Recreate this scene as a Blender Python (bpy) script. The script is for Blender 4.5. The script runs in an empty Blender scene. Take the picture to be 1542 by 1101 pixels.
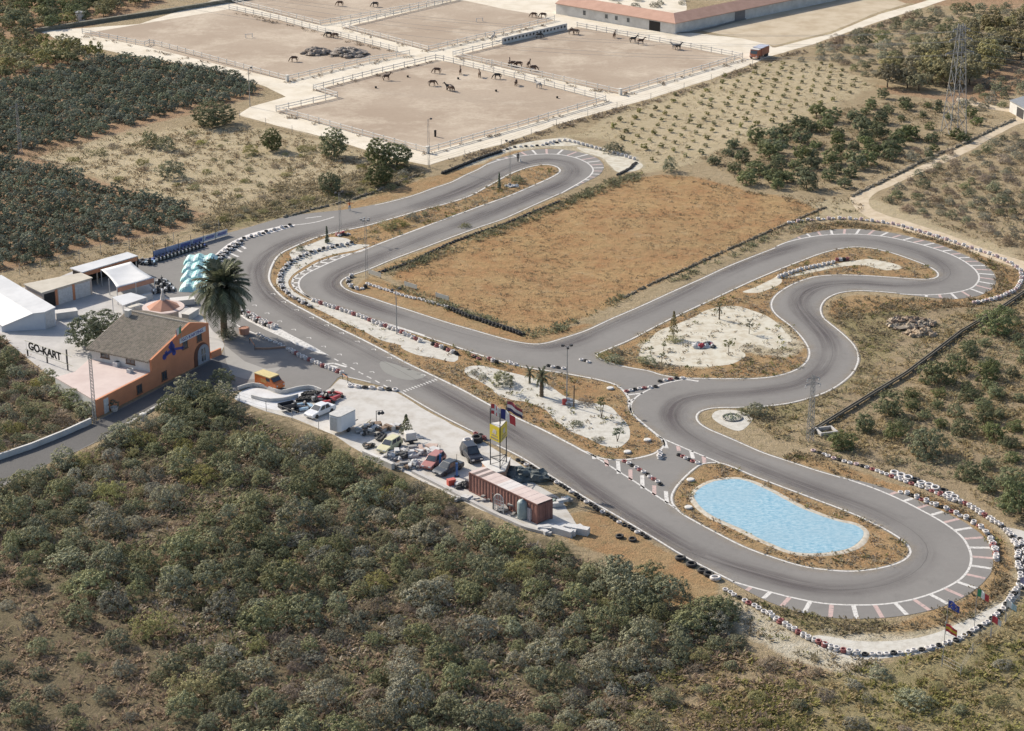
import bpy, bmesh, math, random
import numpy as np
from mathutils import Vector, Matrix, geometry

SC = bpy.context.scene
COL = SC.collection
R = math.radians
random.seed(7)
RNG = np.random.default_rng(11)

# ---------------------------------------------------------------- camera and survey
FPX, PITCH, CAMH = 3150.0, R(21.0), 105.0
def G(px, py, z=0.0):
    """where the line of sight through a photo pixel meets the height z"""
    dx = (px - 771.0) / FPX
    dy = -(py - 550.5) / FPX
    d = Vector((dx, math.cos(PITCH) + dy * math.sin(PITCH), -math.sin(PITCH) + dy * math.cos(PITCH)))
    t = (z - CAMH) / d.z
    return Vector((d.x * t, d.y * t, z))
def GP(pts, z=0.0):
    return [G(x, y, z) for x, y in pts]

cam_d = bpy.data.cameras.new('camera')
cam = bpy.data.objects.new('camera', cam_d); COL.objects.link(cam)
cam.location = (0, 0, CAMH)
cam.rotation_euler = (R(90) - PITCH, 0, 0)
cam_d.sensor_width = 36.0
cam_d.lens = FPX / 1542.0 * 36.0
cam_d.clip_start = 1.0
cam_d.clip_end = 9000.0
SC.camera = cam

# ---------------------------------------------------------------- light
SUN_EL, SUN_AZ = R(33.0), math.atan2(-0.79, 0.61)
w = bpy.data.worlds.new('World'); SC.world = w; w.use_nodes = True
nt = w.node_tree; nt.nodes.clear()
sky = nt.nodes.new('ShaderNodeTexSky'); sky.sky_type = 'NISHITA'; sky.sun_disc = False
sky.sun_elevation = SUN_EL; sky.sun_rotation = SUN_AZ % (2 * math.pi)
sky.air_density = 1.0; sky.dust_density = 2.0
bg = nt.nodes.new('ShaderNodeBackground'); bg.inputs[1].default_value = 0.128
wo = nt.nodes.new('ShaderNodeOutputWorld')
nt.links.new(sky.outputs[0], bg.inputs[0]); nt.links.new(bg.outputs[0], wo.inputs[0])
sd = bpy.data.lights.new('sun', 'SUN'); sd.energy = 4.7; sd.angle = R(0.55); sd.color = (1.0, 0.92, 0.79)
sun = bpy.data.objects.new('sun', sd); COL.objects.link(sun)
sv = Vector((math.sin(SUN_AZ) * math.cos(SUN_EL), math.cos(SUN_AZ) * math.cos(SUN_EL), math.sin(SUN_EL)))
sun.rotation_euler = sv.to_track_quat('Z', 'Y').to_euler(); sun.location = (-200, 400, 250)
SC.view_settings.view_transform = 'Standard'
SC.view_settings.look = 'None'
SC.view_settings.exposure = 0.28
SC.view_settings.gamma = 1.0
SC.render.engine = 'CYCLES'
SC.cycles.max_bounces = 4
SC.cycles.diffuse_bounces = 2
SC.cycles.glossy_bounces = 2
SC.cycles.transparent_max_bounces = 6

# ---------------------------------------------------------------- materials
def nodes(name):
    m = bpy.data.materials.new(name); m.use_nodes = True
    t = m.node_tree; b = t.nodes['Principled BSDF']
    return m, t, b
def N(t, kind, **kw):
    n = t.nodes.new(kind)
    for k, v in kw.items(): setattr(n, k, v)
    return n
def rgb(c): return (c[0], c[1], c[2], 1.0)
def mixc(t, fac, a, b, mode='MIX'):
    n = N(t, 'ShaderNodeMix', data_type='RGBA', blend_type=mode)
    for sock, v in ((n.inputs[0], fac), (n.inputs[6], a), (n.inputs[7], b)):
        if hasattr(v, 'is_output'): t.links.new(v, sock)
        elif isinstance(v, (int, float)): sock.default_value = v
        else: sock.default_value = rgb(v)
    return n.outputs[2]
def noise_n(t, co, scale, detail=4, rough=0.6, dim='3D'):
    n = N(t, 'ShaderNodeTexNoise'); n.inputs['Scale'].default_value = scale
    n.inputs['Detail'].default_value = detail; n.inputs['Roughness'].default_value = rough
    t.links.new(co, n.inputs['Vector'])
    return n.outputs['Fac']
def maprange(t, v, a, b, c=0.0, d=1.0, smooth=False):
    n = N(t, 'ShaderNodeMapRange'); n.clamp = True
    if smooth: n.interpolation_type = 'SMOOTHSTEP'
    t.links.new(v, n.inputs[0])
    for i, x in enumerate((a, b, c, d)): n.inputs[i + 1].default_value = x
    return n.outputs[0]
def mathn(t, op, a, b=0.0):
    n = N(t, 'ShaderNodeMath', operation=op)
    for s, v in ((n.inputs[0], a), (n.inputs[1], b)):
        if hasattr(v, 'is_output'): t.links.new(v, s)
        else: s.default_value = v
    return n.outputs[0]
def bump(t, b, h, strength, dist):
    n = N(t, 'ShaderNodeBump'); n.inputs['Strength'].default_value = strength; n.inputs['Distance'].default_value = dist
    t.links.new(h, n.inputs['Height']); t.links.new(n.outputs[0], b.inputs['Normal'])

def pm(name, c1, c2=None, scale=3.0, rough=0.7, bmp=0.0, metal=0.0, spec=0.4, lo=0.35, hi=0.65, rnd=0.0, coat=0.0):
    """plain procedural material: two tones mottled by noise, optional per-object variation"""
    m, t, b = nodes(name)
    co = N(t, 'ShaderNodeTexCoord').outputs['Object']
    if c2 is None: c2 = tuple(x * 0.78 for x in c1)
    f = maprange(t, noise_n(t, co, scale, 5, 0.65), lo, hi)
    c = mixc(t, f, c1, c2)
    if rnd:
        oi = N(t, 'ShaderNodeObjectInfo')
        hs = N(t, 'ShaderNodeHueSaturation')
        t.links.new(c, hs.inputs['Color'])
        t.links.new(maprange(t, oi.outputs['Random'], 0, 1, 1 - rnd, 1 + rnd), hs.inputs['Value'])
        c = hs.outputs[0]
    t.links.new(c, b.inputs['Base Color'])
    b.inputs['Roughness'].default_value = rough; b.inputs['Metallic'].default_value = metal
    b.inputs['Specular IOR Level'].default_value = spec
    if coat: b.inputs['Coat Weight'].default_value = coat
    if bmp: bump(t, b, noise_n(t, co, scale * 4, 4), bmp, 0.05)
    return m

def leafmat(name, dark, mid, light, trans=0.25, big=0.6, tipc=None):
    """foliage: every leaf its own tone, patches over the crown, every plant its own tone"""
    m, t, b = nodes(name)
    geo = N(t, 'ShaderNodeNewGeometry'); co = N(t, 'ShaderNodeTexCoord').outputs['Object']
    oi = N(t, 'ShaderNodeObjectInfo')
    f = mathn(t, 'ADD', mathn(t, 'MULTIPLY', geo.outputs['Random Per Island'], 0.55),
              mathn(t, 'MULTIPLY', noise_n(t, co, big, 3), 0.55))
    ramp = N(t, 'ShaderNodeValToRGB')
    cr = ramp.color_ramp; cr.elements[0].position = 0.2; cr.elements[0].color = rgb(dark)
    cr.elements[1].position = 0.85; cr.elements[1].color = rgb(light)
    e = cr.elements.new(0.52); e.color = rgb(mid)
    t.links.new(f, ramp.inputs[0])
    hs = N(t, 'ShaderNodeHueSaturation')
    t.links.new(ramp.outputs[0], hs.inputs['Color'])
    t.links.new(maprange(t, oi.outputs['Random'], 0, 1, 0.488, 0.512), hs.inputs['Hue'])
    rn = mathn(t, 'FRACT', mathn(t, 'MULTIPLY', oi.outputs['Random'], 7.31))
    t.links.new(maprange(t, rn, 0, 1, 0.72, 1.28), hs.inputs['Value'])
    rs = mathn(t, 'FRACT', mathn(t, 'MULTIPLY', oi.outputs['Random'], 13.7))
    t.links.new(maprange(t, rs, 0, 1, 0.75, 1.15), hs.inputs['Saturation'])
    t.links.new(hs.outputs[0], b.inputs['Base Color'])
    b.inputs['Roughness'].default_value = 0.8; b.inputs['Specular IOR Level'].default_value = 0.08
    tr = N(t, 'ShaderNodeBsdfTranslucent'); t.links.new(hs.outputs[0], tr.inputs[0])
    mx = N(t, 'ShaderNodeMixShader'); mx.inputs[0].default_value = trans
    t.links.new(b.outputs[0], mx.inputs[1]); t.links.new(tr.outputs[0], mx.inputs[2])
    t.links.new(mx.outputs[0], t.nodes['Material Output'].inputs[0])
    return m

M = {}
def flat(name, c, rough=0.6, **kw):
    if name not in M: M[name] = pm(name, c, rough=rough, **kw)
    return M[name]

# ---------------------------------------------------------------- objects
def tag(o, label=None, cat=None, group=None, kind=None):
    if label: o['label'] = label
    if cat: o['category'] = cat
    if group: o['group'] = group
    if kind: o['kind'] = kind
    return o
def empty(name, loc, rz=0.0, label=None, cat=None, group=None):
    o = bpy.data.objects.new(name, None); COL.objects.link(o)
    o.location = loc; o.rotation_euler = (0, 0, rz); o.empty_display_size = 0.3
    return tag(o, label, cat, group)
def link(name, me, parent=None, loc=None, rot=None, scale=None):
    o = bpy.data.objects.new(name, me); COL.objects.link(o)
    if parent is not None: o.parent = parent
    if loc is not None: o.location = loc
    if rot is not None: o.rotation_euler = rot
    if scale is not None: o.scale = scale
    return o
def copy_tree(o, parent=None):
    c = o.copy(); COL.objects.link(c)
    if parent is not None: c.parent = parent
    for ch in list(o.children): copy_tree(ch, c)
    return c
def mesh_np(name, verts, faces, mat, smooth=False, matidx=None):
    """fast mesh from numpy arrays, faces an (n,k) array"""
    me = bpy.data.meshes.new(name)
    verts = np.asarray(verts, dtype=np.float32); faces = np.asarray(faces, dtype=np.int32)
    n, k = faces.shape
    me.vertices.add(len(verts)); me.vertices.foreach_set('co', verts.ravel())
    me.loops.add(n * k); me.loops.foreach_set('vertex_index', faces.ravel())
    me.polygons.add(n)
    me.polygons.foreach_set('loop_start', np.arange(0, n * k, k, dtype=np.int32))
    if smooth: me.polygons.foreach_set('use_smooth', np.ones(n, dtype=bool))
    for m in (mat if isinstance(mat, (list, tuple)) else [mat]): me.materials.append(m)
    if matidx is not None: me.polygons.foreach_set('material_index', np.asarray(matidx, dtype=np.int32))
    me.update(calc_edges=True)
    return me

class MB:
    """collects shapes; build() links them as ONE mesh object"""
    def __init__(s): s.v = []; s.f = []; s.mi = []
    def add(s, vs, fs, mi=0, M4=None):
        o = len(s.v)
        s.v += [tuple(M4 @ Vector(v)) if M4 else tuple(v) for v in vs]
        for f in fs: s.f.append(tuple(o + i for i in f)); s.mi.append(mi)
        return s
    def box(s, c, d, rz=0.0, mi=0, M4=None):
        x, y, z = d[0] / 2, d[1] / 2, d[2] / 2
        vs = [(-x, -y, -z), (x, -y, -z), (x, y, -z), (-x, y, -z), (-x, -y, z), (x, -y, z), (x, y, z), (-x, y, z)]
        m = Matrix.Translation(c) @ Matrix.Rotation(rz, 4, 'Z')
        if M4: m = M4 @ m
        return s.add(vs, [(3, 2, 1, 0), (4, 5, 6, 7), (0, 1, 5, 4), (1, 2, 6, 5), (2, 3, 7, 6), (3, 0, 4, 7)], mi, m)
    def hexa(s, lo, hi, mi=0):
        """two matching polygons (counter clockwise from above) joined by walls"""
        n = len(lo)
        fs = [tuple(reversed(range(n))), tuple(range(n, 2 * n))] + [(i, (i + 1) % n, n + (i + 1) % n, n + i) for i in range(n)]
        return s.add(list(lo) + list(hi), fs, mi)
    def prism(s, poly, z0, z1, mi=0):
        a = sum(poly[i][0] * poly[(i + 1) % len(poly)][1] - poly[(i + 1) % len(poly)][0] * poly[i][1] for i in range(len(poly)))
        if a < 0: poly = list(reversed(poly))
        return s.hexa([(p[0], p[1], z0) for p in poly], [(p[0], p[1], z1) for p in poly], mi)
    def tube(s, a, b, r0, r1=None, n=6, mi=0, cap=True):
        a, b = Vector(a), Vector(b); r1 = r0 if r1 is None else r1
        d = (b - a)
        if d.length < 1e-6: return s
        q = d.to_track_quat('Z', 'Y')
        vs = []
        for p, r in ((a, r0), (b, r1)):
            for i in range(n):
                t = 2 * math.pi * i / n
                vs.append(p + q @ Vector((math.cos(t) * r, math.sin(t) * r, 0)))
        fs = [(i, (i + 1) % n, n + (i + 1) % n, n + i) for i in range(n)]
        if cap: fs += [tuple(reversed(range(n))), tuple(range(n, 2 * n))]
        return s.add(vs, fs, mi)
    def path(s, pts, r, n=6, mi=0):
        for a, b in zip(pts[:-1], pts[1:]): s.tube(a, b, r, None, n, mi)
        return s
    def lathe(s, prof, n=16, c=(0, 0, 0), mi=0, M4=None):
        """profile of (radius, height)"""
        vs = []; fs = []
        for r, z in prof:
            for i in range(n):
                t = 2 * math.pi * i / n
                vs.append((c[0] + r * math.cos(t), c[1] + r * math.sin(t), c[2] + z))
        for j in range(len(prof) - 1):
            for i in range(n):
                k = (i + 1) % n
                fs.append((j * n + i, j * n + k, (j + 1) * n + k, (j + 1) * n + i))
        if prof[0][0] > 1e-4: fs.append(tuple(reversed(range(n))))
        if prof[-1][0] > 1e-4: fs.append(tuple(range((len(prof) - 1) * n, len(prof) * n)))
        return s.add(vs, fs, mi, M4)
    def blob(s, c, r, seed=0, mi=0, nu=10, nv=7, amp=0.25):
        rr = random.Random(seed); vs = []; fs = []
        for j in range(nv):
            ph = math.pi * (j + 0.02) / (nv - 0.96)
            for i in range(nu):
                t = 2 * math.pi * i / nu
                k = 1 + amp * (rr.random() * 2 - 1)
                vs.append((c[0] + r[0] * k * math.sin(ph) * math.cos(t), c[1] + r[1] * k * math.sin(ph) * math.sin(t), c[2] + r[2] * k * math.cos(ph)))
        for j in range(nv - 1):
            for i in range(nu):
                k = (i + 1) % nu
                fs.append(((j + 1) * nu + i, (j + 1) * nu + k, j * nu + k, j * nu + i))
        return s.add(vs, fs, mi)
    def mesh(s, name, mats, smooth=False, origin=None):
        me = bpy.data.meshes.new(name)
        o = Vector(origin) if origin is not None else Vector((0, 0, 0))
        me.from_pydata([(v[0] - o.x, v[1] - o.y, v[2] - o.z) for v in s.v], [], s.f)
        for m in (mats if isinstance(mats, (list, tuple)) else [mats]): me.materials.append(m)
        for p, i in zip(me.polygons, s.mi): p.material_index = i; p.use_smooth = smooth
        me.update()
        return me
    def build(s, name, mats, parent=None, smooth=False, world=True, bevel=0.0):
        """world=True: the shapes were given in world coordinates; the object's origin goes to its base (or its parent)"""
        if parent is not None:
            me = s.mesh(name, mats, smooth, parent.location if world else None)
            o = link(name, me, parent)
        else:
            xs = [v[0] for v in s.v]; ys = [v[1] for v in s.v]; zs = [v[2] for v in s.v]
            c = Vector(((min(xs) + max(xs)) / 2, (min(ys) + max(ys)) / 2, min(zs))) if world else Vector((0, 0, 0))
            me = s.mesh(name, mats, smooth, c)
            o = link(name, me, None, c)
        if bevel:
            bv = o.modifiers.new('bevel', 'BEVEL'); bv.width = bevel; bv.segments = 2; bv.limit_method = 'ANGLE'
        return o

# ---------------------------------------------------------------- curves and polygons
def catmull(pts, closed=True, step=0.8):
    P = np.array([(p[0], p[1]) for p in pts], float); n = len(P); out = []
    rng = range(n if closed else n - 1)
    for i in rng:
        if closed: a, b, c, d = P[(i - 1) % n], P[i], P[(i + 1) % n], P[(i + 2) % n]
        else: a, b, c, d = P[max(i - 1, 0)], P[i], P[i + 1], P[min(i + 2, n - 1)]
        k = max(1, int(np.linalg.norm(c - b) / step))
        # centripetal parametrisation keeps uneven points from looping
        t0 = 0.0; t1 = t0 + max(np.linalg.norm(b - a), 1e-3) ** 0.5; t2 = t1 + max(np.linalg.norm(c - b), 1e-3) ** 0.5
        t3 = t2 + max(np.linalg.norm(d - c), 1e-3) ** 0.5
        for j in range(k):
            t = t1 + (t2 - t1) * j / k
            A1 = (t1 - t) / (t1 - t0) * a + (t - t0) / (t1 - t0) * b
            A2 = (t2 - t) / (t2 - t1) * b + (t - t1) / (t2 - t1) * c
            A3 = (t3 - t) / (t3 - t2) * c + (t - t2) / (t3 - t2) * d
            B1 = (t2 - t) / (t2 - t0) * A1 + (t - t0) / (t2 - t0) * A2
            B2 = (t3 - t) / (t3 - t1) * A2 + (t - t1) / (t3 - t1) * A3
            out.append((t2 - t) / (t2 - t1) * B1 + (t - t1) / (t2 - t1) * B2)
    if not closed: out.append(P[-1])
    return np.array(out)
def resample(P, step, closed=False):
    P = np.asarray(P, float)
    if closed: P = np.vstack([P, P[:1]])
    d = np.concatenate([[0], np.cumsum(np.linalg.norm(np.diff(P, axis=0), axis=1))])
    n = max(2, int(round(d[-1] / step)) + 1)
    s = np.linspace(0, d[-1], n)
    return np.stack([np.interp(s, d, P[:, 0]), np.interp(s, d, P[:, 1])], 1)
def offset(P, dist, closed=False):
    P = np.asarray(P, float)
    if closed: T = np.roll(P, -1, 0) - np.roll(P, 1, 0)
    else: T = np.gradient(P, axis=0)
    T /= np.maximum(np.linalg.norm(T, axis=1, keepdims=True), 1e-9)
    return P + np.stack([-T[:, 1], T[:, 0]], 1) * dist       # to the left of travel
def area(P):
    P = np.asarray(P); x, y = P[:, 0], P[:, 1]
    return 0.5 * np.sum(x * np.roll(y, -1) - np.roll(x, -1) * y)
def inside(P, Q):
    """which of the points P lie in polygon Q"""
    Q = np.asarray(Q, float); P = np.asarray(P, float); r = np.zeros(len(P), bool)
    A, B = Q, np.roll(Q, -1, 0); dy = np.where(B[:, 1] == A[:, 1], 1e-12, B[:, 1] - A[:, 1])
    for s in range(0, len(P), 4000):
        x, y = P[s:s + 4000, 0][:, None], P[s:s + 4000, 1][:, None]
        c = ((A[:, 1] > y) != (B[:, 1] > y)) & (x < (B[:, 0] - A[:, 0]) * (y - A[:, 1]) / dy + A[:, 0])
        r[s:s + 4000] = (c.sum(1) % 2) == 1
    return r
def sdist(P, Q):
    Q = np.asarray(Q, float); d = np.full(len(P), 1e9)
    for i in range(len(Q)):
        a, b = Q[i], Q[(i + 1) % len(Q)]; ab = b - a
        t = np.clip(((P - a) @ ab) / max(ab @ ab, 1e-9), 0, 1)
        d = np.minimum(d, np.linalg.norm(P - (a + t[:, None] * ab), axis=1))
    return np.where(inside(P, Q), d, -d)
def W(px): return np.array([(p.x, p.y) for p in GP(px)])
def wob(P, amp, wl=3.0, seed=0):
    """ragged natural edge"""
    if not amp: return P
    rr = np.random.default_rng(seed); n = len(P)
    h = np.zeros(n); s = np.arange(n)
    for k, a in ((1.0, 0.5), (2.3, 0.3), (5.1, 0.25)):
        m = max(3, int(n * k / (wl * 4)))
        ctrl = rr.uniform(-1, 1, m); ctrl = np.append(ctrl, ctrl[0])
        h += a * np.interp(s, np.linspace(0, n, m + 1), ctrl)
    return offset(P, 1.0, True) * 0 + P + (offset(P, 1.0, True) - P) * (h * amp)[:, None]
def sheet_mesh(name, loops, z, mat):
    vl = [[Vector((p[0], p[1], 0)) for p in L] for L in loops]
    tris = geometry.tessellate_polygon(vl)
    V = [(p[0], p[1], z) for L in loops for p in L]
    F = []
    for a, b, c in tris:
        u = (V[b][0] - V[a][0]) * (V[c][1] - V[a][1]) - (V[b][1] - V[a][1]) * (V[c][0] - V[a][0])
        if abs(u) < 1e-9: continue
        F.append((a, b, c) if u > 0 else (a, c, b))
    return mesh_np(name, V, F, mat)
def sheet(name, px, z, mat, smooth=True, jit=0.0, step=0.8, seed=0, holes=()):
    P = W(px)
    P = catmull(P, True, step) if smooth else resample(P, step, True)[:-1]
    P = wob(P, jit, 3.0, seed)
    o = link(name, sheet_mesh(name, [P] + list(holes), z, mat))
    tag(o, kind='structure')
    return o
def strip_geo(P, wd, z, vs, fs, closed=False):
    L = offset(P, wd / 2, closed); Rr = offset(P, -wd / 2, closed); o = len(vs)
    for a, b in zip(L, Rr): vs.append((a[0], a[1], z)); vs.append((b[0], b[1], z))
    n = len(P)
    for i in range(n if closed else n - 1):
        j = (i + 1) % n
        fs.append((o + 2 * i, o + 2 * i + 1, o + 2 * j + 1, o + 2 * j))
# ================================================================ GROUND, TRACK, ROADS
OUTER = [ # (points, kind of painted edge)
 ('line', [(714,653),(673,632.6),(640,614.5),(597,589)]),
 ('line', [(556,577),(513,567)]),
 ('none', [(505,574),(495,585),(484,591),(466,586),(447,588),(423,593),(398,584.5),(379,582.5),(362,588),(346,590),(330,592),
           (300,596),(261,600),(225,622),(190,643),(120,678),(60,704),(-15,738),(-15,694),(22,684),(80,659),(138,640),(150,632),(230,590),(318,542),(331,536),(338,520),(333,508),(322,500),(300,470),(268,455),(238,441),(224,428),(207,398),(212,390),(230,388),(285,369),(340,352)]),
 ('none', [(358,347),(376,342),(403,334),(432,326.5),(465,321.5),(495,318.5),(526,315)]),
 ('line', [(563,308.6),(592,302),(624,293),(650,283.5),(677,274.5),(700,263),(716,256),(730,248)]),
 ('none', [(747,240),(770,233.5),(793,227),(826,224.5),(856,226.5),(885,232.5),(900,239),(908,247),(909,254),(902,263.7),(885,273),(865,283)]),
 ('line', [(844,292.5),(805,310),(758,331),(727,341.5),(684.5,357),(638,374.5),(590,392.5),(553,408),(530,415.5),(518.5,421.5),(515.4,427),(520,433),(531.5,439),(561,448),(580,454.6),(619,467),(671.4,484),(716,497),(751,507),(784,515),(809.6,517.5),(825,515),(848.5,508),(880,497.5),(918,480),(964.5,460),(1007,440.5),(1054,419.5),(1094,401),(1134,385),(1165,373)]),
 ('none', [(1187,363),(1212,353),(1239,347.3),(1284,345),(1320,347.5),(1358.6,354),(1409.5,367),(1454.5,385),(1484.4,400),(1498,414),(1499.4,426),(1490.4,438),(1469.5,446.5),(1433.5,450.7),(1397.6,448)]),
 ('line', [(1350,442.5),(1320,440),(1290,439),(1266,442),(1248,450),(1239.5,461),(1239,470),(1243,479),(1256,490),(1272,503),(1288,519),(1295,534),(1295,545),(1287,562),(1266.5,580),(1245,592),(1227.6,598.5),(1188.7,608.6),(1142,614),(1110,615),(1073.5,616),(1058,620),(1052,626.8),(1055,636),(1068,645),(1089,654),(1120,667.5),(1151,681),(1190,694),(1229,707),(1267,718)]),
 ('none', [(1316,730),(1358.7,744),(1397.7,761),(1436.6,778),(1462,793),(1481,808.4),(1493,828),(1495.5,847),(1493,861),(1479.4,878.5),(1462,893),(1448,901.5),(1413,916),(1366.5,926.6),(1320,931.4),(1271,932),(1233,928),(1194,919.5),(1161,908),(1132,894)]),
 ('line', [(1103,878),(1069.5,861),(1045,848.5),(1019,834),(983,812),(926,778),(881,752),(828.6,719),(780,688.5),(745,671)]),
]
ISL = {
 'upper': [(408,421.5),(412,400),(424.5,382.6),(444,372.5),(471,361),(494.6,353.4),(523.7,347),(553,340.7),(599.6,327.5),(645,314.5),(676.7,306.5),(708,296),(747,275),(774,260.7),(803,251),(822.6,248.5),(836,251.5),(841,258),(830,266),(803,278.5),(764,295),(719.5,311),(657,334),(608.6,352),(558.8,371),(539,379),(510,384.5),(481,393.5),(459.5,405.5),(443,416),(437.7,425),(441,433.5),(453.7,443),(471,452),
            (510,465),(544,476.5),(590,492),(648,511),(687,524),(716,534),(740,541.5),(766,549),(800,556),(840,562),(879,569),(904,574),(923.7,580),(937,590),(944,601.5),(944.5,612),(951,625),(966.5,639.5),(984,653.5),(995,663),(995.5,673),(984,681.7),(965,687.5),(939.5,691.4),(912,690.5),(889,682.7),(858,666.5),(819,646.5),(780,628.5),(743,611),(697,586),(658,567),(615,546.5),(580,527.5),(548,511),(515,495),(466.5,469.6),(433,451),(418,437.5)],
 'pool': [(1082,698.5),(1060,699.5),(1048,707),(1033,720.6),(1020,736),(1014.5,750),(1018,761.5),(1031,774),(1052,786),(1079.6,801),(1126,824),(1170.7,840),(1213.5,852.4),(1252,857.5),(1281,859),(1310,856.5),(1339,850.5),(1358.7,842.4),(1367.5,832.7),(1364.5,823),(1349,809.5),(1320,793),(1281,774.5),(1229,754.5),(1180,736),(1130,717),(1100,704)],
 'center': [(901,535),(916,544.5),(949,553),(976,557.5),(1001.5,565),(1031,568.5),(1050,569),(1093,569.5),(1139.6,569),(1168,565.5),(1194,557.5),(1210,546.5),(1216,532),(1209.4,515),(1188.7,492),(1166,474),(1159,462),(1161,451),(1173,438.5),(1200,424),(1229.8,415.5),(1259.7,413.5),(1304.7,414.5),(1349.6,417.5),(1394.5,420),(1408,417.5),(1409.5,411),(1397.6,402.5),(1367.6,390.5),(1337.6,380.5),(1307.7,374),(1284,373),(1248.4,379.5),(1204.6,395),(1138.5,422),(1072,453),(1006,484),(949,513.5),(915,528)],
}
RUMBLE = [ # inner white line of a run-off band, stripes are laid between it and the asphalt's edge
 [(733,248),(752,241.5),(778,236),(817,232.3),(840,232.8),(865,237.4),(884,245.5),(893,255),(889.5,263.7),(876,273.5),(859.5,283),(845,291.5)],
 [(1170,371),(1185,365),(1215,358),(1248,353.7),(1290,353),(1328.6,356),(1364.6,363),(1403.5,373.4),(1439.5,387),(1463.5,402),(1473.5,414),(1472.4,425),(1460.5,435),(1433.5,441.5),(1394.6,444.5),(1355,443)],
 [(1270,720),(1314,735),(1351,750.5),(1386,768),(1423,789),(1448,808.4),(1460,828),(1462.5,843.4),(1458,859),(1446,872.6),(1427,884),(1405,893.5),(1370.4,904),(1329.5,910.3),(1290.6,911.5),(1242,909.3),(1194,900.5),(1155,890.5),(1120,881),(1103,876)],
 [(558,372),(537,379.5),(510,390),(485,401),(463,411.8),(451.5,421.5),(450,431),(456,441),(470,451)],
]
# ---- white bits are worn; asphalt carries long faint streaks and patches
def asphalt_mat(name, c1, c2, c3):
    m, t, b = nodes(name)
    co = N(t, 'ShaderNodeTexCoord').outputs['Object']
    f1 = maprange(t, noise_n(t, co, 0.09, 5, 0.6), 0.35, 0.65)
    f2 = maprange(t, noise_n(t, co, 1.3, 6, 0.7), 0.3, 0.7)
    f3 = maprange(t, noise_n(t, co, 0.35, 6, 0.7), 0.56, 0.7)
    c = mixc(t, f1, c1, c2); c = mixc(t, mathn(t, 'MULTIPLY', f2, 0.35), c, c3)
    c = mixc(t, mathn(t, 'MULTIPLY', f3, 0.35), c, tuple(x * 0.62 for x in c1))
    v = N(t, 'ShaderNodeTexNoise'); v.inputs['Scale'].default_value = 18.0; v.inputs['Detail'].default_value = 3
    t.links.new(co, v.inputs['Vector'])
    c = mixc(t, mathn(t, 'MULTIPLY', maprange(t, v.outputs['Fac'], 0.35, 0.7), 0.22), c, (0.3, 0.29, 0.28))
    t.links.new(c, b.inputs['Base Color']); b.inputs['Roughness'].default_value = 0.85
    b.inputs['Specular IOR Level'].default_value = 0.25
    bump(t, b, v.outputs['Fac'], 0.3, 0.02)
    return m
M['asphalt'] = asphalt_mat('asphalt', (0.208, 0.197, 0.186), (0.174, 0.165, 0.157), (0.246, 0.233, 0.22))
def paint_mat(name, c, worn=(0.24, 0.22, 0.21), amt=0.55):
    m, t, b = nodes(name)
    co = N(t, 'ShaderNodeTexCoord').outputs['Object']
    f = maprange(t, noise_n(t, co, 2.5, 6, 0.75), amt, amt + 0.15)
    t.links.new(mixc(t, f, c, worn), b.inputs['Base Color']); b.inputs['Roughness'].default_value = 0.7
    return m
M['white_paint'] = paint_mat('white_paint', (0.62, 0.6, 0.57), (0.25, 0.235, 0.225), 0.5)
M['pink_paint'] = paint_mat('faded_red_paint', (0.5, 0.36, 0.33), amt=0.5)
M['kerb_paint'] = paint_mat('kerb_paint', (0.66, 0.63, 0.61), (0.4, 0.36, 0.33), 0.57)
M['gravel'] = pm('white_gravel', (0.54, 0.52, 0.47), (0.39, 0.36, 0.31), 1.1, 0.95, 0.6, lo=0.42, hi=0.75)
M['chalk'] = pm('chalky_dirt', (0.55, 0.52, 0.44), (0.4, 0.34, 0.25), 0.7, 0.95, 0.5, lo=0.42, hi=0.72)
M['yard_gravel'] = pm('yard_gravel', (0.52, 0.5, 0.47), (0.38, 0.345, 0.3), 0.35, 0.95, 0.5, lo=0.44, hi=0.72)
M['pale_road'] = pm('pale_road', (0.66, 0.6, 0.5), (0.53, 0.46, 0.355), 0.22, 0.95, 0.3, lo=0.42, hi=0.75)
M['dirt_path'] = pm('dirt_path', (0.55, 0.46, 0.34), (0.42, 0.33, 0.22), 0.6, 0.95, 0.4, lo=0.4, hi=0.7)
M['concrete'] = pm('concrete', (0.5, 0.48, 0.46), (0.4, 0.385, 0.37), 0.35, 0.85, 0.2)
M['white_floor'] = pm('white_floor', (0.66, 0.66, 0.67), (0.54, 0.54, 0.55), 0.5, 0.8, 0.1)

def paddock_mat():
    m, t, b = nodes('paddock_sand')
    co = N(t, 'ShaderNodeTexCoord').outputs['Object']
    c = mixc(t, maprange(t, noise_n(t, co, 0.045, 5, 0.6), 0.38, 0.62), (0.385, 0.308, 0.235), (0.325, 0.25, 0.185))
    c = mixc(t, maprange(t, noise_n(t, co, 0.07, 9, 0.75), 0.48, 0.64), c, (0.49, 0.41, 0.32))
    c = mixc(t, mathn(t, 'MULTIPLY', maprange(t, noise_n(t, co, 1.2, 6, 0.8), 0.45, 0.7), 0.5), c, (0.27, 0.21, 0.15))
    t.links.new(c, b.inputs['Base Color']); b.inputs['Roughness'].default_value = 0.95
    return m
M['paddock'] = paddock_mat()

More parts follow.
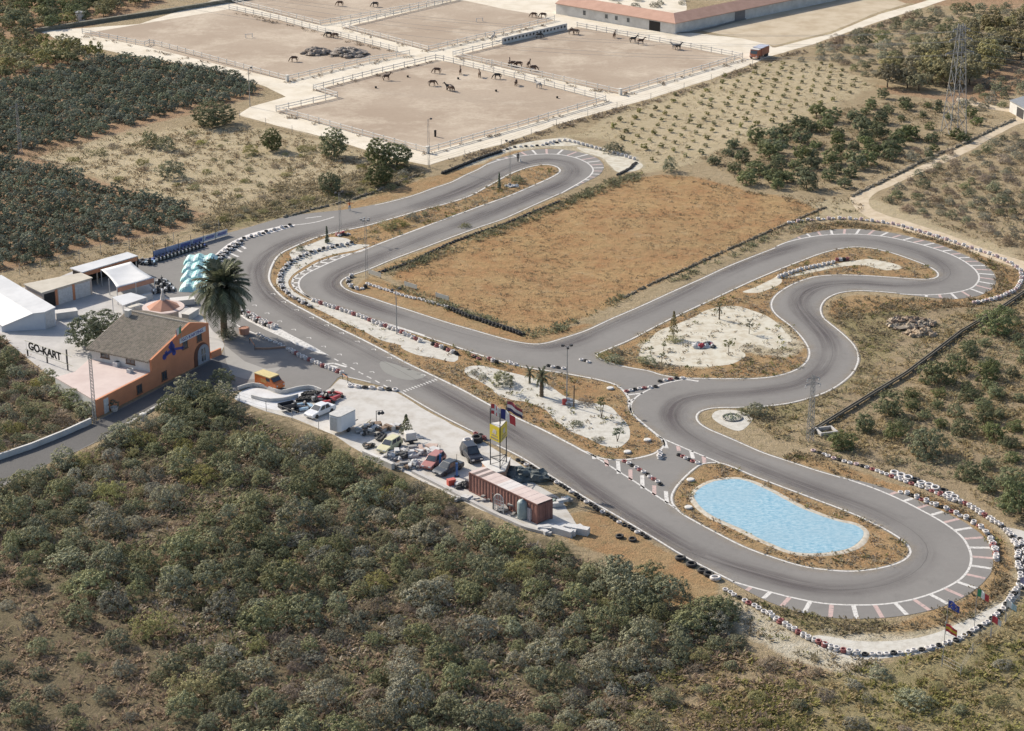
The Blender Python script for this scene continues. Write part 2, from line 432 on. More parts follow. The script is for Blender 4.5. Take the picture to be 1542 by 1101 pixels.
# ---------------------------------------------------------------- the ground sheet
REG = { # soft regions of soil and dry grass, one mask each
 'orange': [ISL['upper'], ISL['pool'], ISL['center'],
   [(505,322),(563,307),(624,292),(677,274),(716,255),(747,239),(793,226),(780,221),(725,239),(670,262),(640,268),(600,283),(560,296),(520,308)],
   [(597,394),(684,360),(758,335),(844,296),(852,297),(800,322),(760,342),(690,368),(610,398),(575,412),(552,412)],
   [(1200,352),(1284,343),(1358,350),(1454,381),(1500,410),(1503,430),(1470,449),(1400,452),(1290,444),(1255,452),(1244,470),(1260,485),(1310,470),(1400,466),(1480,461),(1530,440),(1535,410),(1450,372),(1350,343),(1280,333),(1220,338)],
   [(1390,756),(1462,788),(1497,835),(1497,865),(1450,905),(1370,932),(1335,948),(1400,950),(1470,925),(1512,890),(1525,850),(1510,810),(1450,765),(1380,738),(1300,712),(1200,680),(1180,690),(1260,715),(1316,731)],
   [(850,775),(900,768),(1000,828),(1080,878),(1075,900),(1030,925),(980,890),(930,850),(880,825),(845,808)],
   [(525,441),(600,464),(690,494),(760,511),(800,518),(830,515),(900,488),(880,486),(800,503),(700,470),(600,432),(560,415)]],
 'golden': [[(585,412),(640,388),(720,357),(840,309),(905,285),(950,268),(1000,262),(1060,268),(1130,288),(1200,300),(1238,318),(1180,340),(1080,385),(945,446),(860,487),(805,502),(760,487),(700,466),(620,440)]],
 'chalk': [[(1080,905),(1116,908),(1160,930),(1215,965),(1290,986),(1330,992),(1320,1020),(1260,1012),(1180,990),(1120,955)],
   [(1240,945),(1290,952),(1360,958),(1420,945),(1500,905),(1515,912),(1470,955),(1390,985),(1290,992),(1235,975)],
   [(960,520),(1035,482),(1110,460),(1180,490),(1212,520),(1190,540),(1120,530),(1060,555),(980,550)],
   [(1500,790),(1545,800),(1545,890),(1530,870),(1533,830)],
   [(660,262),(700,245),(760,224),(850,206),(960,236),(970,252),(930,262),(905,238),(830,222),(770,228),(720,248)]],
 'scrub': [[(-40,745),(60,710),(190,655),(262,612),(335,592),(360,612),(430,636),(505,664),(548,690),(620,716),(700,757),(780,800),(850,818),(900,850),(960,890),(1000,910),(1090,945),(1130,980),(1060,1010),(1000,1101),(940,1160),(-60,1160)],
   [(-40,500),(0,505),(45,548),(85,580),(140,632),(80,656),(-40,690)]],
 'green': [[(290,350),(340,320),(430,300),(520,290),(560,270),(610,245),(640,262),(600,285),(520,305),(430,324),(340,348)],
   [(1000,1101),(1100,1040),(1250,1010),(1330,995),(1480,950),(1542,905),(1600,900),(1600,1160),(980,1160)],
   [(600,398),(690,367),(760,342),(850,300),(940,262),(970,262),(850,312),(760,352),(680,384),(600,412)],
   [(1240,480),(1262,470),(1330,455),(1400,465),(1350,520),(1310,560),(1250,600),(1180,640),(1120,640),(1130,618),(1230,600),(1300,550),(1290,515)],
   [(690,372),(780,345),(850,335),(905,350),(880,395),(800,415),(720,410)],
   [(1110,900),(1180,915),(1250,932),(1330,935),(1330,955),(1240,958),(1160,930)]],
 'pale': [[(905,180),(985,150),(1075,120),(1150,92),(1240,92),(1325,130),(1240,165),(1130,208),(1040,250),(965,262),(930,215),(860,205)],
   [(1040,38),(1120,15),(1200,-10),(1330,-10),(1370,5),(1320,22),(1250,52),(1165,70),(1100,58)],
   [(40,225),(150,210),(300,190),(410,195),(480,210),(560,235),(600,250),(560,268),(430,290),(330,320),(250,300),(130,262),(40,240)],
   [(1205,300),(1330,300),(1420,340),(1542,385),(1600,400),(1600,430),(1542,410),(1420,362),(1330,332),(1230,325)]],
 'red': [[(-40,85),(200,85),(345,110),(400,135),(370,150),(300,170),(190,195),(60,235),(-40,250)],
   [(-40,236),(60,240),(160,275),(310,322),(280,345),(150,370),(-40,420)],
   [(-40,-60),(255,-60),(250,5),(110,48),(-40,100)],
   [(1320,128),(1420,146),(1560,75),(1600,40),(1600,110),(1480,160),(1430,152),(1330,140)],
   [(1150,-40),(1600,-40),(1600,8),(1490,15),(1400,6),(1330,4),(1200,-2)]],
 'meadow': [[(-40,690),(-40,1160),(300,1160),(260,1050),(200,960),(110,880),(0,830)],
   [(900,1000),(1050,985),(1130,985),(1250,1010),(1180,1101),(1150,1160),(850,1160)],
   [(1300,480),(1542,380),(1600,360),(1600,800),(1542,800),(1450,750),(1320,700),(1230,660)]],
}
def ground_mat(names):
    m, t, b = nodes('dry_ground')
    co = N(t, 'ShaderNodeTexCoord').outputs['Object']
    n1 = noise_n(t, co, 0.16, 6, 0.68); n2 = noise_n(t, co, 0.9, 6, 0.72); n3 = noise_n(t, co, 0.035, 4, 0.5); n4 = noise_n(t, co, 4.0, 4, 0.7)
    def two(c1, c2, c3):
        c = mixc(t, maprange(t, n1, 0.38, 0.62), c1, c2)
        return mixc(t, mathn(t, 'MULTIPLY', maprange(t, n2, 0.45, 0.7), 0.7), c, c3)
    pal = {
     'orange': two((0.36, 0.2, 0.095), (0.37, 0.25, 0.13), (0.22, 0.165, 0.085)),
     'golden': two((0.35, 0.19, 0.092), (0.42, 0.28, 0.14), (0.235, 0.17, 0.08)),
     'chalk': two((0.58, 0.54, 0.45), (0.46, 0.4, 0.29), (0.3, 0.25, 0.16)),
     'scrub': two((0.125, 0.105, 0.066), (0.16, 0.13, 0.084), (0.09, 0.082, 0.047)),
     'green': two((0.235, 0.21, 0.105), (0.29, 0.235, 0.13), (0.15, 0.145, 0.065)),
     'pale': two((0.49, 0.41, 0.285), (0.45, 0.37, 0.245), (0.39, 0.335, 0.19)),
     'red': two((0.33, 0.205, 0.125), (0.36, 0.24, 0.155), (0.25, 0.16, 0.095)),
     'meadow': two((0.3, 0.23, 0.15), (0.36, 0.28, 0.185), (0.21, 0.165, 0.095)),
    }
    base = two((0.34, 0.265, 0.17), (0.39, 0.31, 0.205), (0.235, 0.19, 0.105))
    jit = mathn(t, 'ADD', mathn(t, 'MULTIPLY', mathn(t, 'SUBTRACT', n1, 0.5), 0.9), mathn(t, 'MULTIPLY', mathn(t, 'SUBTRACT', n2, 0.5), 0.7))
    c = base
    order = ['pale', 'meadow', 'red', 'green', 'golden', 'scrub', 'orange', 'chalk']
    for i, nm in enumerate(names):
        if i % 3 == 0:
            a = N(t, 'ShaderNodeAttribute', attribute_name='soil_%d' % (i // 3)); s = N(t, 'ShaderNodeSeparateColor')
            t.links.new(a.outputs['Color'], s.inputs[0])
        pal[nm + '_m'] = s.outputs[i % 3]
    for nm in order:
        f = maprange(t, mathn(t, 'ADD', pal[nm + '_m'], jit), 0.38, 0.62, smooth=True)
        f = mathn(t, 'MULTIPLY', f, 0.85 if nm in ('orange', 'green', 'meadow') else 0.95)
        c = mixc(t, f, c, pal[nm])
    c = mixc(t, mathn(t, 'MULTIPLY', maprange(t, n3, 0.35, 0.65), 0.16), c, (0.16, 0.13, 0.08))
    c = mixc(t, mathn(t, 'MULTIPLY', maprange(t, n4, 0.5, 0.75), 0.35), c, (0.14, 0.115, 0.065))
    n5 = noise_n(t, co, 0.55, 9, 0.78); n6 = noise_n(t, co, 0.3, 9, 0.8); n7 = noise_n(t, co, 1.7, 6, 0.75)
    calm = mathn(t, 'SUBTRACT', 1.0, mathn(t, 'MAXIMUM', mathn(t, 'MULTIPLY', pal['golden_m'], 0.5), mathn(t, 'MULTIPLY', pal['pale_m'], 0.65)))
    c = mixc(t, mathn(t, 'MULTIPLY', maprange(t, n5, 0.53, 0.62), mathn(t, 'MULTIPLY', calm, 0.5)), c, (0.155, 0.135, 0.072))
    c = mixc(t, mathn(t, 'MULTIPLY', maprange(t, n6, 0.54, 0.66), 0.4), c, (0.43, 0.35, 0.23))
    c = mixc(t, mathn(t, 'MULTIPLY', maprange(t, n7, 0.56, 0.68), mathn(t, 'MULTIPLY', calm, 0.55)), c, (0.12, 0.1, 0.06))
    t.links.new(c, b.inputs['Base Color']); b.inputs['Roughness'].default_value = 1.0
    b.inputs['Specular IOR Level'].default_value = 0.1
    bump(t, b, mathn(t, 'ADD', n2, mathn(t, 'MULTIPLY', n4, 0.5)), 0.9, 0.35)
    return m
names = list(REG)
M['ground'] = ground_mat(names)
xs = np.arange(-190, 191, 1.1); ys = np.arange(130, 800, 1.1)
gx, gy = np.meshgrid(xs, ys); PG = np.stack([gx.ravel(), gy.ravel()], 1)
nx, ny = len(xs), len(ys)
ii = (np.arange(ny - 1)[:, None] * nx + np.arange(nx - 1)[None, :]).ravel()
me = mesh_np('ground', np.column_stack([PG, np.zeros(len(PG))]), np.stack([ii, ii + 1, ii + nx + 1, ii + nx], 1), M['ground'])
soft = {'orange': 1.6, 'golden': 3.0, 'chalk': 2.0, 'scrub': 5.0, 'green': 6.0, 'pale': 6.0, 'red': 4.0, 'meadow': 7.0}
lay = np.zeros((3, len(PG), 4), np.float32); lay[:, :, 3] = 1
for i, nm in enumerate(names):
    mk = np.zeros(len(PG))
    for q in REG[nm]:
        Q = W(q); lo, hi = Q.min(0) - 20, Q.max(0) + 20
        sel = np.where((PG[:, 0] > lo[0]) & (PG[:, 0] < hi[0]) & (PG[:, 1] > lo[1]) & (PG[:, 1] < hi[1]))[0]
        if len(sel): mk[sel] = np.maximum(mk[sel], np.clip(0.5 + sdist(PG[sel], Q) / (2 * soft[nm]), 0, 1))
    lay[i // 3, :, i % 3] = mk
for k in range(3):
    at = me.color_attributes.new('soil_%d' % k, 'FLOAT_COLOR', 'POINT'); at.data.foreach_set('color', lay[k].ravel())
tag(link('ground', me), kind='structure')
# the land goes on beyond the surveyed sheet
mb = MB()
for x0, x1, y0, y1 in ((-4000, 4000, 798, 6000), (-4000, 4000, -3000, 131), (-4000, -189, 131, 798), (189, 4000, 131, 798)):
    mb.add([(x0, y0, -0.05), (x1, y0, -0.05), (x1, y1, -0.05), (x0, y1, -0.05)], [(0, 1, 2, 3)])
tag(mb.build('far_land', M['ground']), kind='structure')

# ---------------------------------------------------------------- track
pts = []; seg_ix = []
for kind, p in OUTER: seg_ix.append((kind, len(pts), len(pts) + len(p))); pts += p
Wp = W(pts)
OUTC = catmull(Wp, True, 0.7)
isl = {k: catmull(W(v), True, 0.7) for k, v in ISL.items()}
ASPH = [OUTC] + list(isl.values())
tag(link('asphalt_track', sheet_mesh('asphalt_track', ASPH, 0.03, M['asphalt'])), kind='structure')
def on_asphalt(P):
    r = inside(P, OUTC)
    for q in isl.values(): r &= ~inside(P, q)
    return r
pv, pf = [], []
ZP = 0.036
sgn = 1 if area(OUTC) > 0 else -1
for (kind, a, b) in seg_ix:
    if kind == 'line':
        P = resample(catmull(Wp[a:b], False, 0.7), 0.8)
        strip_geo(offset(P, 0.3 * sgn), 0.22, ZP, pv, pf)
for k, q in isl.items():
    s = 1 if area(q) > 0 else -1
    if k == 'upper':   # its south edge along the inner loop carries only a thin line
        strip_geo(offset(resample(q, 0.8, True)[:-1], -0.28 * s, True), 0.3, ZP, pv, pf, True)
    else: strip_geo(offset(resample(q, 0.8, True)[:-1], -0.28 * s, True), 0.24, ZP, pv, pf, True)
for r in RUMBLE: strip_geo(resample(catmull(W(r), False, 0.7), 0.8), 0.28, ZP, pv, pf)
for r in ([(883,680),(950,722),(1017,765.5)], [(988,656.5),(1035,677),(1082,696.5)], [(640,505.6),(590,489.5),(544,476),(505,463.5)],
          [(1028,572),(1000,578),(975,588),(958,598.5),(951,607),(949,616),(952,625)],
          [(446,339),(475,335),(503,327)], [(460,329),(484,326)],
          [(345,482),(366,495),(390,505)]):
    strip_geo(resample(catmull(W(r), False, 0.7), 0.8), 0.26, ZP, pv, pf)
# dashes of the pit exit and grid slots
for i in range(8):
    a = np.array((503 + i * 12.4, 540.5 + i * 6.6)); strip_geo(W([a, a + (6.5, 3.6)]), 0.22, ZP, pv, pf)
for a, b in (((484,549),(503,547.5)), ((503,547.5),(522,553)), ((497,551),(509,553.5))):
    strip_geo(W([a, b]), 0.45, ZP, pv, pf)
slots = [(411,443),(427,455),(446.5,467),(469,478.5),(491.5,490),(514.5,502),(538,514.5),(562.5,526.5),(586.5,539),(637,565),
         (383,460),(402,472),(421,484),(442,496.5),(465,509),(487,522),(511,534),(535,547.5),(560,560.5),(585,573.5)]
for x, y in slots: strip_geo(W([(x - 3.5, y), (x + 2.5, y - 0.6), (x + 3.2, y + 1.4)]), 0.16, ZP, pv, pf)
tag(link('white_lines', mesh_np('white_lines', pv, pf, M['white_paint'])), kind='structure')
# start line: bars laid along the direction of travel
sv_, sf_ = [], []
for k in range(2):
    pass
for i in range(13):
    f = i / 12.0; a = np.array((605 + 51 * f, 590.5 - 18.5 * f)); strip_geo(W([a + (-2.0, -1.1), a + (2.2, 1.2)]), 0.2, ZP, sv_, sf_)
tag(link('start_line', mesh_np('start_line', sv_, sf_, M['white_paint'])), kind='structure')

# ---- run-off stripes, white and faded red by turns
wv, wf, rv, rf = [], [], [], []
def band_stripes(line, step, wd, lean, skip=0, last=1.0, alt=True):
    P = resample(catmull(W(line), False, 0.5), step)
    T = np.gradient(P, axis=0); T /= np.linalg.norm(T, axis=1, keepdims=True)
    for i, (p, tt) in enumerate(zip(P, T)):
        if i < skip or i > last * len(P): continue
        for side in (1, -1):
            nrm = np.array((-tt[1], tt[0])) * side; d = nrm + tt * lean; d /= np.linalg.norm(d)
            if side != band_side: continue
            ks = np.arange(0.15, 6.2, 0.15); ok = on_asphalt(p + d * ks[:, None])
            k = ks[np.argmin(ok)] if not ok.all() else 9.0
            if 0.7 < k < 5.5:
                a, b = p + d * 0.15, p + d * (k - 0.15)
                if alt and i % 2: strip_geo(np.array([a, b]), wd, ZP, rv, rf)
                else: strip_geo(np.array([a, b]), wd, ZP, wv, wf)
band_side = 1;  band_stripes(RUMBLE[0], 2.0, 0.42, 0.0, 2)
band_side = 1;  band_stripes(RUMBLE[1], 2.05, 0.42, 0.25, 1)
band_side = 1;  band_stripes(RUMBLE[2], 2.3, 0.5, 0.0, 3)
band_side = -1; band_stripes(RUMBLE[3], 2.2, 0.5, 0.2, 2, 0.95, False)
for a, b, k in ((((894.6,687),(894.7,691.5),0)), ((912,692.5),(914.5,702.5),1), ((930.5,695),(931.8,714),0), ((949.3,707),(949.5,723.5),1), ((967,716),(967.6,736),0),
                ((985.2,731.5),(985.2,746),1), ((1002.6,740),(1004.6,758.5),0), ((999.8,662.5),(1003.8,675.5),0), ((1021,672),(1022.4,679.5),1), ((1041,679.5),(1043.6,691),0), ((1059.5,687.5),(1061,697.5),1)):
    strip_geo(W([a, b]), 0.5, ZP, *( (rv, rf) if k else (wv, wf)))
for a, b in (((944,595),(968,592.5)), ((946,606),(954,601.5)), ((1031,571.5),(1052,574.5))): strip_geo(W([a, b]), 0.4, ZP, wv, wf)
# first bend: five bars inside the tyres
for a, b in (((334,393),(350,400)), ((337,384.5),(353,392)), ((344.5,381),(359,387)), ((354,374.5),(364,380)), ((362,369),(370,375))): strip_geo(W([a, b]), 0.45, ZP, wv, wf)
tag(link('run_off_stripes', mesh_np('run_off_stripes', wv, wf, M['white_paint'])), kind='structure')
tag(link('faded_red_stripes', mesh_np('faded_red_stripes', rv, rf, M['pink_paint'])), kind='structure')
sheet('pit_divider_paint', [(446,338.5),(430,339.5),(400,346),(372,354),(345,367),(326,382),(316,394),(306,409),(316,412),(329,400),(340,384),(352,372),(372,361),(403,352.5),(430,345)], ZP, M['kerb_paint'], True, 0.1)
sheet('pit_wall_paint', [(357,464),(372,470),(410,489),(445,508),(470,521),(498,536.5),(478,532),(445,519),(420,506),(395,494.5),(372,483),(360,474)], ZP, M['white_paint'], False, 0.1)

# ---- rubber laid down along the racing line
def rubber_mat():
    m, t, b = nodes('rubbered_asphalt')
    co = N(t, 'ShaderNodeTexCoord').outputs['Object']
    at = N(t, 'ShaderNodeAttribute', attribute_name='across')
    fall = maprange(t, at.outputs['Fac'], 0.0, 1.0, 0.0, 1.0, True)
    al = N(t, 'ShaderNodeAttribute', attribute_name='along'); cx = N(t, 'ShaderNodeCombineXYZ')
    t.links.new(mathn(t, 'MULTIPLY', al.outputs['Fac'], 0.06), cx.inputs[0]); t.links.new(mathn(t, 'MULTIPLY', at2 := N(t, 'ShaderNodeAttribute', attribute_name='lateral').outputs['Fac'], 1.6), cx.inputs[1])
    n = mathn(t, 'MULTIPLY', maprange(t, noise_n(t, cx.outputs[0], 1.0, 6, 0.7), 0.3, 0.6), maprange(t, noise_n(t, co, 0.03, 3, 0.6), 0.36, 0.56, .15, 1))
    b.inputs['Base Color'].default_value = (0.09, 0.07, 0.072, 1); b.inputs['Roughness'].default_value = 0.65
    tr = N(t, 'ShaderNodeBsdfTransparent'); mx = N(t, 'ShaderNodeMixShader')
    t.links.new(mathn(t, 'MULTIPLY', mathn(t, 'MULTIPLY', fall, n), 0.66), mx.inputs[0])
    t.links.new(tr.outputs[0], mx.inputs[1]); t.links.new(b.outputs[0], mx.inputs[2])
    t.links.new(mx.outputs[0], t.nodes['Material Output'].inputs[0])
    return m
M['rubber'] = rubber_mat()
LINE = [(1040,830),(900,745),(790,665),(680,600),(560,533),(470,487),(420,458),(394,430),(390,405),(402,386),(430,368),(480,350),(560,330),(650,304),(720,276),(770,252),(820,241),(853,245),(864,256),(856,270),(820,287),(760,312),(680,343),(600,374),(550,395),(512,412),(500,428),(510,441),(545,456),(620,481),(700,505),(770,520),(820,524),(855,518),(920,490),(1010,450),(1110,402),(1190,374),(1250,362),(1310,363),(1370,376),(1418,397),(1428,413),(1410,425),(1360,430),(1290,426),(1235,430),(1208,444),(1205,462),(1222,483),(1245,510),(1250,535),(1235,560),(1200,580),(1140,590),(1080,594),(1030,603),(1012,622),(1020,642),(1060,670),(1130,700),(1220,735),(1310,768),(1370,800),(1392,825),(1385,850),(1350,873),(1290,886),(1220,884),(1140,864),(1080,845)]
P = resample(catmull(W(LINE), True, 1.0), 2.0, True)[:-1]
Vv, Ff, Ac, Al, La = [], [], [], [], []
offs = (-2.6, -1.3, 0.0, 1.3, 2.6)
rows = [offset(P, o, True) for o in offs]
n = len(P)
for i in range(n):
    for j, o in enumerate(offs): Vv.append((rows[j][i][0], rows[j][i][1], 0.033)); Ac.append(1 - abs(o) / 2.6); Al.append(i * 2.0); La.append(o)
for i in range(n):
    k = (i + 1) % n
    for j in range(4): Ff.append((i * 5 + j, k * 5 + j, k * 5 + j + 1, i * 5 + j + 1))
me = mesh_np('tyre_marks', Vv, np.array(Ff)[:, ::-1], M['rubber'])
at = me.attributes.new('across', 'FLOAT', 'POINT'); at.data.foreach_set('value', np.array(Ac, np.float32))
for nm_, ar_ in (('along', Al), ('lateral', La)): at = me.attributes.new(nm_, 'FLOAT', 'POINT'); at.data.foreach_set('value', np.array(ar_, np.float32))
tag(link('tyre_marks', me), kind='structure')

# ---- dust blown in along the edges, and the paving joint down the middle
def dust_mat():
    m, t, b = nodes('edge_dust')
    co = N(t, 'ShaderNodeTexCoord').outputs['Object']; at = N(t, 'ShaderNodeAttribute', attribute_name='across')
    n = maprange(t, noise_n(t, co, 0.35, 7, 0.75), 0.4, 0.66)
    b.inputs['Base Color'].default_value = (0.4, 0.33, 0.24, 1); b.inputs['Roughness'].default_value = 0.95
    tr = N(t, 'ShaderNodeBsdfTransparent'); mx = N(t, 'ShaderNodeMixShader')
    t.links.new(mathn(t, 'MULTIPLY', mathn(t, 'MULTIPLY', mathn(t, 'POWER', at.outputs['Fac'], 1.5), n), 0.75), mx.inputs[0])
    t.links.new(tr.outputs[0], mx.inputs[1]); t.links.new(b.outputs[0], mx.inputs[2]); t.links.new(mx.outputs[0], t.nodes['Material Output'].inputs[0])
    return m
dv, df, da = [], [], []
def dust(P, s, wd, closed):
    A, B = offset(P, .02 * s, closed), offset(P, wd * s, closed); o = len(dv); n = len(P)
    for a, b in zip(A, B): dv.extend([(a[0], a[1], .0335), (b[0], b[1], .0335)]); da.extend([1, 0])
    for i in range(n if closed else n - 1):
        j = (i + 1) % n; f = (o + 2 * i, o + 2 * j, o + 2 * j + 1, o + 2 * i + 1); df.append(f if s > 0 else f[::-1])
for k, q in isl.items(): dust(resample(q, 1.0, True)[:-1], -1 if area(q) > 0 else 1, 1.7, True)
for (kind, a, b) in seg_ix:
    if b - a > 3 and kind == 'line': dust(resample(catmull(Wp[a:b], False, .7), 1.0), sgn, 1.7, False)
me = mesh_np('edge_dust', dv, df, dust_mat()); at = me.attributes.new('across', 'FLOAT', 'POINT'); at.data.foreach_set('value', np.array(da, np.float32))
tag(link('edge_dust', me), kind='structure')
jv, jf = [], []
CL = resample(catmull(W(LINE), True, 1.0), 2.0, True)[:-1]; strip_geo(offset(CL, .35, True), .05, .0345, jv, jf, True)
tag(link('paving_joint', mesh_np('paving_joint', jv, jf, pm('joint_tar', (.09, .085, .08), rough=.8))), kind='structure')

# ---------------------------------------------------------------- beds, roads, yards
sheet('gravel_bed', [(416,424),(424,410),(431,398),(440,390),(436,382),(444,374.5),(468,367),(497,357),(524,360),(532,368),(556,369),(537,376.5),(508,382),(478,391),(456,403),(440,414),(434,424),(437.5,435),(451,445),(471,454),(510,467.5),(544,479),(590,495),(640,511),(662,521),(640,527),(600,519),(575,513),(548,499),(515,484),(480,467),(450,452),(428,440)], 0.012, M['gravel'], True, 0.25, seed=1)
sheet('gravel_bed', [(603,521),(630,516),(665,525),(690,537),(684,545),(655,540),(625,534)], 0.016, M['gravel'], True, 0.3, seed=8)
sheet('gravel_bed', [(700,553),(720,550),(755,556.7),(778,562.6),(811.5,572),(833,584),(852.4,597.6),(880,606),(914,611),(931.4,625),(944,637),(949,648),(947,664),(930,675),(904.5,670),(893,664),(877,656),(858,648.6),(845,637),(834.5,631),(825,619),(813.5,613),(790,605),(774.6,603.4),(751,595.6),(737.6,584),(720,573),(700.6,564.5)], 0.012, M['gravel'], True, 0.45, seed=2)
sheet('gravel_bed', [(960,538),(968,519),(991.8,497),(1034.6,483),(1073.5,465),(1108.5,462),(1149.5,475),(1182,497),(1194,511),(1171,526),(1140,520),(1116,523),(1125,536),(1103,547),(1061,552.5),(1024,551),(988,547.5)], 0.012, M['chalk'], True, 0.7, seed=3)
sheet('gravel_bed', [(1118,440),(1135,434),(1160,422),(1172,416),(1176,424),(1160,434),(1138,441)], 0.012, M['chalk'], True, 0.3, seed=4)
sheet('gravel_bed', [(1180,419),(1225,405),(1256,398),(1284,393),(1310,390),(1345,397),(1358,404),(1335,407),(1300,400),(1262,403),(1225,410)], 0.012, M['chalk'], True, 0.4, seed=5)
sheet('gravel_bed', [(1071.5,627),(1083,617.8),(1112,618.5),(1132,627),(1128,640),(1112,649),(1089,641)], 0.012, M['gravel'], True, 0.25, seed=6)
sheet('gravel_bed', [(1225,958),(1290,965),(1358,965),(1407,955),(1442,941),(1491,918),(1514,904),(1524,888),(1536,890),(1530,905),(1516,918),(1493,937),(1466,955),(1436,970),(1398,982),(1339,990),(1290,993),(1250,982),(1225,968)], 0.012, M['gravel'], True, 0.3, seed=7)
sheet('gravel_bed', [(870,222),(905,228),(955,241),(968,249),(958,257),(932,259),(920,250),(905,237),(880,229)], 0.012, M['chalk'], True, 0.2, seed=9)
sheet('gravel_bed', [(668,260),(700,246),(745,229),(790,215),(850,208),(880,217),(850,220),(800,221),(755,232),(705,249)], 0.012, M['chalk'], True, 0.2, seed=10)
sheet('gravel_path', [(1513,793),(1530,796),(1560,805),(1600,830),(1600,900),(1542,880),(1536,860),(1534,830),(1524,808)], 0.012, M['yard_gravel'], True, 0.3, seed=12)
sheet('yard_gravel', [(500,584),(513,571),(530,577),(560,583),(597,592),(640,617.5),(673,635.5),(700,650),(727,664),(745,676),(770,690),(790,705),(800,725),(840,750),(870,790),(862,812),(800,797),(720,765),(660,735),(600,707),(545,682),(505,655),(440,630),(400,620),(352,602),(362,590),(379,583.5),(398,585.5),(423,594),(447,589),(466,587),(484,592)], 0.010, M['yard_gravel'], False, 0.35, seed=13)
sheet('white_floor', [(354,600),(362,591),(379,584.5),(398,586.5),(423,595),(447,590),(466,588),(482,592),(470,596),(450,600),(440,620),(420,618),(395,614)], 0.016, M['white_floor'], True, 0.1, seed=14)
sheet('concrete_yard', [(-20,496),(0,505),(45,543),(84,574),(112,560),(142,536),(230,560),(318,542),(331,536),(338,520),(333,508),(322,500),(300,470),(268,455),(238,441),(224,428),(207,398),(120,404),(60,430),(-20,440)], 0.020, M['concrete'], False, 0.1, seed=15)
sheet('dirt_road', [(60,47),(130,42),(210,36),(335,-4),(345,-40),(1030,-40),(1034,20),(1025,48),(1110,57),(1150,61),(1165,72),(1253,51),(1323,22),(1375,7),(1401,-1),(1440,-25),(1480,-20),(1417,3),(1350,24),(1287,45),(1220,68),(1157,86),(1133,96.5),(1071,119.5),(980,148.5),(929,162),(838,187.5),(755,218),(669,241),(646,249),(601,241),(484,206),(358,173),(376,161),(432,146),(400,131),(337,109),(233,88.5),(181,80.5),(88,60)], 0.008, M['pale_road'], False, 0.35, seed=16)
sheet('dirt_path', [(1283,297),(1330,276),(1400,243),(1453,219),(1500,194),(1531,178),(1524,170),(1490,164),(1440,152),(1442,147),(1495,158),(1532,166),(1545,176),(1600,168),(1600,182),(1545,184),(1500,205),(1455,230),(1402,254),(1350,277),(1312,297),(1312,312),(1330,322),(1365,333),(1430,354),(1490,377),(1545,395),(1600,415),(1600,428),(1542,408),(1480,386),(1420,364),(1360,345),(1315,331),(1290,315)], 0.008, M['dirt_path'], True, 0.4, seed=17)

sheet('asphalt_road', [(-15,737),(60,703),(120,677),(190,642),(225,621),(261,599),(300,595),(330,591),(346,588),(340,566),(333,546),(318,543),(230,591.5),(150,633),(138,641),(80,660),(22,685),(-15,695)], 0.034, asphalt_mat('shaded_asphalt', (0.1, 0.096, 0.093), (0.08, 0.077, 0.075), (0.135, 0.13, 0.125)), False, 0.1, seed=40)  # newer asphalt, colour darkened further for the shade of parapet and clubhouse
sheet('asphalt_patch', [(338,521),(352,532),(368,545),(400,556),(425,553),(405,570),(372,572),(350,566),(341,545)], 0.035, asphalt_mat('pale_asphalt', (0.34, 0.325, 0.3), (0.29, 0.277, 0.26), (0.38, 0.36, 0.34)), False, 0.15, seed=41)
sheet('asphalt_patch', [(575,545),(618,556),(640,566),(618,572),(580,560)], 0.0335, asphalt_mat('greenish_asphalt', (0.25, 0.247, 0.225), (0.22, 0.217, 0.2), (0.29, 0.28, 0.26)), True, 0.3, seed=42)
PAD = [
 [(124,51),(218,70),(432,122),(500,106),(556,93),(617,83),(598,78),(490,50),(420,30),(345,14)],
 [(345,4),(482,38),(588,19),(686,0),(690,-45),(330,-45)],
 [(515,42),(645,77),(745,53),(835,31),(795,20),(760,14),(700,1),(690,0)],
 [(416,168),(508,147),(472,136),(656,90),(668,92),(790,121),(912,152),(780,192),(643,230)],
 [(682,85),(757,66),(869,41),(913,49),(1010,67),(1118,88),(1030,114),(934,142),(800,112)],
]
for i, q in enumerate(PAD): sheet('paddock_ground', q, 0.014, M['paddock'], False, 0.25, seed=20 + i)
sheet('paddock_ground', [(1032,42),(1120,15),(1190,-5),(1330,-8),(1365,6),(1318,20),(1250,48),(1165,69),(1110,56)], 0.014, pm('sandy_yard', (.5, .42, .31), (.4, .32, .22), .16, .95, .3, lo=.4, hi=.65), False, 0.4, seed=30)

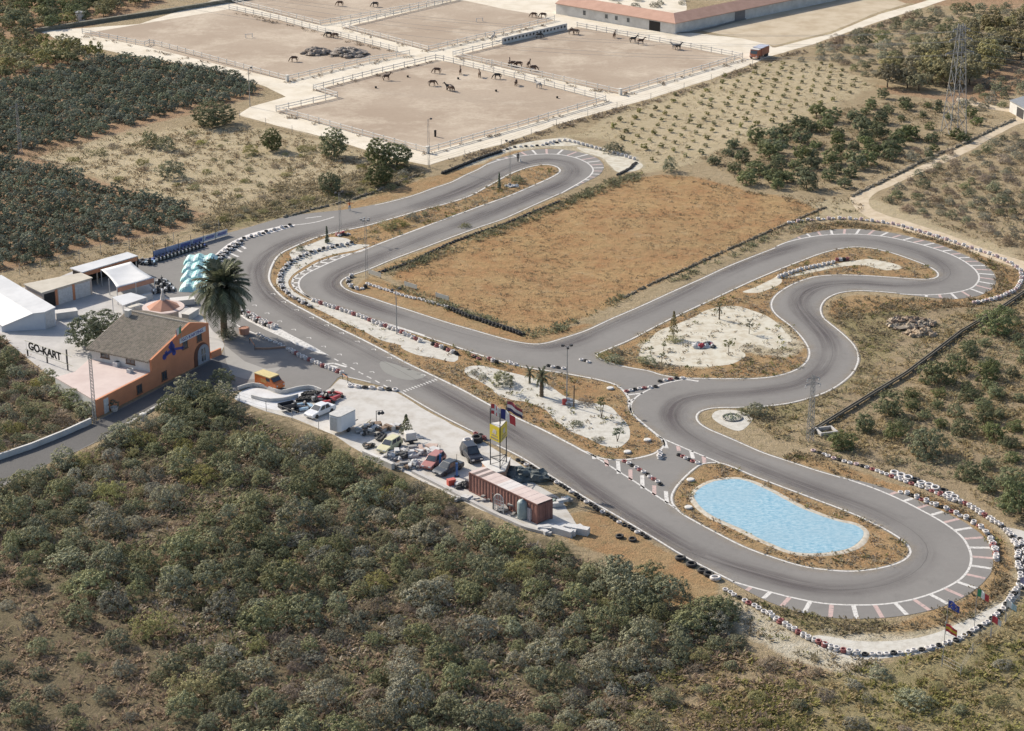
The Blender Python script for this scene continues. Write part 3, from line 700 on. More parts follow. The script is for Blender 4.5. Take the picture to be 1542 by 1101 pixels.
# ---------------------------------------------------------------- pool
RIM = [(1040.5,746.8),(1051,734),(1073.5,723.4),(1107.7,719.5),(1132.6,724.5),(1167,740),(1213.5,764.5),(1260,782),(1291.4,789.5),(1306,801),(1305,812),(1298,821),(1275.8,831.5),(1241.6,836.5),(1198,835),(1151,818),(1104.6,796),(1067,778.5),(1045.5,760)]
rim = catmull(W(RIM), True, 0.7); s = 1 if area(rim) > 0 else -1
M['pool_rim'] = pm('pool_rim', (0.52, 0.48, 0.41), (0.36, 0.3, 0.22), 1.6, 0.9, 0.3, lo=.42, hi=.66)
def water_mat():
    m, t, b = nodes('pool_water')
    co = N(t, 'ShaderNodeTexCoord').outputs['Object']
    mp = N(t, 'ShaderNodeMapping'); mp.inputs['Scale'].default_value = (1.0, 1.9, 1); t.links.new(co, mp.inputs['Vector'])
    n = noise_n(t, mp.outputs[0], 1.5, 8, 0.8)
    c = mixc(t, maprange(t, n, 0.4, 0.6), (0.15, 0.34, 0.46), (0.42, 0.56, 0.62))
    c = mixc(t, maprange(t, noise_n(t, co, 0.12, 4, 0.6), 0.4, 0.65, 0, .5), c, (0.3, 0.43, 0.5))
    t.links.new(c, b.inputs['Base Color']); b.inputs['Roughness'].default_value = 0.22
    b.inputs['Specular IOR Level'].default_value = 0.5
    bump(t, b, n, 0.35, 0.12)
    return m
M['water'] = water_mat()
inner = offset(rim, 1.25 * s, True)
V, F = [], []
nr = len(rim); prof = [(-0.2, 0.005), (0.0, 0.035), (0.25, 0.05), (0.6, 0.045), (0.7, 0.0)]
for o_, z in prof:
    q = offset(rim, o_ * s, True)
    V += [(p[0], p[1], z) for p in q]
for j in range(len(prof) - 1):
    for i in range(nr):
        k = (i + 1) % nr; f = (j * nr + i, j * nr + k, (j + 1) * nr + k, (j + 1) * nr + i)
        F.append(f if s > 0 else f[::-1])
tag(link('pool_rim', mesh_np('pool_rim', V, F, M['pool_rim'], True)), kind='structure')
tag(link('pool_water', sheet_mesh('pool_water', [wob(offset(rim, 0.5 * s, True), .22, 1.5, 5)], 0.055, M['water'])), kind='structure')
# ================================================================ VEGETATION
def leaves(cent, nrm, size, rng, flat_=0.84, thin=0.36):
    """one kite-shaped leaf spray per centre, facing roughly along its normal"""
    n = len(cent)
    d = nrm * flat_ + rng.normal(0, 1, (n, 3)) * (1 - flat_) ; d /= np.linalg.norm(d, axis=1, keepdims=True)
    r = rng.normal(0, 1, (n, 3)); a = np.cross(d, r); a /= np.maximum(np.linalg.norm(a, axis=1, keepdims=True), 1e-6)
    b = np.cross(d, a); s = size[:, None]
    V = np.stack([cent - a * s * 0.5, cent + b * s * thin + d * s * 0.08, cent + a * s * 0.6, cent - b * s * thin + d * s * 0.08], 1).reshape(-1, 3)
    return V, np.arange(4 * n).reshape(-1, 4)
def crown(seed, rx, rz, zc, nclump, nleaf, size, low=-0.35, lump=0.3, fill=0.25, clump=0.3, ry=None):
    """clumps of leaves spread through an uneven dome"""
    rng = np.random.default_rng(seed); ry = ry or rx
    d = rng.normal(0, 1, (nclump * 4, 3)); d /= np.linalg.norm(d, axis=1, keepdims=True)
    d = d[d[:, 2] > low][:nclump]; nclump = len(d)
    ph = rng.uniform(0, 6.28, 4)
    bumpy = 1 + lump * (np.sin(3 * d[:, 0] + ph[0]) * np.sin(2.5 * d[:, 1] + ph[1]) + 0.6 * np.sin(5 * d[:, 2] + ph[2] + 2 * d[:, 0])) * 0.7
    rad = np.where(rng.random(nclump) < fill, rng.uniform(0.35, 0.75, nclump), rng.uniform(0.78, 1.0, nclump)) * bumpy
    C = d * rad[:, None] * np.array([rx, ry, rz]) + np.array([0, 0, zc])
    cl = np.repeat(np.arange(nclump), nleaf); cr = clump * rx * rng.uniform(0.6, 1.25, nclump)
    off = rng.normal(0, 1, (len(cl), 3)); off /= np.linalg.norm(off, axis=1, keepdims=True)
    off[:, 2] = np.abs(off[:, 2]) * 0.9 - 0.25
    P = C[cl] + off * (cr[cl] * rng.uniform(0.5, 1.0, len(cl)))[:, None]
    Nn = off * 0.8 + d[cl] * 0.4; Nn[:, 2] += 0.25
    P[:, 2] = np.maximum(P[:, 2], 0.04)
    return leaves(P, Nn / np.linalg.norm(Nn, axis=1, keepdims=True), size * rng.uniform(0.6, 1.3, len(cl)), rng)

LM = {
 'lentisk': leafmat('lentisk_leaves', (0.1, 0.105, 0.056), (0.232, 0.235, 0.13), (0.44, 0.435, 0.265), 0.15),
 'greyleaf': leafmat('grey_leaves', (0.13, 0.124, 0.087), (0.28, 0.265, 0.19), (0.49, 0.465, 0.345), 0.15),
 'dry': leafmat('dry_twigs', (0.18, 0.14, 0.1), (0.3, 0.238, 0.178), (0.43, 0.35, 0.265), 0.25),
 'yellow': leafmat('yellow_green_leaves', (0.16, 0.155, 0.065), (0.29, 0.275, 0.12), (0.44, 0.41, 0.2), 0.3),
 'orange_tree': leafmat('dark_orchard_leaves', (0.1, 0.113, 0.078), (0.19, 0.212, 0.15), (0.33, 0.355, 0.26), 0.18),
 'slope': leafmat('slope_leaves', (0.09, 0.105, 0.052), (0.175, 0.195, 0.097), (0.3, 0.315, 0.17), 0.25),
 'lime': leafmat('pale_orchard_leaves', (0.14, 0.138, 0.068), (0.25, 0.238, 0.115), (0.39, 0.365, 0.19), 0.25),
 'olive': leafmat('olive_leaves', (0.155, 0.138, 0.075), (0.275, 0.245, 0.135), (0.4, 0.36, 0.215), 0.25),
 'palm': leafmat('palm_leaves', (0.07, 0.08, 0.052), (0.125, 0.14, 0.086), (0.22, 0.225, 0.15), 0.2),
 'straw': leafmat('dry_grass_blades', (0.3, 0.235, 0.145), (0.43, 0.34, 0.22), (0.54, 0.45, 0.31), 0.45, 0.12),
 'weed': leafmat('weed_blades', (0.2, 0.18, 0.1), (0.3, 0.265, 0.15), (0.41, 0.36, 0.22), 0.45, 0.12),
 'browngrass': leafmat('brown_grass_blades', (0.27, 0.205, 0.14), (0.4, 0.31, 0.215), (0.52, 0.42, 0.3), 0.45, 0.12),
 'greenscrub': leafmat('low_scrub_blades', (0.12, 0.12, 0.058), (0.22, 0.212, 0.1), (0.34, 0.32, 0.17), 0.3, 0.12),
}
M['bark'] = pm('bark', (0.16, 0.115, 0.08), (0.09, 0.065, 0.045), 6, 0.9, 0.5)

def variants(nm, mat, n, seed, **k):
    out = []
    for i in range(n):
        V, F = crown(seed + i, **k); out.append(mesh_np(nm, V, F, mat))
    return out
BUSH = {
 'scrub_bush': variants('scrub_bush', LM['lentisk'], 7, 100, rx=1.0, rz=0.85, zc=0.45, nclump=150, nleaf=26, size=0.075, low=-0.4, lump=0.35, clump=0.17),
 'grey_shrub': variants('grey_shrub', LM['greyleaf'], 6, 200, rx=1.0, rz=0.72, zc=0.3, nclump=150, nleaf=24, size=0.066, low=-0.35, lump=0.3, clump=0.16),
 'dry_shrub': variants('dry_shrub', LM['dry'], 6, 300, rx=1.0, rz=0.6, zc=0.22, nclump=110, nleaf=22, size=0.066, low=-0.3, lump=0.45, clump=0.22),
 'yellow_shrub': variants('yellow_shrub', LM['yellow'], 5, 400, rx=1.0, rz=0.65, zc=0.28, nclump=120, nleaf=22, size=0.07, low=-0.35, lump=0.45, clump=0.19),
 'sapling': variants('sapling', LM['yellow'], 4, 500, rx=0.8, rz=0.95, zc=0.9, nclump=22, nleaf=12, size=0.36, low=-0.7, lump=0.4, clump=0.4),
}
def tree_protos(kind, mat, n, seed, trunk_h, trunk_r, spread=0.6, **k):
    out = []
    for i in range(n):
        V, F = crown(seed + i, **k)
        cm = mesh_np('crown', V, F, mat)
        rr = random.Random(seed + i); t = MB()
        top = Vector((rr.uniform(-.15, .15), rr.uniform(-.15, .15), trunk_h))
        t.tube((0, 0, -0.05), top, trunk_r, trunk_r * 0.7, 7)
        for j in range(5):
            a = j * 1.257 + rr.random()
            t.tube(top, top + Vector((math.cos(a) * k['rx'] * spread, math.sin(a) * k['rx'] * spread, k['rz'] * rr.uniform(.35, .8))), trunk_r * 0.55, trunk_r * 0.15, 5)
        out.append((cm, t.mesh('trunk', M['bark'])))
    return out
TREE = {
 'orange_tree': tree_protos('orange_tree', LM['orange_tree'], 5, 600, 0.6, 0.12, rx=1.95, rz=1.45, zc=1.25, nclump=80, nleaf=20, size=0.27, low=-0.75, lump=0.35, clump=.24),
 'lime_tree': tree_protos('lime_tree', LM['lime'], 4, 700, 0.6, 0.12, rx=1.9, rz=1.35, zc=1.35, nclump=38, nleaf=16, size=0.36, low=-0.55, lump=0.45),
 'grove_tree': tree_protos('grove_tree', LM['olive'], 4, 800, 1.5, 0.2, rx=2.9, rz=2.1, zc=2.8, nclump=110, nleaf=20, size=0.38, low=-0.6, lump=0.4, clump=0.25),
 'slope_tree': tree_protos('slope_tree', LM['slope'], 6, 900, 0.6, 0.14, rx=1.8, rz=1.35, zc=1.1, nclump=120, nleaf=26, size=0.17, low=-0.8, lump=0.45, clump=.21),
 'olive_tree': tree_protos('olive_tree', LM['slope'], 4, 950, .9, 0.16, rx=1.9, rz=1.4, zc=1.35, nclump=300, nleaf=26, size=0.13, low=-0.9, lump=0.22, clump=0.13),
 'round_tree': tree_protos('round_tree', LM['slope'], 2, 980, 1.0, 0.22, rx=2.7, rz=2.0, zc=1.9, nclump=420, nleaf=28, size=0.15, low=-0.9, lump=0.14, clump=0.115),
}
TREE['citrus_tree'] = TREE['orange_tree']; TREE['orchard_tree'] = tree_protos('orchard_tree', LM['slope'], 5, 650, 0.6, 0.12, rx=1.95, rz=1.45, zc=1.25, nclump=80, nleaf=20, size=0.27, low=-0.75, lump=0.35, clump=.24); BUSH['green_bush'] = BUSH['scrub_bush']
LM['darkleaf'] = leafmat('dark_green_leaves', (0.05, 0.06, 0.035), (0.1, 0.115, 0.065), (0.19, 0.205, 0.125), 0.15)
TREE['dark_tree'] = tree_protos('dark_tree', LM['darkleaf'], 1, 990, 1.0, 0.22, rx=2.7, rz=2.0, zc=1.9, nclump=420, nleaf=28, size=0.15, low=-0.9, lump=0.14, clump=0.115)
rr = random.Random(5)
def bush(kind, p, r, label, cat='bush', group=None, squash=1.0):
    o = link(kind, rr.choice(BUSH[kind]), None, (p[0], p[1], 0), (0, 0, rr.uniform(0, 6.28)), (r * rr.uniform(.85, 1.15), r * rr.uniform(.85, 1.15), r * squash * rr.uniform(.8, 1.2)))
    return tag(o, label, cat, group)
def tree(kind, p, s, label, group=None, cat='tree', sz=None):
    cm, tm = rr.choice(TREE[kind])
    e = empty(kind, (p[0], p[1], 0), rr.uniform(0, 6.28), label, cat, group)
    k = s * rr.uniform(.88, 1.12); e.scale = (k, s * rr.uniform(.88, 1.12), (sz or s) * rr.uniform(.85, 1.15))
    link('trunk', tm, e); link('crown', cm, e)
    return e
def grid(px, sx, sy, ang=0.0, jit=0.3, seed=0, keep=1.0):
    Q = W(px); rng = np.random.default_rng(seed); c, s = math.cos(ang), math.sin(ang)
    u = Q @ np.array([[c, -s], [s, c]]); lo, hi = u.min(0), u.max(0)
    X, Y = np.meshgrid(np.arange(lo[0], hi[0], sx), np.arange(lo[1], hi[1], sy))
    P = np.stack([X.ravel(), Y.ravel()], 1) + rng.uniform(-jit, jit, (X.size, 2)) * np.array([sx, sy])
    P = P @ np.array([[c, s], [-s, c]])
    P = P[inside(P, Q)]
    return P[rng.random(len(P)) < keep]
def darts(px, rlo, rhi, k, seed=0, n=6000, excl=()):
    """bushes of uneven size that crowd without sitting in each other"""
    Q = W(px); rng = np.random.default_rng(seed); lo, hi = Q.min(0), Q.max(0)
    P = rng.uniform(lo, hi, (n, 2)); P = P[inside(P, Q)]
    for e in excl: P = P[~inside(P, e)]
    rad = rlo + (rhi - rlo) * rng.random(len(P)) ** 1.6; keep = []; arr = np.zeros((0, 3))
    for p, r in zip(P, rad):
        if len(arr) == 0 or np.all((arr[:, 0] - p[0]) ** 2 + (arr[:, 1] - p[1]) ** 2 > (k * (arr[:, 2] + r)) ** 2):
            arr = np.vstack([arr, [p[0], p[1], r]])
    return arr

# ---- the dense scrub below the yard
FG = [(-30,752),(60,716),(150,680),(196,655),(262,614),(318,590),(352,612),(395,640),(440,655),(500,680),(545,702),(600,728),(660,756),(720,785),(790,818),(850,838),(885,852),(935,875),(985,905),(1060,930),(1095,948),(1115,985),(1050,1000),(985,1015),(945,1050),(915,1150),(330,1150),(290,1060),(225,975),(150,905),(60,850),(-30,830)]
kinds = [('scrub_bush', 'rounded dark green bush in the dense scrub below the junk yard', 'green bushes of the foreground scrub'),
         ('grey_shrub', 'grey green shrub in the dense scrub below the junk yard', 'grey shrubs of the foreground scrub'),
         ('dry_shrub', 'brown half dry shrub in the dense scrub below the junk yard', 'dry shrubs of the foreground scrub'),
         ('yellow_shrub', 'yellowish green shrub in the dense scrub below the junk yard', 'yellowish shrubs of the foreground scrub')]
from mathutils import noise as mnoise
for x, y, r in darts(FG, 1.0, 2.6, 0.88, 1, 12000):
    if mnoise.noise((x * .09, y * .09, 11.0)) > .36 and r < 2.0: continue
    v = mnoise.noise((x * 0.045, y * 0.045, 3.0)) + rr.uniform(-.35, .35)
    v += max(0, min(.2, (x + 25) * .012)) * (1 if y > 215 else .2)
    k = kinds[0] if v < 0.1 else kinds[1] if v < 0.42 else kinds[2] if v < 0.6 else kinds[1]
    if rr.random() < 0.1: k = kinds[3]
    bush(k[0], (x, y), r * (0.85 if k[0] == 'dry_shrub' else 1.0), k[1], 'bush', k[2], rr.uniform(.9, 1.25))
for x, y, r in darts([(-30,850),(60,862),(150,920),(220,990),(280,1070),(320,1150),(-30,1150)], 0.8, 1.9, 1.7, 2, 500):
    bush(rr.choice(['green_bush', 'green_bush', 'grey_shrub']), (x, y), r, 'lone green bush on the brown grass at the lower left', 'bush', 'bushes on the lower left grass')
for x, y, r in darts([(-30,515),(0,520),(40,556),(82,590),(128,632),(70,655),(20,675),(-30,690)], 0.8, 1.9, 0.85, 3, 1500):
    k = rr.choice(['green_bush', 'grey_shrub', 'dry_shrub', 'yellow_shrub', 'green_bush'])
    bush(k, (x, y), r, 'scrubby bush on the slope under the go-kart billboard', 'bush', 'bushes under the billboard')
LR = [(960,1030),(1010,1010),(1110,1000),(1180,1005),(1300,1020),(1400,1005),(1470,985),(1560,930),(1600,930),(1600,1150),(930,1150)]
for x, y, r in darts(LR, 0.7, 2.0, 1.6, 4, 500):
    k = rr.choice(['yellow_shrub', 'yellow_shrub', 'grey_shrub', 'dry_shrub', 'green_bush'])
    bush(k, (x, y), r, 'low shrub on the rough slope under the flagpoles', 'bush', 'shrubs on the lower right slope', 0.8)
for x, y, r in ((1004,905,2.2), (955,902,2.4), (925,880,2.3), (1075,935,2.5), (1045,948,2.2), (975,880,1.9), (1090,925,1.7)):
    p = G(x, y); bush('green_bush', p, r, 'large dark bush at the edge of the scrub beside the white dirt', 'bush', 'large bushes by the white dirt')

# ---- slope with orchard trees right of the channel
for x, y, r in darts([(1245,672),(1300,640),(1375,580),(1450,530),(1525,475),(1600,440),(1600,800),(1545,780),(1480,745),(1420,705),(1340,682),(1280,678)], 0.9, 3.2, 1.08, 5, 1100):
    tree('slope_tree', (x, y), r / 1.9, 'dark green tree on the dry slope right of the water channel', 'trees on the slope right of the channel')
for x, y, r in darts([(1330,215),(1465,235),(1535,195),(1600,190),(1600,395),(1520,370),(1430,340),(1340,310),(1325,290),(1400,258)], 0.7, 1.7, 1.15, 6, 1200):
    k = rr.choice(['dry_shrub', 'grey_shrub', 'dry_shrub', 'grey_shrub', 'green_bush'])
    bush(k, (x, y), r, 'shrub on the dry ground between the two dirt tracks', 'bush', 'shrubs between the dirt tracks')

# ---- orchards on the left
A0 = R(-28)
OL = [(-40,132),(0,128),(60,112),(117,99),(195,87),(272,98),(337,113),(389,131),(372,146),(345,155),(300,162),(265,172),(182,190),(143,205),(78,220),(0,236),(-40,242)]
for p in grid(OL, 2.75, 4.1, R(-34), 0.06, 7)[:299]: tree('orange_tree', p, rr.uniform(.6, .78), 'dark green orange tree in the large orchard left of the paddocks', 'trees of the large left orchard')
OL2 = [(-40,240),(0,242),(55,246),(150,280),(245,306),(314,328),(275,342),(150,368),(70,392),(0,404),(-40,410)]
for p in grid(OL2, 2.6, 4.0, R(-34), 0.06, 8)[:299]: tree('citrus_tree', p, rr.uniform(.56, .74), 'dark green orange tree in the orchard behind the garages', 'trees of the orchard behind the garages')
for p in grid([(-40,52),(20,52),(78,64),(178,86),(110,97),(55,112),(0,125),(-40,130)], 4.6, 5.0, A0, 0.25, 9): tree('lime_tree', p, rr.uniform(.95, 1.25), 'pale green young citrus tree beside the white wall', 'pale citrus trees on the left')
for p in grid([(-40,-15),(215,-15),(238,3),(108,44),(40,47),(-40,44)], 4.6, 5.2, A0, 0.28, 10): tree(rr.choice(['orchard_tree', 'lime_tree']), p, rr.uniform(.9, 1.25), 'green tree in the orchard at the upper left corner', 'trees at the upper left corner')
# ---- the round tree, olives and shrubs of the left meadow
p = G(322, 188); tree('round_tree', p, 1.55, 'big round dense tree standing alone beside the left orchard', None, 'tree', 1.3)
for x, y, s, k, lb in ((410,227,1.3,'olive_tree','grey green olive tree left of the paddock wall, nearest the pale yellow bush'), (503,236,1.5,'olive_tree','olive tree standing against the pale paddock road'),
                       (570,248,1.45,'olive_tree','left tree of the tall pair beside the paddock corner'), (598,250,1.5,'olive_tree','right tree of the tall pair beside the paddock corner'),
                       (572,279,1.35,'olive_tree','bushy olive tree in front of the tall pair'), (498,290,1.1,'olive_tree','low olive tree above the pit exit lane')):
    tree(k, G(x, y), s, lb, None, 'tree', s * 1.2)
for x, y, r, k, lb in ((225,220,2.0,'green_bush','left bush of the pair below the round tree'), (250,226,1.9,'green_bush','right bush of the pair below the round tree'),
                       (258,268,2.3,'green_bush','rounded bush alone in the left meadow'), (378,232,1.7,'yellow_shrub','pale yellow bush beside the olive tree'),
                       (460,228,1.6,'yellow_shrub','pale yellow broom bush by the paddock road'), (925,230,1.9,'green_bush','dark bush between the far hairpin and the sapling field'),
                       (1008,258,1.6,'green_bush','dark bush at the corner of the brown field'), (300,605,2.6,'green_bush','large dark bush beside the road at the clubhouse'),
                       (330,622,1.8,'green_bush','dark bush at the corner of the white floor'), (185,668,2.2,'green_bush','large bush at the edge of the road below the clubhouse'),
                       (336,578,1.6,'green_bush','dark bush in the shadow beside the orange van'), (268,620,1.7,'green_bush','bush on the verge below the clubhouse road'), (100,700,1.8,'green_bush','bush hanging over the road at the left edge')):
    bush(k, G(x, y), r, lb)
for x, y, r, lb in ((343, 509, 1.3, 'dark bush at the foot of the date palm'), (92, 596, 1.7, 'upper bush against the white annex wall'), (112, 611, 1.7, 'middle bush against the white annex wall'), (130, 625, 1.6, 'lower bush against the white annex wall'), (74, 582, 1.6, 'bush below the concrete yard corner')): bush('green_bush', G(x, y), r, lb)
for x, y, r in darts([(40,235),(200,200),(300,200),(420,215),(480,222),(550,250),(500,290),(430,300),(340,325),(240,290),(120,255)], 0.5, 1.4, 1.9, 11, 200):
    bush(rr.choice(['dry_shrub', 'yellow_shrub', 'yellow_shrub']), (x, y), r, 'small dry shrub on the left meadow', 'bush', 'small shrubs of the left meadow', 0.8)
for x, y, r in darts([(290,345),(340,322),(430,303),(520,292),(600,252),(640,262),(600,282),(520,300),(430,318),(345,342)], 0.6, 1.3, 1.1, 12, 260):
    bush(rr.choice(['yellow_shrub', 'yellow_shrub', 'grey_shrub']), (x, y), r, 'yellow green bush along the dark wall by the pit lane', 'bush', 'bushes along the pit lane wall', 0.8)

# ---- fields on the right
for p in grid([(912,188),(990,152),(1075,122),(1150,96),(1238,96),(1322,128),(1240,162),(1128,205),(1040,245),(968,252),(950,225)], 3.7, 4.1, R(30), 0.09, 13, 0.9):
    bush('sapling', p, rr.uniform(.42, .72), 'small sapling planted in the pale field beside the paddocks', 'sapling', 'saplings in rows in the pale field', 0.8)
for p in grid([(1055,238),(1128,206),(1200,184),(1262,164),(1295,170),(1340,188),(1370,210),(1340,255),(1285,282),(1210,290),(1130,282),(1085,258)], 4.6, 4.9, R(30), 0.3, 14, 0.9):
    tree('orchard_tree', p, rr.uniform(.62, 1.12), 'dark green tree in the orchard between the brown field and the pylon', 'trees of the right orchard')
for p in grid([(1275,162),(1330,142),(1395,150),(1425,160),(1500,178),(1450,215),(1400,240),(1372,212),(1342,188)], 5.0, 5.2, R(30), 0.35, 15, 0.8):
    tree('orchard_tree', p, rr.uniform(.4, .75), 'smaller green tree on the thin ground by the pylon foot', 'small trees by the pylon')
for p in grid([(1325,130),(1345,108),(1400,85),(1450,62),(1545,35),(1600,30),(1600,78),(1545,88),(1480,120),(1425,146),(1375,140)], 5.5, 5.8, R(30), 0.25, 16):
    tree('grove_tree', p, rr.uniform(.8, 1.1), 'olive coloured tree of the grove behind the pylon', 'trees of the grove behind the pylon')
for x, y, r in darts([(1195,92),(1260,62),(1330,36),(1400,14),(1500,12),(1600,15),(1600,32),(1450,58),(1400,80),(1340,104),(1310,120),(1245,94)], 0.9, 2.4, 1.0, 17, 900):
    bush(rr.choice(['grey_shrub', 'green_bush', 'dry_shrub', 'green_bush']), (x, y), r, 'dark shrub on the rough ground above the sapling field', 'bush', 'shrubs above the sapling field')
for x, y, r in darts([(1440,158),(1490,128),(1560,95),(1600,90),(1600,165),(1530,165),(1470,168)], 1.0, 2.2, 1.1, 18, 300):
    bush(rr.choice(['green_bush', 'grey_shrub']), (x, y), r, 'bush between the grove and the shed at the right edge', 'bush', 'bushes by the right shed')
for x, y, r in darts([(850,8),(900,-30),(1080,-30),(1030,10),(985,16),(900,6)], 0.8, 2.0, 1.6, 19, 120):
    bush('grey_shrub', (x, y), r, 'bush in the courtyard behind the stable', 'bush', 'bushes behind the stable')

# ---- grass and weeds: one object per kind, nobody could count them
BEDS = [np.array([v.co.xy for v in o.data.vertices]) for o in COL.objects if o.name.startswith(('gravel_bed', 'yard_gravel', 'white_floor', 'concrete_yard', 'dirt_road', 'dirt_path', 'gravel_path'))]
def tufts(name, areas, dens, rad, h, mat, seed, label, n=10, cut=-.45):
    """low mats of grass and weeds: blades lean out of each clump"""
    rng = np.random.default_rng(seed); Ps = []
    for px in areas:
        Q = W(px) if not isinstance(px, np.ndarray) else px
        lo, hi = Q.min(0), Q.max(0); k = int((hi - lo).prod() * dens)
        P = rng.uniform(lo, hi, (k, 2)); P = P[inside(P, Q)]
        nz = np.array([mnoise.noise((x * .12, y * .12, seed)) + 0.6 * mnoise.noise((x * .45, y * .45, seed + 3)) for x, y in P]) if len(P) else np.zeros(0)
        Ps.append(P[nz > rng.uniform(cut, .3, len(P))])
    P = np.vstack(Ps); P = P[~on_asphalt(P)]; P = P[~inside(P, rim)]
    for q in BEDS: P = P[~(inside(P, q) & (rng.random(len(P)) > 0.2))]
    m = len(P); c = np.repeat(np.arange(m), n); rr_ = rad * rng.uniform(.4, 1.3, m)
    off = rng.normal(0, .55, (m * n, 2)) * rr_[c][:, None]
    base = np.column_stack([P[c] + off, np.zeros(m * n)])
    a = np.arctan2(off[:, 1], off[:, 0]) + rng.normal(0, .9, m * n)
    hl = h * rng.uniform(.45, 1.2, m)[c] * rng.uniform(.6, 1.2, m * n); lean = rng.uniform(.5, 1.6, m * n); wd = rng.uniform(.05, .13, m * n)
    dr = np.stack([np.cos(a), np.sin(a)], 1); sd_ = np.stack([-np.sin(a), np.cos(a)], 1) * wd[:, None]; z0 = np.zeros((m * n, 1))
    tip = base + np.column_stack([dr * (lean * hl)[:, None], hl * (1 - .2 * lean)]); mid = base + (tip - base) * .5 + np.column_stack([np.zeros((m * n, 2)), hl * .12])
    V = np.stack([base, mid + np.hstack([sd_, z0]), tip, mid - np.hstack([sd_, z0])], 1).reshape(-1, 3)
    o = link(name, mesh_np(name, V, np.arange(4 * m * n).reshape(-1, 4), mat))
    return tag(o, label, 'grass', None, 'stuff')
I3 = [isl['upper'], isl['pool'], isl['center']]
VERGE = [REG['green'][0], REG['green'][2], REG['green'][3], REG['orange'][5], REG['orange'][6], REG['chalk'][0],
      [(1185,352),(1240,335),(1300,335),(1400,360),(1500,400),(1520,430),(1480,460),(1400,470),(1450,446),(1500,425),(1450,380),(1350,345),(1250,343)],
      [(1100,885),(1180,915),(1280,934),(1340,932),(1335,958),(1240,955),(1130,912)], [(1365,945),(1420,935),(1470,915),(1500,890),(1512,880),(1515,890),(1480,925),(1420,945)], [(1180,690),(1240,676),(1330,700),(1400,728),(1440,750),(1420,745),(1330,713),(1250,692)]]
SLOPE = [(1130,650),(1250,600),(1320,555),(1420,480),(1545,440),(1600,430),(1600,800),(1540,790),(1440,730),(1320,695),(1210,672)]
MEAD = [REG['pale'][2], [(-40,400),(0,404),(160,372),(290,340),(330,345),(230,385),(190,378),(120,400),(60,425),(-40,440)], [(1000,262),(1100,285),(1230,300),(1300,300),(1310,320),(1240,325),(1150,365),(1080,380),(1200,330),(1180,300),(1050,280)], [(1320,300),(1440,235),(1600,200),(1600,410),(1440,350)], [(1055,238),(1200,184),(1290,160),(1395,150),(1500,178),(1400,240),(1285,290),(1130,285)]]
FENCEL = [[(125,53),(218,72),(432,124),(432,127),(218,76),(125,57)], [(432,123),(556,95),(620,84),(622,88),(556,99),(436,127)], [(416,169),(643,232),(912,153),(916,156),(643,237),(414,173)], [(682,86),(800,113),(934,143),(1118,89),(1121,93),(934,148),(800,117),(680,89)], [(515,43),(645,78),(835,32),(837,36),(645,82),(512,46)], [(345,15),(490,51),(598,79),(598,83),(488,55),(343,19)], [(472,136),(656,90),(656,94),(476,139)],
          [(670,243),(756,221),(838,190),(929,164),(980,151),(1071,122),(1157,89),(1220,71),(1350,27),(1352,33),(1222,78),(1160,96),(1073,128),(982,157),(931,170),(840,197),(758,227),(672,252)]]
tufts('weeds', I3, .6, .45, .3, LM['weed'], 1, 'olive weeds growing on the islands inside the track')
tufts('dry_grass', I3, 1.0, .45, .28, LM['straw'], 2, 'straw coloured grass on the islands inside the track')
tufts('green_weeds', I3 + VERGE, .28, .5, .34, LM['greenscrub'], 21, 'darker green weeds in patches round the track', 12, -.1)
tufts('verge_weeds', VERGE, 1.0, .5, .36, LM['weed'], 3, 'olive green weeds along the verges of the track')
tufts('verge_straw', VERGE, 1.3, .5, .36, LM['straw'], 22, 'straw coloured grass along the verges of the track')
tufts('scrub_undergrowth', [FG], .7, .8, .6, LM['greenscrub'], 4, 'low green growth between the foreground bushes', 16, -.6)
tufts('grey_undergrowth', [FG, REG['scrub'][1]], .35, .75, .5, LM['dry'], 24, 'grey brown twiggy growth between the foreground bushes', 16, -.5)
tufts('brown_grass', [FG, REG['meadow'][0], REG['meadow'][1], REG['scrub'][1]], 1.3, .6, .5, LM['browngrass'], 5, 'brown dry grass among the foreground bushes', 12, -.8)
tufts('lane_grass', [[(290,345),(330,300),(430,275),(540,262),(620,250),(640,262),(600,282),(520,300),(430,318),(345,342)]], 1.6, .7, .6, LM['straw'], 33, 'tall pale grass between the meadow and the pit lane', 12, -.6)
tufts('slope_grass', [REG['green'][1], REG['meadow'][1]], 1.2, .6, .38, LM['yellow'], 6, 'yellow green growth on the slope at the lower right', 14)
tufts('field_grass', [REG['golden'][0]], 1.0, .5, .14, leafmat('russet_grass', (0.34, 0.21, 0.11), (0.46, 0.31, 0.17), (0.55, 0.41, 0.25), 0.45, 0.08), 7, 'russet dry grass covering the field inside the loop', 10, -.7)
tufts('field_weeds', [REG['green'][5]], 1.8, .6, .3, LM['weed'], 27, 'olive weeds in the middle of the brown field')
tufts('meadow_grass', MEAD, .8, .55, .4, LM['straw'], 8, 'straw coloured grass of the left and right meadows')
tufts('meadow_weeds', MEAD, .22, .6, .4, LM['weed'], 28, 'olive weeds of the left and right meadows', 10, -.2)
tufts('slope_straw', [SLOPE, REG['green'][1], REG['meadow'][1]], 1.3, .55, .4, LM['straw'], 9, 'straw coloured grass on the slope right of the channel')
tufts('slope_weeds', [SLOPE], .9, .6, .42, LM['weed'], 29, 'olive weeds on the slope right of the channel')
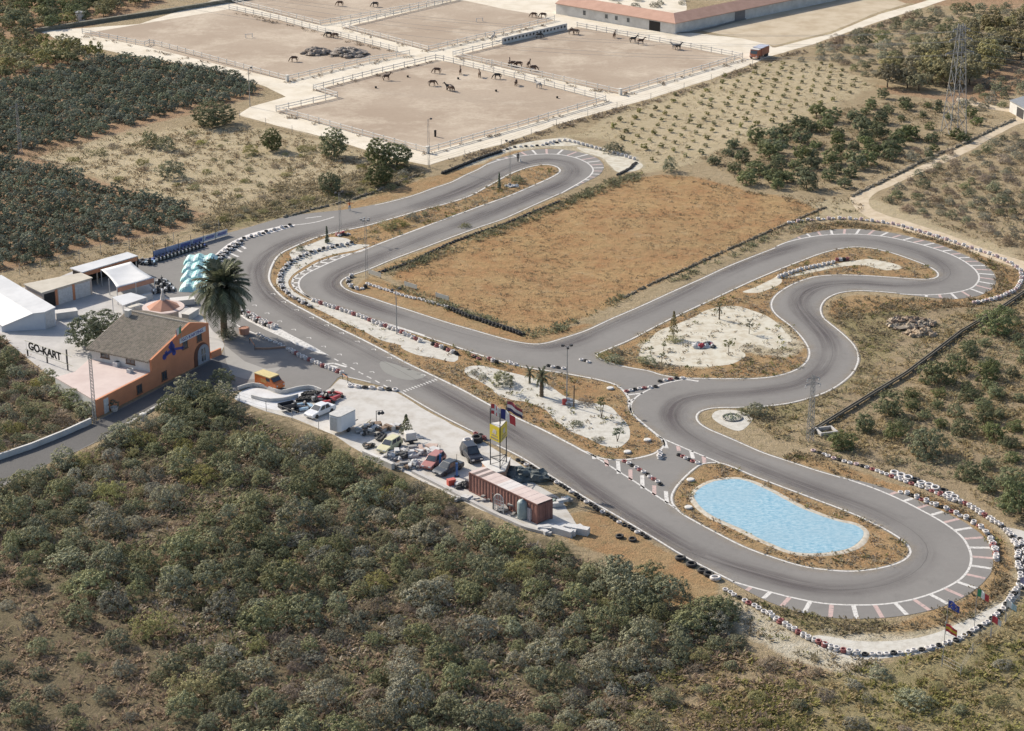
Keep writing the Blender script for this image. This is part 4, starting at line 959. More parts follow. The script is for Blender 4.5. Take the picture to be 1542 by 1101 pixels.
tufts('ditch_weeds', [[(560,412),(640,385),(720,352),(850,302),(935,265),(965,262),(960,272),(850,314),(760,348),(680,380),(590,418)], [(560,420),(680,470),(785,505),(800,510),(845,500),(945,450),(940,442),(840,490),(790,497),(690,462),(590,425)], [(1000,425),(1080,388),(1180,345),(1240,318),(1240,325),(1180,355),(1080,398),(1010,432)]], 2.2, .6, .5, LM['greenscrub'], 10, 'dense green weeds along the edges of the brown field')
tufts('fence_weeds', FENCEL, 1.6, .5, .5, LM['dry'], 30, 'dark dry weeds along the feet of the paddock fences', 12, -.7)
tufts('sapling_grass', [REG['pale'][0]], .5, .5, .22, LM['straw'], 12, 'sparse yellow grass in the sapling field', 8)

# ---- palms
def frond_mesh(seed, L, droop, pairs=26, leaf=0.6):
    rng = np.random.default_rng(seed); V = []; F = []
    def pos(t): return np.array([L * (t - 0.12 * t * t * droop), 0, L * (0.55 * t - droop * 0.78 * t * t)])
    for i in range(9):
        t0, t1 = i / 9, (i + 1) / 9; a, b = pos(t0), pos(t1); wd = 0.06 * (1 - t0 * .7); o = len(V)
        V += [a + (0, wd, 0), a - (0, wd, 0), b - (0, wd * .8, 0), b + (0, wd * .8, 0)]; F.append((o, o + 1, o + 2, o + 3))
    for i in range(pairs):
        t = 0.14 + 0.86 * i / pairs; p = pos(t); tg = pos(min(1, t + .03)) - pos(t - .03); tg /= np.linalg.norm(tg)
        l = leaf * (0.55 + 0.9 * math.sin(math.pi * min(1, t * .92)))
        for s in (-1, 1):
            d = tg * 0.7 + np.array([0, s, 0]) * 0.85 + np.array([0, 0, rng.uniform(-.35, .1)]); d = d / np.linalg.norm(d)
            q = p + d * l; q[2] -= 0.2 * l; wv_ = tg * 0.075; o = len(V)
            V += [p - wv_, p + wv_, (p + q) / 2 + wv_ * 1.2, q]; F.append((o, o + 1, o + 2, o + 3))
    return mesh_np('frond', V, F, LM['palm'])
FROND = [frond_mesh(i, 3.7, d) for i, d in enumerate((0.55, 0.85, 1.15, 1.5))]
M['palm_trunk'] = pm('palm_trunk', (0.2, 0.15, 0.1), (0.1, 0.075, 0.05), 5, 0.95, 0.8)
def palm(x, y, h, r0, L, nf, label, seed):
    r_ = random.Random(seed); e = empty('palm_tree', G(x, y), 0, label, 'palm')
    t = MB(); prof = []
    for i in range(int(h / 0.22) + 1):
        z = i * 0.22; k = r0 * (1.15 - 0.25 * min(1, z / max(h, .1))) * (1.08 if i % 2 else 0.94); prof.append((k, z - 0.05))
    prof += [(r0 * 1.5, h - .2), (r0 * 1.2, h + .25), (0.05, h + .5)]
    t.lathe(prof, 12); t.build('trunk', M['palm_trunk'], e, True, False)
    for i in range(nf):
        f = i / nf; tilt = 1.05 - 1.55 * f ** 0.9
        o = link('frond', FROND[min(3, int(f * 4.4))], e, (0, 0, h + .25 - .35 * f), (0, -tilt, i * 2.399 + r_.uniform(-.2, .2)))
        k = L / 3.7 * r_.uniform(.85, 1.08); o.scale = (k, k, k)
    return e
palm(338, 506, 6.9, 0.45, 4.95, 96, 'tall date palm with a huge drooping crown beside the clubhouse', 3)
palm(815.5, 597, 2.7, 0.26, 1.5, 26, 'young palm with a stout trunk on the gravel bed by the tall lamp', 4)
palm(797.5, 577, 1.3, 0.14, 1.1, 18, 'small palm on the gravel bed left of the stout young palm', 5)
palm(1083, 481, 1.6, 0.1, 0.8, 14, 'little palm on the chalky bed below the upper straight', 6)

# ---- small planted trees on the beds, each with a crown of its own
def little(kind, x, y, h, r, label, mat, stems=1, conic=False, trunk=0.35, seed=0, leaf=0.22):
    e = empty(kind, G(x, y), 0, label, 'tree')
    t = MB()
    for s in range(stems):
        a = s * 2.1; t.tube((0, 0, -.03), (math.cos(a) * .35 * (stems > 1), math.sin(a) * .35 * (stems > 1), h * (.75 if stems > 1 else .6)), 0.06, 0.03, 6)
    t.build('trunk', M['bark'], e, True, False)
    if conic:
        rng = np.random.default_rng(seed); n = 420; z = rng.random(n) ** 1.3; a = rng.uniform(0, 6.28, n); q = r * (1 - z) * rng.uniform(.45, 1.05, n) + .05
        P = np.stack([np.cos(a) * q, np.sin(a) * q, trunk * h + z * h * (1 - trunk)], 1); Nn = np.stack([np.cos(a), np.sin(a), np.full(n, .4)], 1)
        V, F = leaves(P, Nn, leaf * rng.uniform(.7, 1.4, n), rng, 0.4)
    else:
        V, F = crown(seed, r, (h * (1 - trunk)) / 2, h * (trunk + (1 - trunk) / 2), 16, 12, leaf, -.8, .4, .3, .45)
    link('crown', mesh_np('crown', V, F, mat), e)
    return e
little('conifer', 612, 652, 2.6, 0.95, 'bushy little conifer at the edge of the gravel yard', LM['lentisk'], 1, True, 0.02, 21)
little('young_tree', 1014, 510, 4.2, 0.75, 'slender young tree on the gravel bed beside the upper straight', LM['olive'], 1, True, 0.22, 22)
little('young_tree', 1128, 503, 2.4, 0.6, 'thin young tree on the far side of the chalky bed', LM['greyleaf'], 1, False, .35, 23)
little('young_tree', 1097, 535, 2.5, 0.75, 'young tree with a flat crown near the tyres on the gravel bed', LM['lime'], 1, False, .5, 24)
little('clipped_shrub', 980, 534, 1.3, 0.32, 'leftmost of the three clipped shrubs on the gravel bed', LM['lentisk'], 1, False, .35, 25, .14)
little('clipped_shrub', 999.5, 527.5, 1.3, 0.36, 'rear one of the three clipped shrubs on the gravel bed', LM['lentisk'], 1, False, .3, 26, .14)
little('clipped_shrub', 996.5, 546, 1.7, 0.4, 'nearest of the three clipped shrubs on the gravel bed', LM['lentisk'], 1, False, .4, 27, .14)
little('young_tree', 768, 593, 1.9, 0.85, 'small spreading tree on the gravel bed beside the round bush', LM['greyleaf'], 1, False, .5, 28)
little('young_tree', 905.5, 629, 3.0, 0.7, 'many stemmed young tree near the track corner on the gravel bed', LM['lime'], 4, False, .55, 29)
little('young_tree', 929.5, 665, 1.9, 0.8, 'little tree with dark leaves at the lower tip of the gravel bed', LM['orange_tree'], 2, False, .45, 30)
little('cypress', 492.6, 366, 2.9, 0.3, 'thin dark cypress on the white island at the first bend', LM['orange_tree'], 1, True, .05, 31, .2)
little('cypress', 751.8, 284, 3.0, 0.3, 'thin dark cypress on the island near the far hairpin', LM['orange_tree'], 1, True, .05, 32, .2)
for x, y, r, k, lb in ((757,578,1.75,'green_bush','round clipped bush in the middle of the gravel bed'), (868,641,.75,'green_bush','small dark shrub near the tall lamp on the gravel bed'), (900,665,.7,'grey_shrub','low weed bush at the rim of the gravel bed'),
                       (713,563,.7,'grey_shrub','spiky plant at the upper end of the gravel bed'), (727,569,.7,'grey_shrub','second spiky plant beside the upper end of the gravel bed'), (880,607,1.1,'dry_shrub','dark shrub behind the foot of the tall lamp'),
                       (1016,514,1.3,'yellow_shrub','green ground bush at the foot of the slender tree'), (780,275,1.2,'green_bush','dark bush beside the mast on the far island'), (452,377,.75,'green_bush','flat dark bush on the white island of the first bend'),
                       (1138,625,1.5,'green_bush','dark bush at the edge of the small round bed'), (1120,622,.9,'green_bush','small bush between the round bed and the track'), (700,342,1.0,'yellow_shrub','weedy bush under the second straight'),
                       (585,345,1.5,'yellow_shrub','left weedy bush on the long island'), (600,341,1.4,'yellow_shrub','middle weedy bush on the long island'), (622,331,1.3,'grey_shrub','right weedy bush on the long island'), (640,325,.8,'green_bush','little dark plant on the long island'),
                       (912,540,1.1,'yellow_shrub','left bush at the tip of the central island'), (925,545,1.2,'green_bush','right bush at the tip of the central island'), (928,533,1.0,'grey_shrub','rear bush at the tip of the central island'), (975,549,1.3,'green_bush','dark bush at the left rim of the central bed')):
    bush(k, G(x, y), r, lb, 'bush', None, .8)
# ring of plants in the small round bed
e = empty('flower_bed', G(1102.6, 629.5), 0, 'dark round flower bed in the middle of the small white gravel patch', 'flower bed')
V, F = crown(41, 1.15, .4, .12, 40, 10, .16, -.1, .2, .2, .22); link('planting', mesh_np('planting', V, F, LM['orange_tree']), e)
mb = MB(); mb.lathe([(1.25, 0), (1.4, .12), (1.3, .2), (1.15, .12), (1.15, 0)], 24); mb.build('stone_ring', pm('ring_stone', (.3, .28, .25)), e, True, False)
# ================================================================ BUILDINGS
def hit(px, py, A, n):
    """where the line of sight meets a wall plane"""
    dx = (px - 771.0) / FPX; dy = -(py - 550.5) / FPX
    d = Vector((dx, math.cos(PITCH) + dy * math.sin(PITCH), -math.sin(PITCH) + dy * math.cos(PITCH)))
    o = Vector((0, 0, CAMH)); t = (A - o).dot(n) / d.dot(n)
    return o + d * t
M['tiles'] = pm('weathered_tiles', (0.33, 0.28, 0.225), (0.2, 0.175, 0.135), 2.2, 0.9, 0.5, lo=0.4, hi=0.6)
M['orange_wall'] = pm('orange_plaster', (0.6, 0.255, 0.135), (0.51, 0.215, 0.115), 0.5, 0.9, 0.1)
M['white_wall'] = pm('white_plaster', (0.64, 0.62, 0.59), (0.5, 0.48, 0.45), 0.45, 0.9, 0.1)
M['pink_roof'] = pm('pinkish_flat_roof', (0.6, 0.5, 0.46), (0.52, 0.42, 0.385), 0.3, 0.9, 0.1)
M['white_roof'] = pm('white_sheet_roof', (0.6, 0.605, 0.615), (0.5, 0.505, 0.515), 0.25, 0.6, 0.05)
M['tan_roof'] = pm('tan_fibre_roof', (0.52, 0.48, 0.41), (0.44, 0.4, 0.335), 0.4, 0.9, 0.1)
M['beige_wall'] = pm('beige_plaster', (0.6, 0.5, 0.42), None, 0.6, 0.9)
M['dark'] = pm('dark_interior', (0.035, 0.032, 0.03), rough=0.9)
M['glass'] = pm('window_glass', (0.05, 0.06, 0.07), (0.08, 0.09, 0.1), 1.0, 0.06, spec=0.8)
M['frame'] = pm('window_frame', (0.16, 0.1, 0.07), rough=0.6)
M['lightframe'] = pm('pale_frame', (0.6, 0.6, 0.6), rough=0.6)
M['steel'] = pm('galvanised_steel', (0.36, 0.36, 0.36), (0.27, 0.27, 0.27), 2, 0.5, metal=0.3)
M['darksteel'] = pm('dark_steel', (0.06, 0.06, 0.065), rough=0.5)
M['terracotta'] = pm('terracotta_tiles', (0.5, 0.27, 0.19), (0.42, 0.22, 0.155), 0.6, 0.9, 0.2)

class Wall:
    """a vertical wall plane: u runs along it, n points out of it"""
    def __init__(s, A, B):
        s.A = Vector((A.x, A.y, 0)); d = Vector((B.x - A.x, B.y - A.y, 0)); s.L = d.length; s.u = d.normalized()
        s.n = Vector((s.u.y, -s.u.x, 0)); s.ang = math.atan2(s.u.y, s.u.x)
    def uz(s, px, py):
        p = hit(px, py, s.A, s.n); return (p - s.A).dot(s.u), p.z
    def P(s, u, d, z): q = s.A + s.u * u + s.n * d; return Vector((q.x, q.y, z))
    def box(s, mb, u0, u1, d0, d1, z0, z1, mi=0):
        c = s.P((u0 + u1) / 2, (d0 + d1) / 2, (z0 + z1) / 2)
        mb.box(c, (abs(u1 - u0), abs(d1 - d0), abs(z1 - z0)), s.ang, mi); return mb
    def window(s, parent, u0, u1, z0, z1, fm='frame', nm='window', bars=True):
        f = MB(); t = 0.09
        for a, b, c, d in ((u0, u1, z1 - t, z1), (u0, u1, z0, z0 + t), (u0, u0 + t, z0 + t, z1 - t), (u1 - t, u1, z0 + t, z1 - t)): s.box(f, a, b, 0.0, 0.07, c, d)
        if bars: s.box(f, (u0 + u1) / 2 - .035, (u0 + u1) / 2 + .035, 0.0, 0.06, z0 + t, z1 - t)
        s.box(f, u0 - .08, u1 + .08, 0.0, 0.12, z0 - .09, z0 - .002)
        fo = f.build(nm, M[fm], parent)
        g = MB(); s.box(g, u0 + t, u1 - t, 0.003, 0.03, z0 + t, z1 - t)
        me = g.mesh('pane', M['glass'], False, parent.location); link('pane', me, fo)
        return fo
def text(body, size, mat, parent, mtx, extrude=0.02, nm='lettering', sx=1.0, bold=0.0):
    cu = bpy.data.curves.new('lettering', 'FONT'); cu.body = body; cu.size = size; cu.extrude = extrude; cu.align_x = 'CENTER'; cu.align_y = 'CENTER'; cu.offset = bold
    t = bpy.data.objects.new('t', cu); COL.objects.link(t)
    dg = bpy.context.evaluated_depsgraph_get(); me = bpy.data.meshes.new_from_object(t.evaluated_get(dg))
    bpy.data.objects.remove(t); me.materials.clear(); me.materials.append(mat)
    me.transform(mtx @ Matrix.Diagonal((sx, 1, 1, 1)))
    if parent is not None: me.transform(Matrix.Translation(-parent.location))
    return link(nm, me, parent)
def wall_mtx(wl, u, d, z, flip=False):
    """text lying on a wall, readable from outside"""
    p = wl.P(u, d, z); x = wl.u; y = Vector((0, 0, 1)); zz = wl.n
    return Matrix(((x.x, y.x, zz.x, p.x), (x.y, y.y, zz.y, p.y), (x.z, y.z, zz.z, p.z), (0, 0, 0, 1)))

# ---- clubhouse
FW = Wall(G(147, 628.5), G(317, 541))
club = empty('clubhouse', FW.P(12, -5, 0), 0, 'orange clubhouse with a gabled tile roof and a flat roofed annex by the road', 'clubhouse')
uE, zE = FW.uz(227.5, 543.5)[0], 4.25
uR, zR = FW.uz(286.5, 487.8)
uB = FW.L; zB = FW.uz(314.5, 487.6)[1]
zE = FW.uz(227.8, 543.6)[1]
D = 10.8; T = 0.3
def sec(mb, prof, d0, d1, mi=0):
    n = len(prof); a = [FW.P(u, d0, z) for u, z in prof]; b = [FW.P(u, d1, z) for u, z in prof]
    fs = [tuple(range(n)), tuple(reversed(range(n, 2 * n)))] + [(i, n + i, n + (i + 1) % n, (i + 1) % n) for i in range(n)]
    return mb.add(a + b, fs, mi)
zA = FW.uz(146.5, 603.8)[1]; zA2 = FW.uz(226, 562.5)[1]; zA = (zA + zA2) / 2
m = MB(); sec(m, [(0, -.1), (uB, -.1), (uB, zB + .12), (uR, zR + .18), (uE, zE + .12), (uE, zA + .1), (0, zA + .1)], 0, -T)
m.build('front_wall', M['orange_wall'], club)
m = MB(); sec(m, [(uE + .05, 0), (uB - .05, 0), (uB - .05, zB - .2), (uR, zR - .2), (uE + .05, zE - .2)], -T, -D)
m.build('side_wall', M['white_wall'], club)
m = MB()
def slope(u0, z0, u1, z1):
    k = int((D - T + .2) / 0.16); cnt = k
    for i in range(cnt):
        d0 = -T - (D - T + .25) * i / cnt; d1 = -T - (D - T + .25) * (i + 1) / cnt; lift = 0.06 if i % 2 else 0.0
        a = [FW.P(u0, d0, z0 + lift), FW.P(u0, d1, z0 + lift), FW.P(u1, d1, z1 + lift), FW.P(u1, d0, z1 + lift)]
        b = [p + Vector((0, 0, -.16)) for p in a]
        m.hexa(b, a)
slope(uE - .35, zE - .02 - .35 * (zR - zE) / (uR - uE), uR, zR + .03)
slope(uR, zR + .03, uB + .1, zB)
ro = m.build('roof', M['tiles'], club)
m = MB()
for i in range(26): m.tube(FW.P(uR, -T - i * .41, zR + .06), FW.P(uR, -T - i * .41 - .43, zR + .09), .16, .19, 8)
ri = m.mesh('ridge_tile', pm('ridge_mortar', (0.42, 0.37, 0.31)), False, club.location); link('ridge_tile', ri, ro)
pc = FW.P(uR - 1.0, -D + .7, 0); m = MB(); m.box((pc.x, pc.y, zR - .1), (.7, .7, 1.3), FW.ang); m.box((pc.x, pc.y, zR + .6), (.9, .9, .12), FW.ang)
link('chimney', m.mesh('chimney', M['white_wall'], False, club.location), ro)
# annex
q = [G(x, y, zA) for x, y in ((226, 562.5), (139, 537), (113, 560), (83, 568.5), (138, 606))]
q = [FW.P(uE + .3, -T, 0), q[1], q[2], q[3], FW.P(0, -T - .02, 0)]
m = MB(); m.prism([(p.x, p.y) for p in q], -.1, zA - .15); m.build('annex_wall', M['white_wall'], club)
m = MB(); m.prism([(p.x, p.y) for p in q], zA - .148, zA + .03); m.build('annex_roof', M['pink_roof'], club)
for px, py, dim in ((177, 551, (1.1, .8, .6)), (196, 561, (.8, .6, .5))):
    p = G(px, py, zA); m = MB(); m.box((p.x, p.y, zA + .03 + dim[2] / 2), dim, FW.ang); m.lathe([(.25, dim[2] + .03), (.25, dim[2] + .08), (0.01, dim[2] + .09)], 12, (p.x, p.y, zA), 1)
    m.build('air_unit', [M['lightframe'], M['darksteel']], club)
for a, b in (((295, 502.5), (304.5, 512.5)), ((274, 513.5), (283, 523)), ((203.5, 578.5), (216, 592.5)), ((241.5, 558), (253, 573))):
    u0, z1 = FW.uz(*a); u1, z0 = FW.uz(*b); um = (u0 + u1) / 2; zc = (z0 + z1) / 2
    FW.window(club, um - .55, um + .55, zc - .62, zc + .62)
SW = Wall(FW.P(uE + .05, -D, 0), FW.P(uE + .05, -T, 0))
for a, b in (((153, 530), (163.5, 539)), ((189, 539), (204, 548))):
    u0, z1 = SW.uz(*a); u1, z0 = SW.uz(*b); um = (u0 + u1) / 2; zc = (z0 + z1) / 2; SW.window(club, um - .75, um + .75, zc - .45, zc + .45)
u0, _ = FW.uz(156, 610); m = MB(); FW.box(m, u0, u0 + .95, 0, .06, 0, 2.05); dr = m.build('door', M['lightframe'], club)
m = MB(); FW.box(m, u0 + .78, u0 + .86, .06, .12, .95, 1.1); link('handle', m.mesh('handle', M['darksteel'], False, club.location), dr)
# arched entrance: dark reveal, grey arch, glazed leaf
ua, _ = FW.uz(305.5, 540)
def arch(mb, uc, wd, h, d0, d1, mi=0):
    pr = [(uc - wd, 0.0), (uc + wd, 0.0)] + [(uc + wd * math.cos(t), h - wd + wd * math.sin(t)) for t in [math.pi * k / 12 for k in range(13)]]
    sec(mb, pr, d1, d0, mi)
m = MB(); arch(m, ua - .25, 1.75, 3.1, 0, .05); m.build('arch_reveal', pm('dark_arch', (0.14, 0.06, 0.04)), club)
m = MB(); arch(m, ua + .1, 1.3, 2.75, .053, .1); ad = m.build('arched_door', pm('blue_grey_door', (0.3, 0.32, 0.36)), club)
m = MB()
for du in (-.45, .02):
    for z in (.35, 1.35): FW.box(m, ua + .1 + du, ua + .1 + du + .4, .1, .12, z, z + .85)
link('pane', m.mesh('pane', M['glass'], False, club.location), ad)
m = MB(); FW.box(m, ua - .06 + .1, ua + .1, .1, .17, .2, 2.3); link('frame', m.mesh('frame', M['lightframe'], False, club.location), ad)
# banner with blue writing, kart emblem painted on the gable
u0, z0 = FW.uz(272, 513); u1, z1 = FW.uz(307, 496); zb = (z0 + z1) / 2
sb = empty('banner', FW.P((u0 + u1) / 2, .1, zb), 0, 'long white banner with blue lettering across the orange gable', 'sign')
m = MB(); FW.box(m, u0 - .3, u1 + .3, .02, .08, zb - .36, zb + .36); m.build('board', pm('banner_white', (0.68, 0.68, 0.7)), sb)
M['sign_blue'] = pm('sign_blue', (0.05, 0.07, 0.3), rough=0.5); M['sign_black'] = pm('sign_black', (0.03, 0.03, 0.03), rough=0.5)
text('GO KARTING', .62, M['sign_blue'], sb, wall_mtx(FW, (u0 + u1) / 2, .085, zb), .01, 'lettering', 1.25, .012)
em = MB()
def fz(px, py): return FW.uz(px, py)
for (ax, ay), (bx, by), wd in (((246, 537), (262, 525), .5), ((262, 526), (277, 523), .35), ((255, 520), (262, 530), .7), ((249, 534), (252, 531), .8)):
    (ua_, za_), (ub_, zb_) = fz(ax, ay), fz(bx, by)
    em.tube(FW.P(ua_, .03, za_), FW.P(ub_, .03, zb_), wd / 2, wd / 2, 8)
for px, py, r in ((247.5, 537.5, .42), (262, 531, .4), (258, 517.5, .32), (275, 523.5, .3), (259, 523, .55)):
    uu, zz = fz(px, py); p = FW.P(uu, .02, zz)
    em.lathe([(r, 0), (r, .06), (0.001, .07)], 14, (0, 0, 0), 0, Matrix.Translation(p) @ FW.n.to_track_quat('Z', 'Y').to_matrix().to_4x4())
for i in range(len(em.v)):  # painted relief: press it flat against the wall
    p = Vector(em.v[i]); d = (p - FW.A).dot(FW.n); em.v[i] = tuple(p - FW.n * (d - min(max(d, 0.006), 0.05)))
em.build('kart_emblem', M['sign_blue'], club)

# ---- flags
def flag(mb_par, pole_px, h, size, cols, label, vert=True, fly=(0.75, -0.45), r=0.045, base_z=0.0, name='flagpole', cross=None, polemat='steel', emblem=None):
    p = G(*pole_px) if isinstance(pole_px, tuple) else pole_px
    e = empty(name, (p.x, p.y, base_z), 0, label, 'flag')
    m = MB(); m.tube((0, 0, 0), (0, 0, h), r, r * .7, 8); m.lathe([(0.01, h + .14), (.07, h + .07), (.05, h)][::-1], 8)
    m.build('pole', M[polemat], e, False, False)
    f = Vector((fly[0], fly[1], 0)).normalized(); s = Vector((-f.y, f.x, 0)); L, Hh = size; nu, nv = 12, 9
    V = []; F = []; MI = []
    for j in range(nv + 1):
        for i in range(nu + 1):
            a, b = i / nu, j / nv
            w_ = .12 * math.sin(a * 7 + b * 1.2) * (a ** .6) * L
            q = Vector((0, 0, h - .08 - b * Hh - a * a * .42 * L)) + f * (a * L * .86 + r) + s * w_; V.append(q)
    for j in range(nv):
        for i in range(nu):
            F.append((j * (nu + 1) + i, j * (nu + 1) + i + 1, (j + 1) * (nu + 1) + i + 1, (j + 1) * (nu + 1) + i))
            k = int((i if vert else j) * len(cols) / (nu if vert else nv))
            if cross and (3 <= i <= 4 or 4 <= j <= 5) : k = 1
            if emblem: k = 1 if emblem(i / (nu - 1), j / (nv - 1)) else 0
            MI.append(min(k, len(cols) - 1))
    mats = [flat('cloth_%d_%d_%d' % tuple(int(x * 100) for x in c), c, 0.8) for c in cols]
    me = bpy.data.meshes.new('cloth'); me.from_pydata([tuple(v) for v in V], [], F)
    for mm in mats: me.materials.append(mm)
    for pl, k in zip(me.polygons, MI): pl.material_index = k; pl.use_smooth = True
    o = link('cloth', me, e); sl = o.modifiers.new('thick', 'SOLIDIFY'); sl.thickness = 0.012
    return e
GRN, WHT, RED, BLU, YEL, BLK = (0.06, 0.3, 0.15), (0.72, 0.72, 0.7), (0.55, 0.07, 0.08), (0.05, 0.08, 0.35), (0.75, 0.5, 0.07), (0.03, 0.03, 0.05)
uf, zf = FW.uz(271, 507)
p = FW.P(uf, .25, 0); flag(None, p, 2.3, (1.5, 1.0), [GRN, WHT, RED], 'green white and red flag leaning out from the clubhouse gable', True, (-.45, -.9), .035, zf - .6, 'gable_flag')

# ---- shared shed builder: flat roof traced at its own height
def flat_roof(name, roof_px, z, label, cat, wall, roof, th=.14, over=.18, parent=None, walls=True):
    P = [G(x, y, z) for x, y in roof_px]; c = sum(P, Vector()) / len(P)
    e = empty(name, (c.x, c.y, 0), 0, label, cat)
    sh = [(p.x + (c.x - p.x) * .04, p.y + (c.y - p.y) * .04) for p in P]
    if walls: m = MB(); m.prism(sh, 0, z - th - .002); m.build('wall', M[wall], e)
    m = MB(); m.prism([(p.x, p.y) for p in P], z - th, z); m.build('roof', M[roof], e)
    return e, P
# ---- warehouse at the left edge
d = G(32.5, 428, 3.0) - G(85.7, 459.5, 3.0); d.z = 0; d = d * 1.5
c1, c2 = G(68, 496.5), G(84.5, 490.5); cl = G(3, 500)
prof = [Vector((cl.x, cl.y, 1.0)), Vector(G(48, 471, 2.7)), Vector((c1.x, c1.y, 2.85)), Vector((c2.x, c2.y, 3.0))]
wh = empty('warehouse', ((c1.x + cl.x) / 2 + d.x / 2, (c1.y + cl.y) / 2 + d.y / 2, 0), 0, 'white warehouse with a broad sheet roof at the left edge', 'warehouse')
m = MB(); n = len(prof); ins = Vector((-.0, 0, -.16))
low = [Vector((p.x, p.y, 0)) for p in prof]; top = [p + ins for p in prof]
for a, b in ((0, 1), (1, 2), (2, 3)):
    m.add([low[a], low[b], top[b], top[a]], [(0, 1, 2, 3)], 0)
m.add([low[3], low[3] + d, top[3] + d, top[3]], [(0, 1, 2, 3)], 0); m.add([low[0] + d, low[0], top[0], top[0] + d], [(0, 1, 2, 3)], 0)
m.add([low[0] + d, low[1] + d, low[2] + d, low[3] + d, top[3] + d, top[2] + d, top[1] + d, top[0] + d], [(7, 6, 5, 4, 3, 2, 1, 0)], 0)
m.build('wall', pm('bluish_white_wall', (0.6, 0.63, 0.67), (0.52, 0.55, 0.6), .4), wh)
m = MB()
for k in range(3):
    cnt = 26
    for i in range(cnt):
        q0, q1 = d * (-.02 + 1.04 * i / cnt), d * (-.02 + 1.04 * (i + 1) / cnt); lf = Vector((0, 0, 0.004 if i % 2 else 0))
        a = [prof[k] + q0 + lf, prof[k + 1] + q0 + lf, prof[k + 1] + q1 + lf, prof[k] + q1 + lf]
        m.hexa([p - Vector((0, 0, .12)) for p in a], a)
m.build('roof', M['white_roof'], wh)
DWALL = Wall(c1, c2); m = MB(); DWALL.box(m, .25, DWALL.L - .25, 0, .05, .05, 2.5); m.build('door', M['lightframe'], wh)
# ---- garages
g, P = flat_roof('garage', [(35, 427.5), (122, 410.5), (139.5, 418), (62.5, 441)], 2.7, 'long garage block with two white doors and a tan roof', 'garage', 'beige_wall', 'tan_roof')
GW = Wall(Vector((P[3].x, P[3].y, 0)) * .96 + Vector((P[3].x + (g.location.x - P[3].x), P[3].y + (g.location.y - P[3].y), 0)) * .04, Vector((P[2].x, P[2].y, 0)) * .96 + Vector((g.location.x, g.location.y, 0)) * .04)
for a, b in ((87.7, 109), (113.5, 136)):
    u0 = GW.uz(a, 445)[0]; u1 = GW.uz(b, 440)[0]; m = MB(); GW.box(m, u0, u1, 0, .05, .02, 2.3)
    for k in range(5): GW.box(m, u0 + .05, u1 - .05, .05, .065, .1 + k * .44, .14 + k * .44)
    m.build('garage_door', M['lightframe'], g)
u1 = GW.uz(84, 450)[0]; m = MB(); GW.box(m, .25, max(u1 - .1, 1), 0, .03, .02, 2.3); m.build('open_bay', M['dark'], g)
m = MB(); GW.box(m, GW.uz(109.5, 445)[0], GW.uz(113, 445)[0], 0.0, .08, 0, 2.5); GW.box(m, GW.uz(83.5, 450)[0], GW.uz(87, 450)[0], 0, .08, 0, 2.5); m.build('pier', M['orange_wall'], g)
# ---- long open shed with an orange fascia
s_, P = flat_roof('open_shed', [(105, 403.5), (192, 379.5), (207.5, 385), (124, 410)], 2.8, 'long open fronted shed with an orange fascia behind the canopy', 'shed', 'beige_wall', 'white_roof', walls=False)
SWL = Wall(P[3], P[2]); m = MB(); SWL.box(m, 0.05, SWL.L - .05, -.32, -.05, 2.0, 2.655); m.build('fascia', M['orange_wall'], s_)
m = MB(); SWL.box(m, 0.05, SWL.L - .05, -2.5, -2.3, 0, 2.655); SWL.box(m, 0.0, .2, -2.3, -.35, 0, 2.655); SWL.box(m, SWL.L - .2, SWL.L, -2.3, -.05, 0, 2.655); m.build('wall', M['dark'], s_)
for k in range(5):
    m = MB(); SWL.box(m, .3 + k * (SWL.L - .6) / 4 - .08, .3 + k * (SWL.L - .6) / 4 + .08, -.28, -.1, 0, 1.998); m.build('post', M['beige_wall'], s_)
# ---- canopy
cz = 2.7; q = [G(x, y, cz) for x, y in ((152, 406), (197, 394), (232, 418.5), (176, 433.5))]; c = sum(q, Vector()) / 4
cp = empty('canopy', (c.x, c.y, 0), 0, 'white sagging canvas canopy with a pink front edge', 'canopy')
V = []; F = []; nn = 10
for j in range(nn + 1):
    for i in range(nn + 1):
        a, b = i / nn, j / nn
        p = (q[0] * (1 - a) + q[1] * a) * (1 - b) + (q[3] * (1 - a) + q[2] * a) * b
        inw = (c - p) * 0.0
        sag = math.sin(math.pi * a) * math.sin(math.pi * b)
        pin = -.10 * math.sin(math.pi * b) * (a - .5) * 2
        p = p + (q[1] - q[0]) * pin * .5; V.append((p.x, p.y, cz - .35 * sag))
for j in range(nn):
    for i in range(nn): k = j * (nn + 1) + i; F.append((k + nn + 1, k + nn + 2, k + 1, k))
o = link('canvas', mesh_np('canvas', np.array(V) - np.array([c.x, c.y, 0]), F, M['white_roof'], True), cp); o.modifiers.new('t', 'SOLIDIFY').thickness = .03
CW = Wall(q[3], q[2]); m = MB(); CW.box(m, 0, CW.L, -.06, .02, cz - .75, cz - .02); m.build('fascia', M['terracotta'], cp)
for p in (q[0], q[3], q[2], q[1], q[0] * .5 + q[3] * .5, q[3] * .5 + q[2] * .5):
    m = MB(); m.tube((p.x, p.y, 0), (p.x, p.y, cz - .02), .07, None, 8); m.build('post', M['lightframe'], cp)
m = MB(); CW.box(m, .3, CW.L - 1.5, .9, 1.5, 0, .95); tag(m.build('counter', M['white_wall']), 'long white counter in front of the pink canopy edge', 'counter')
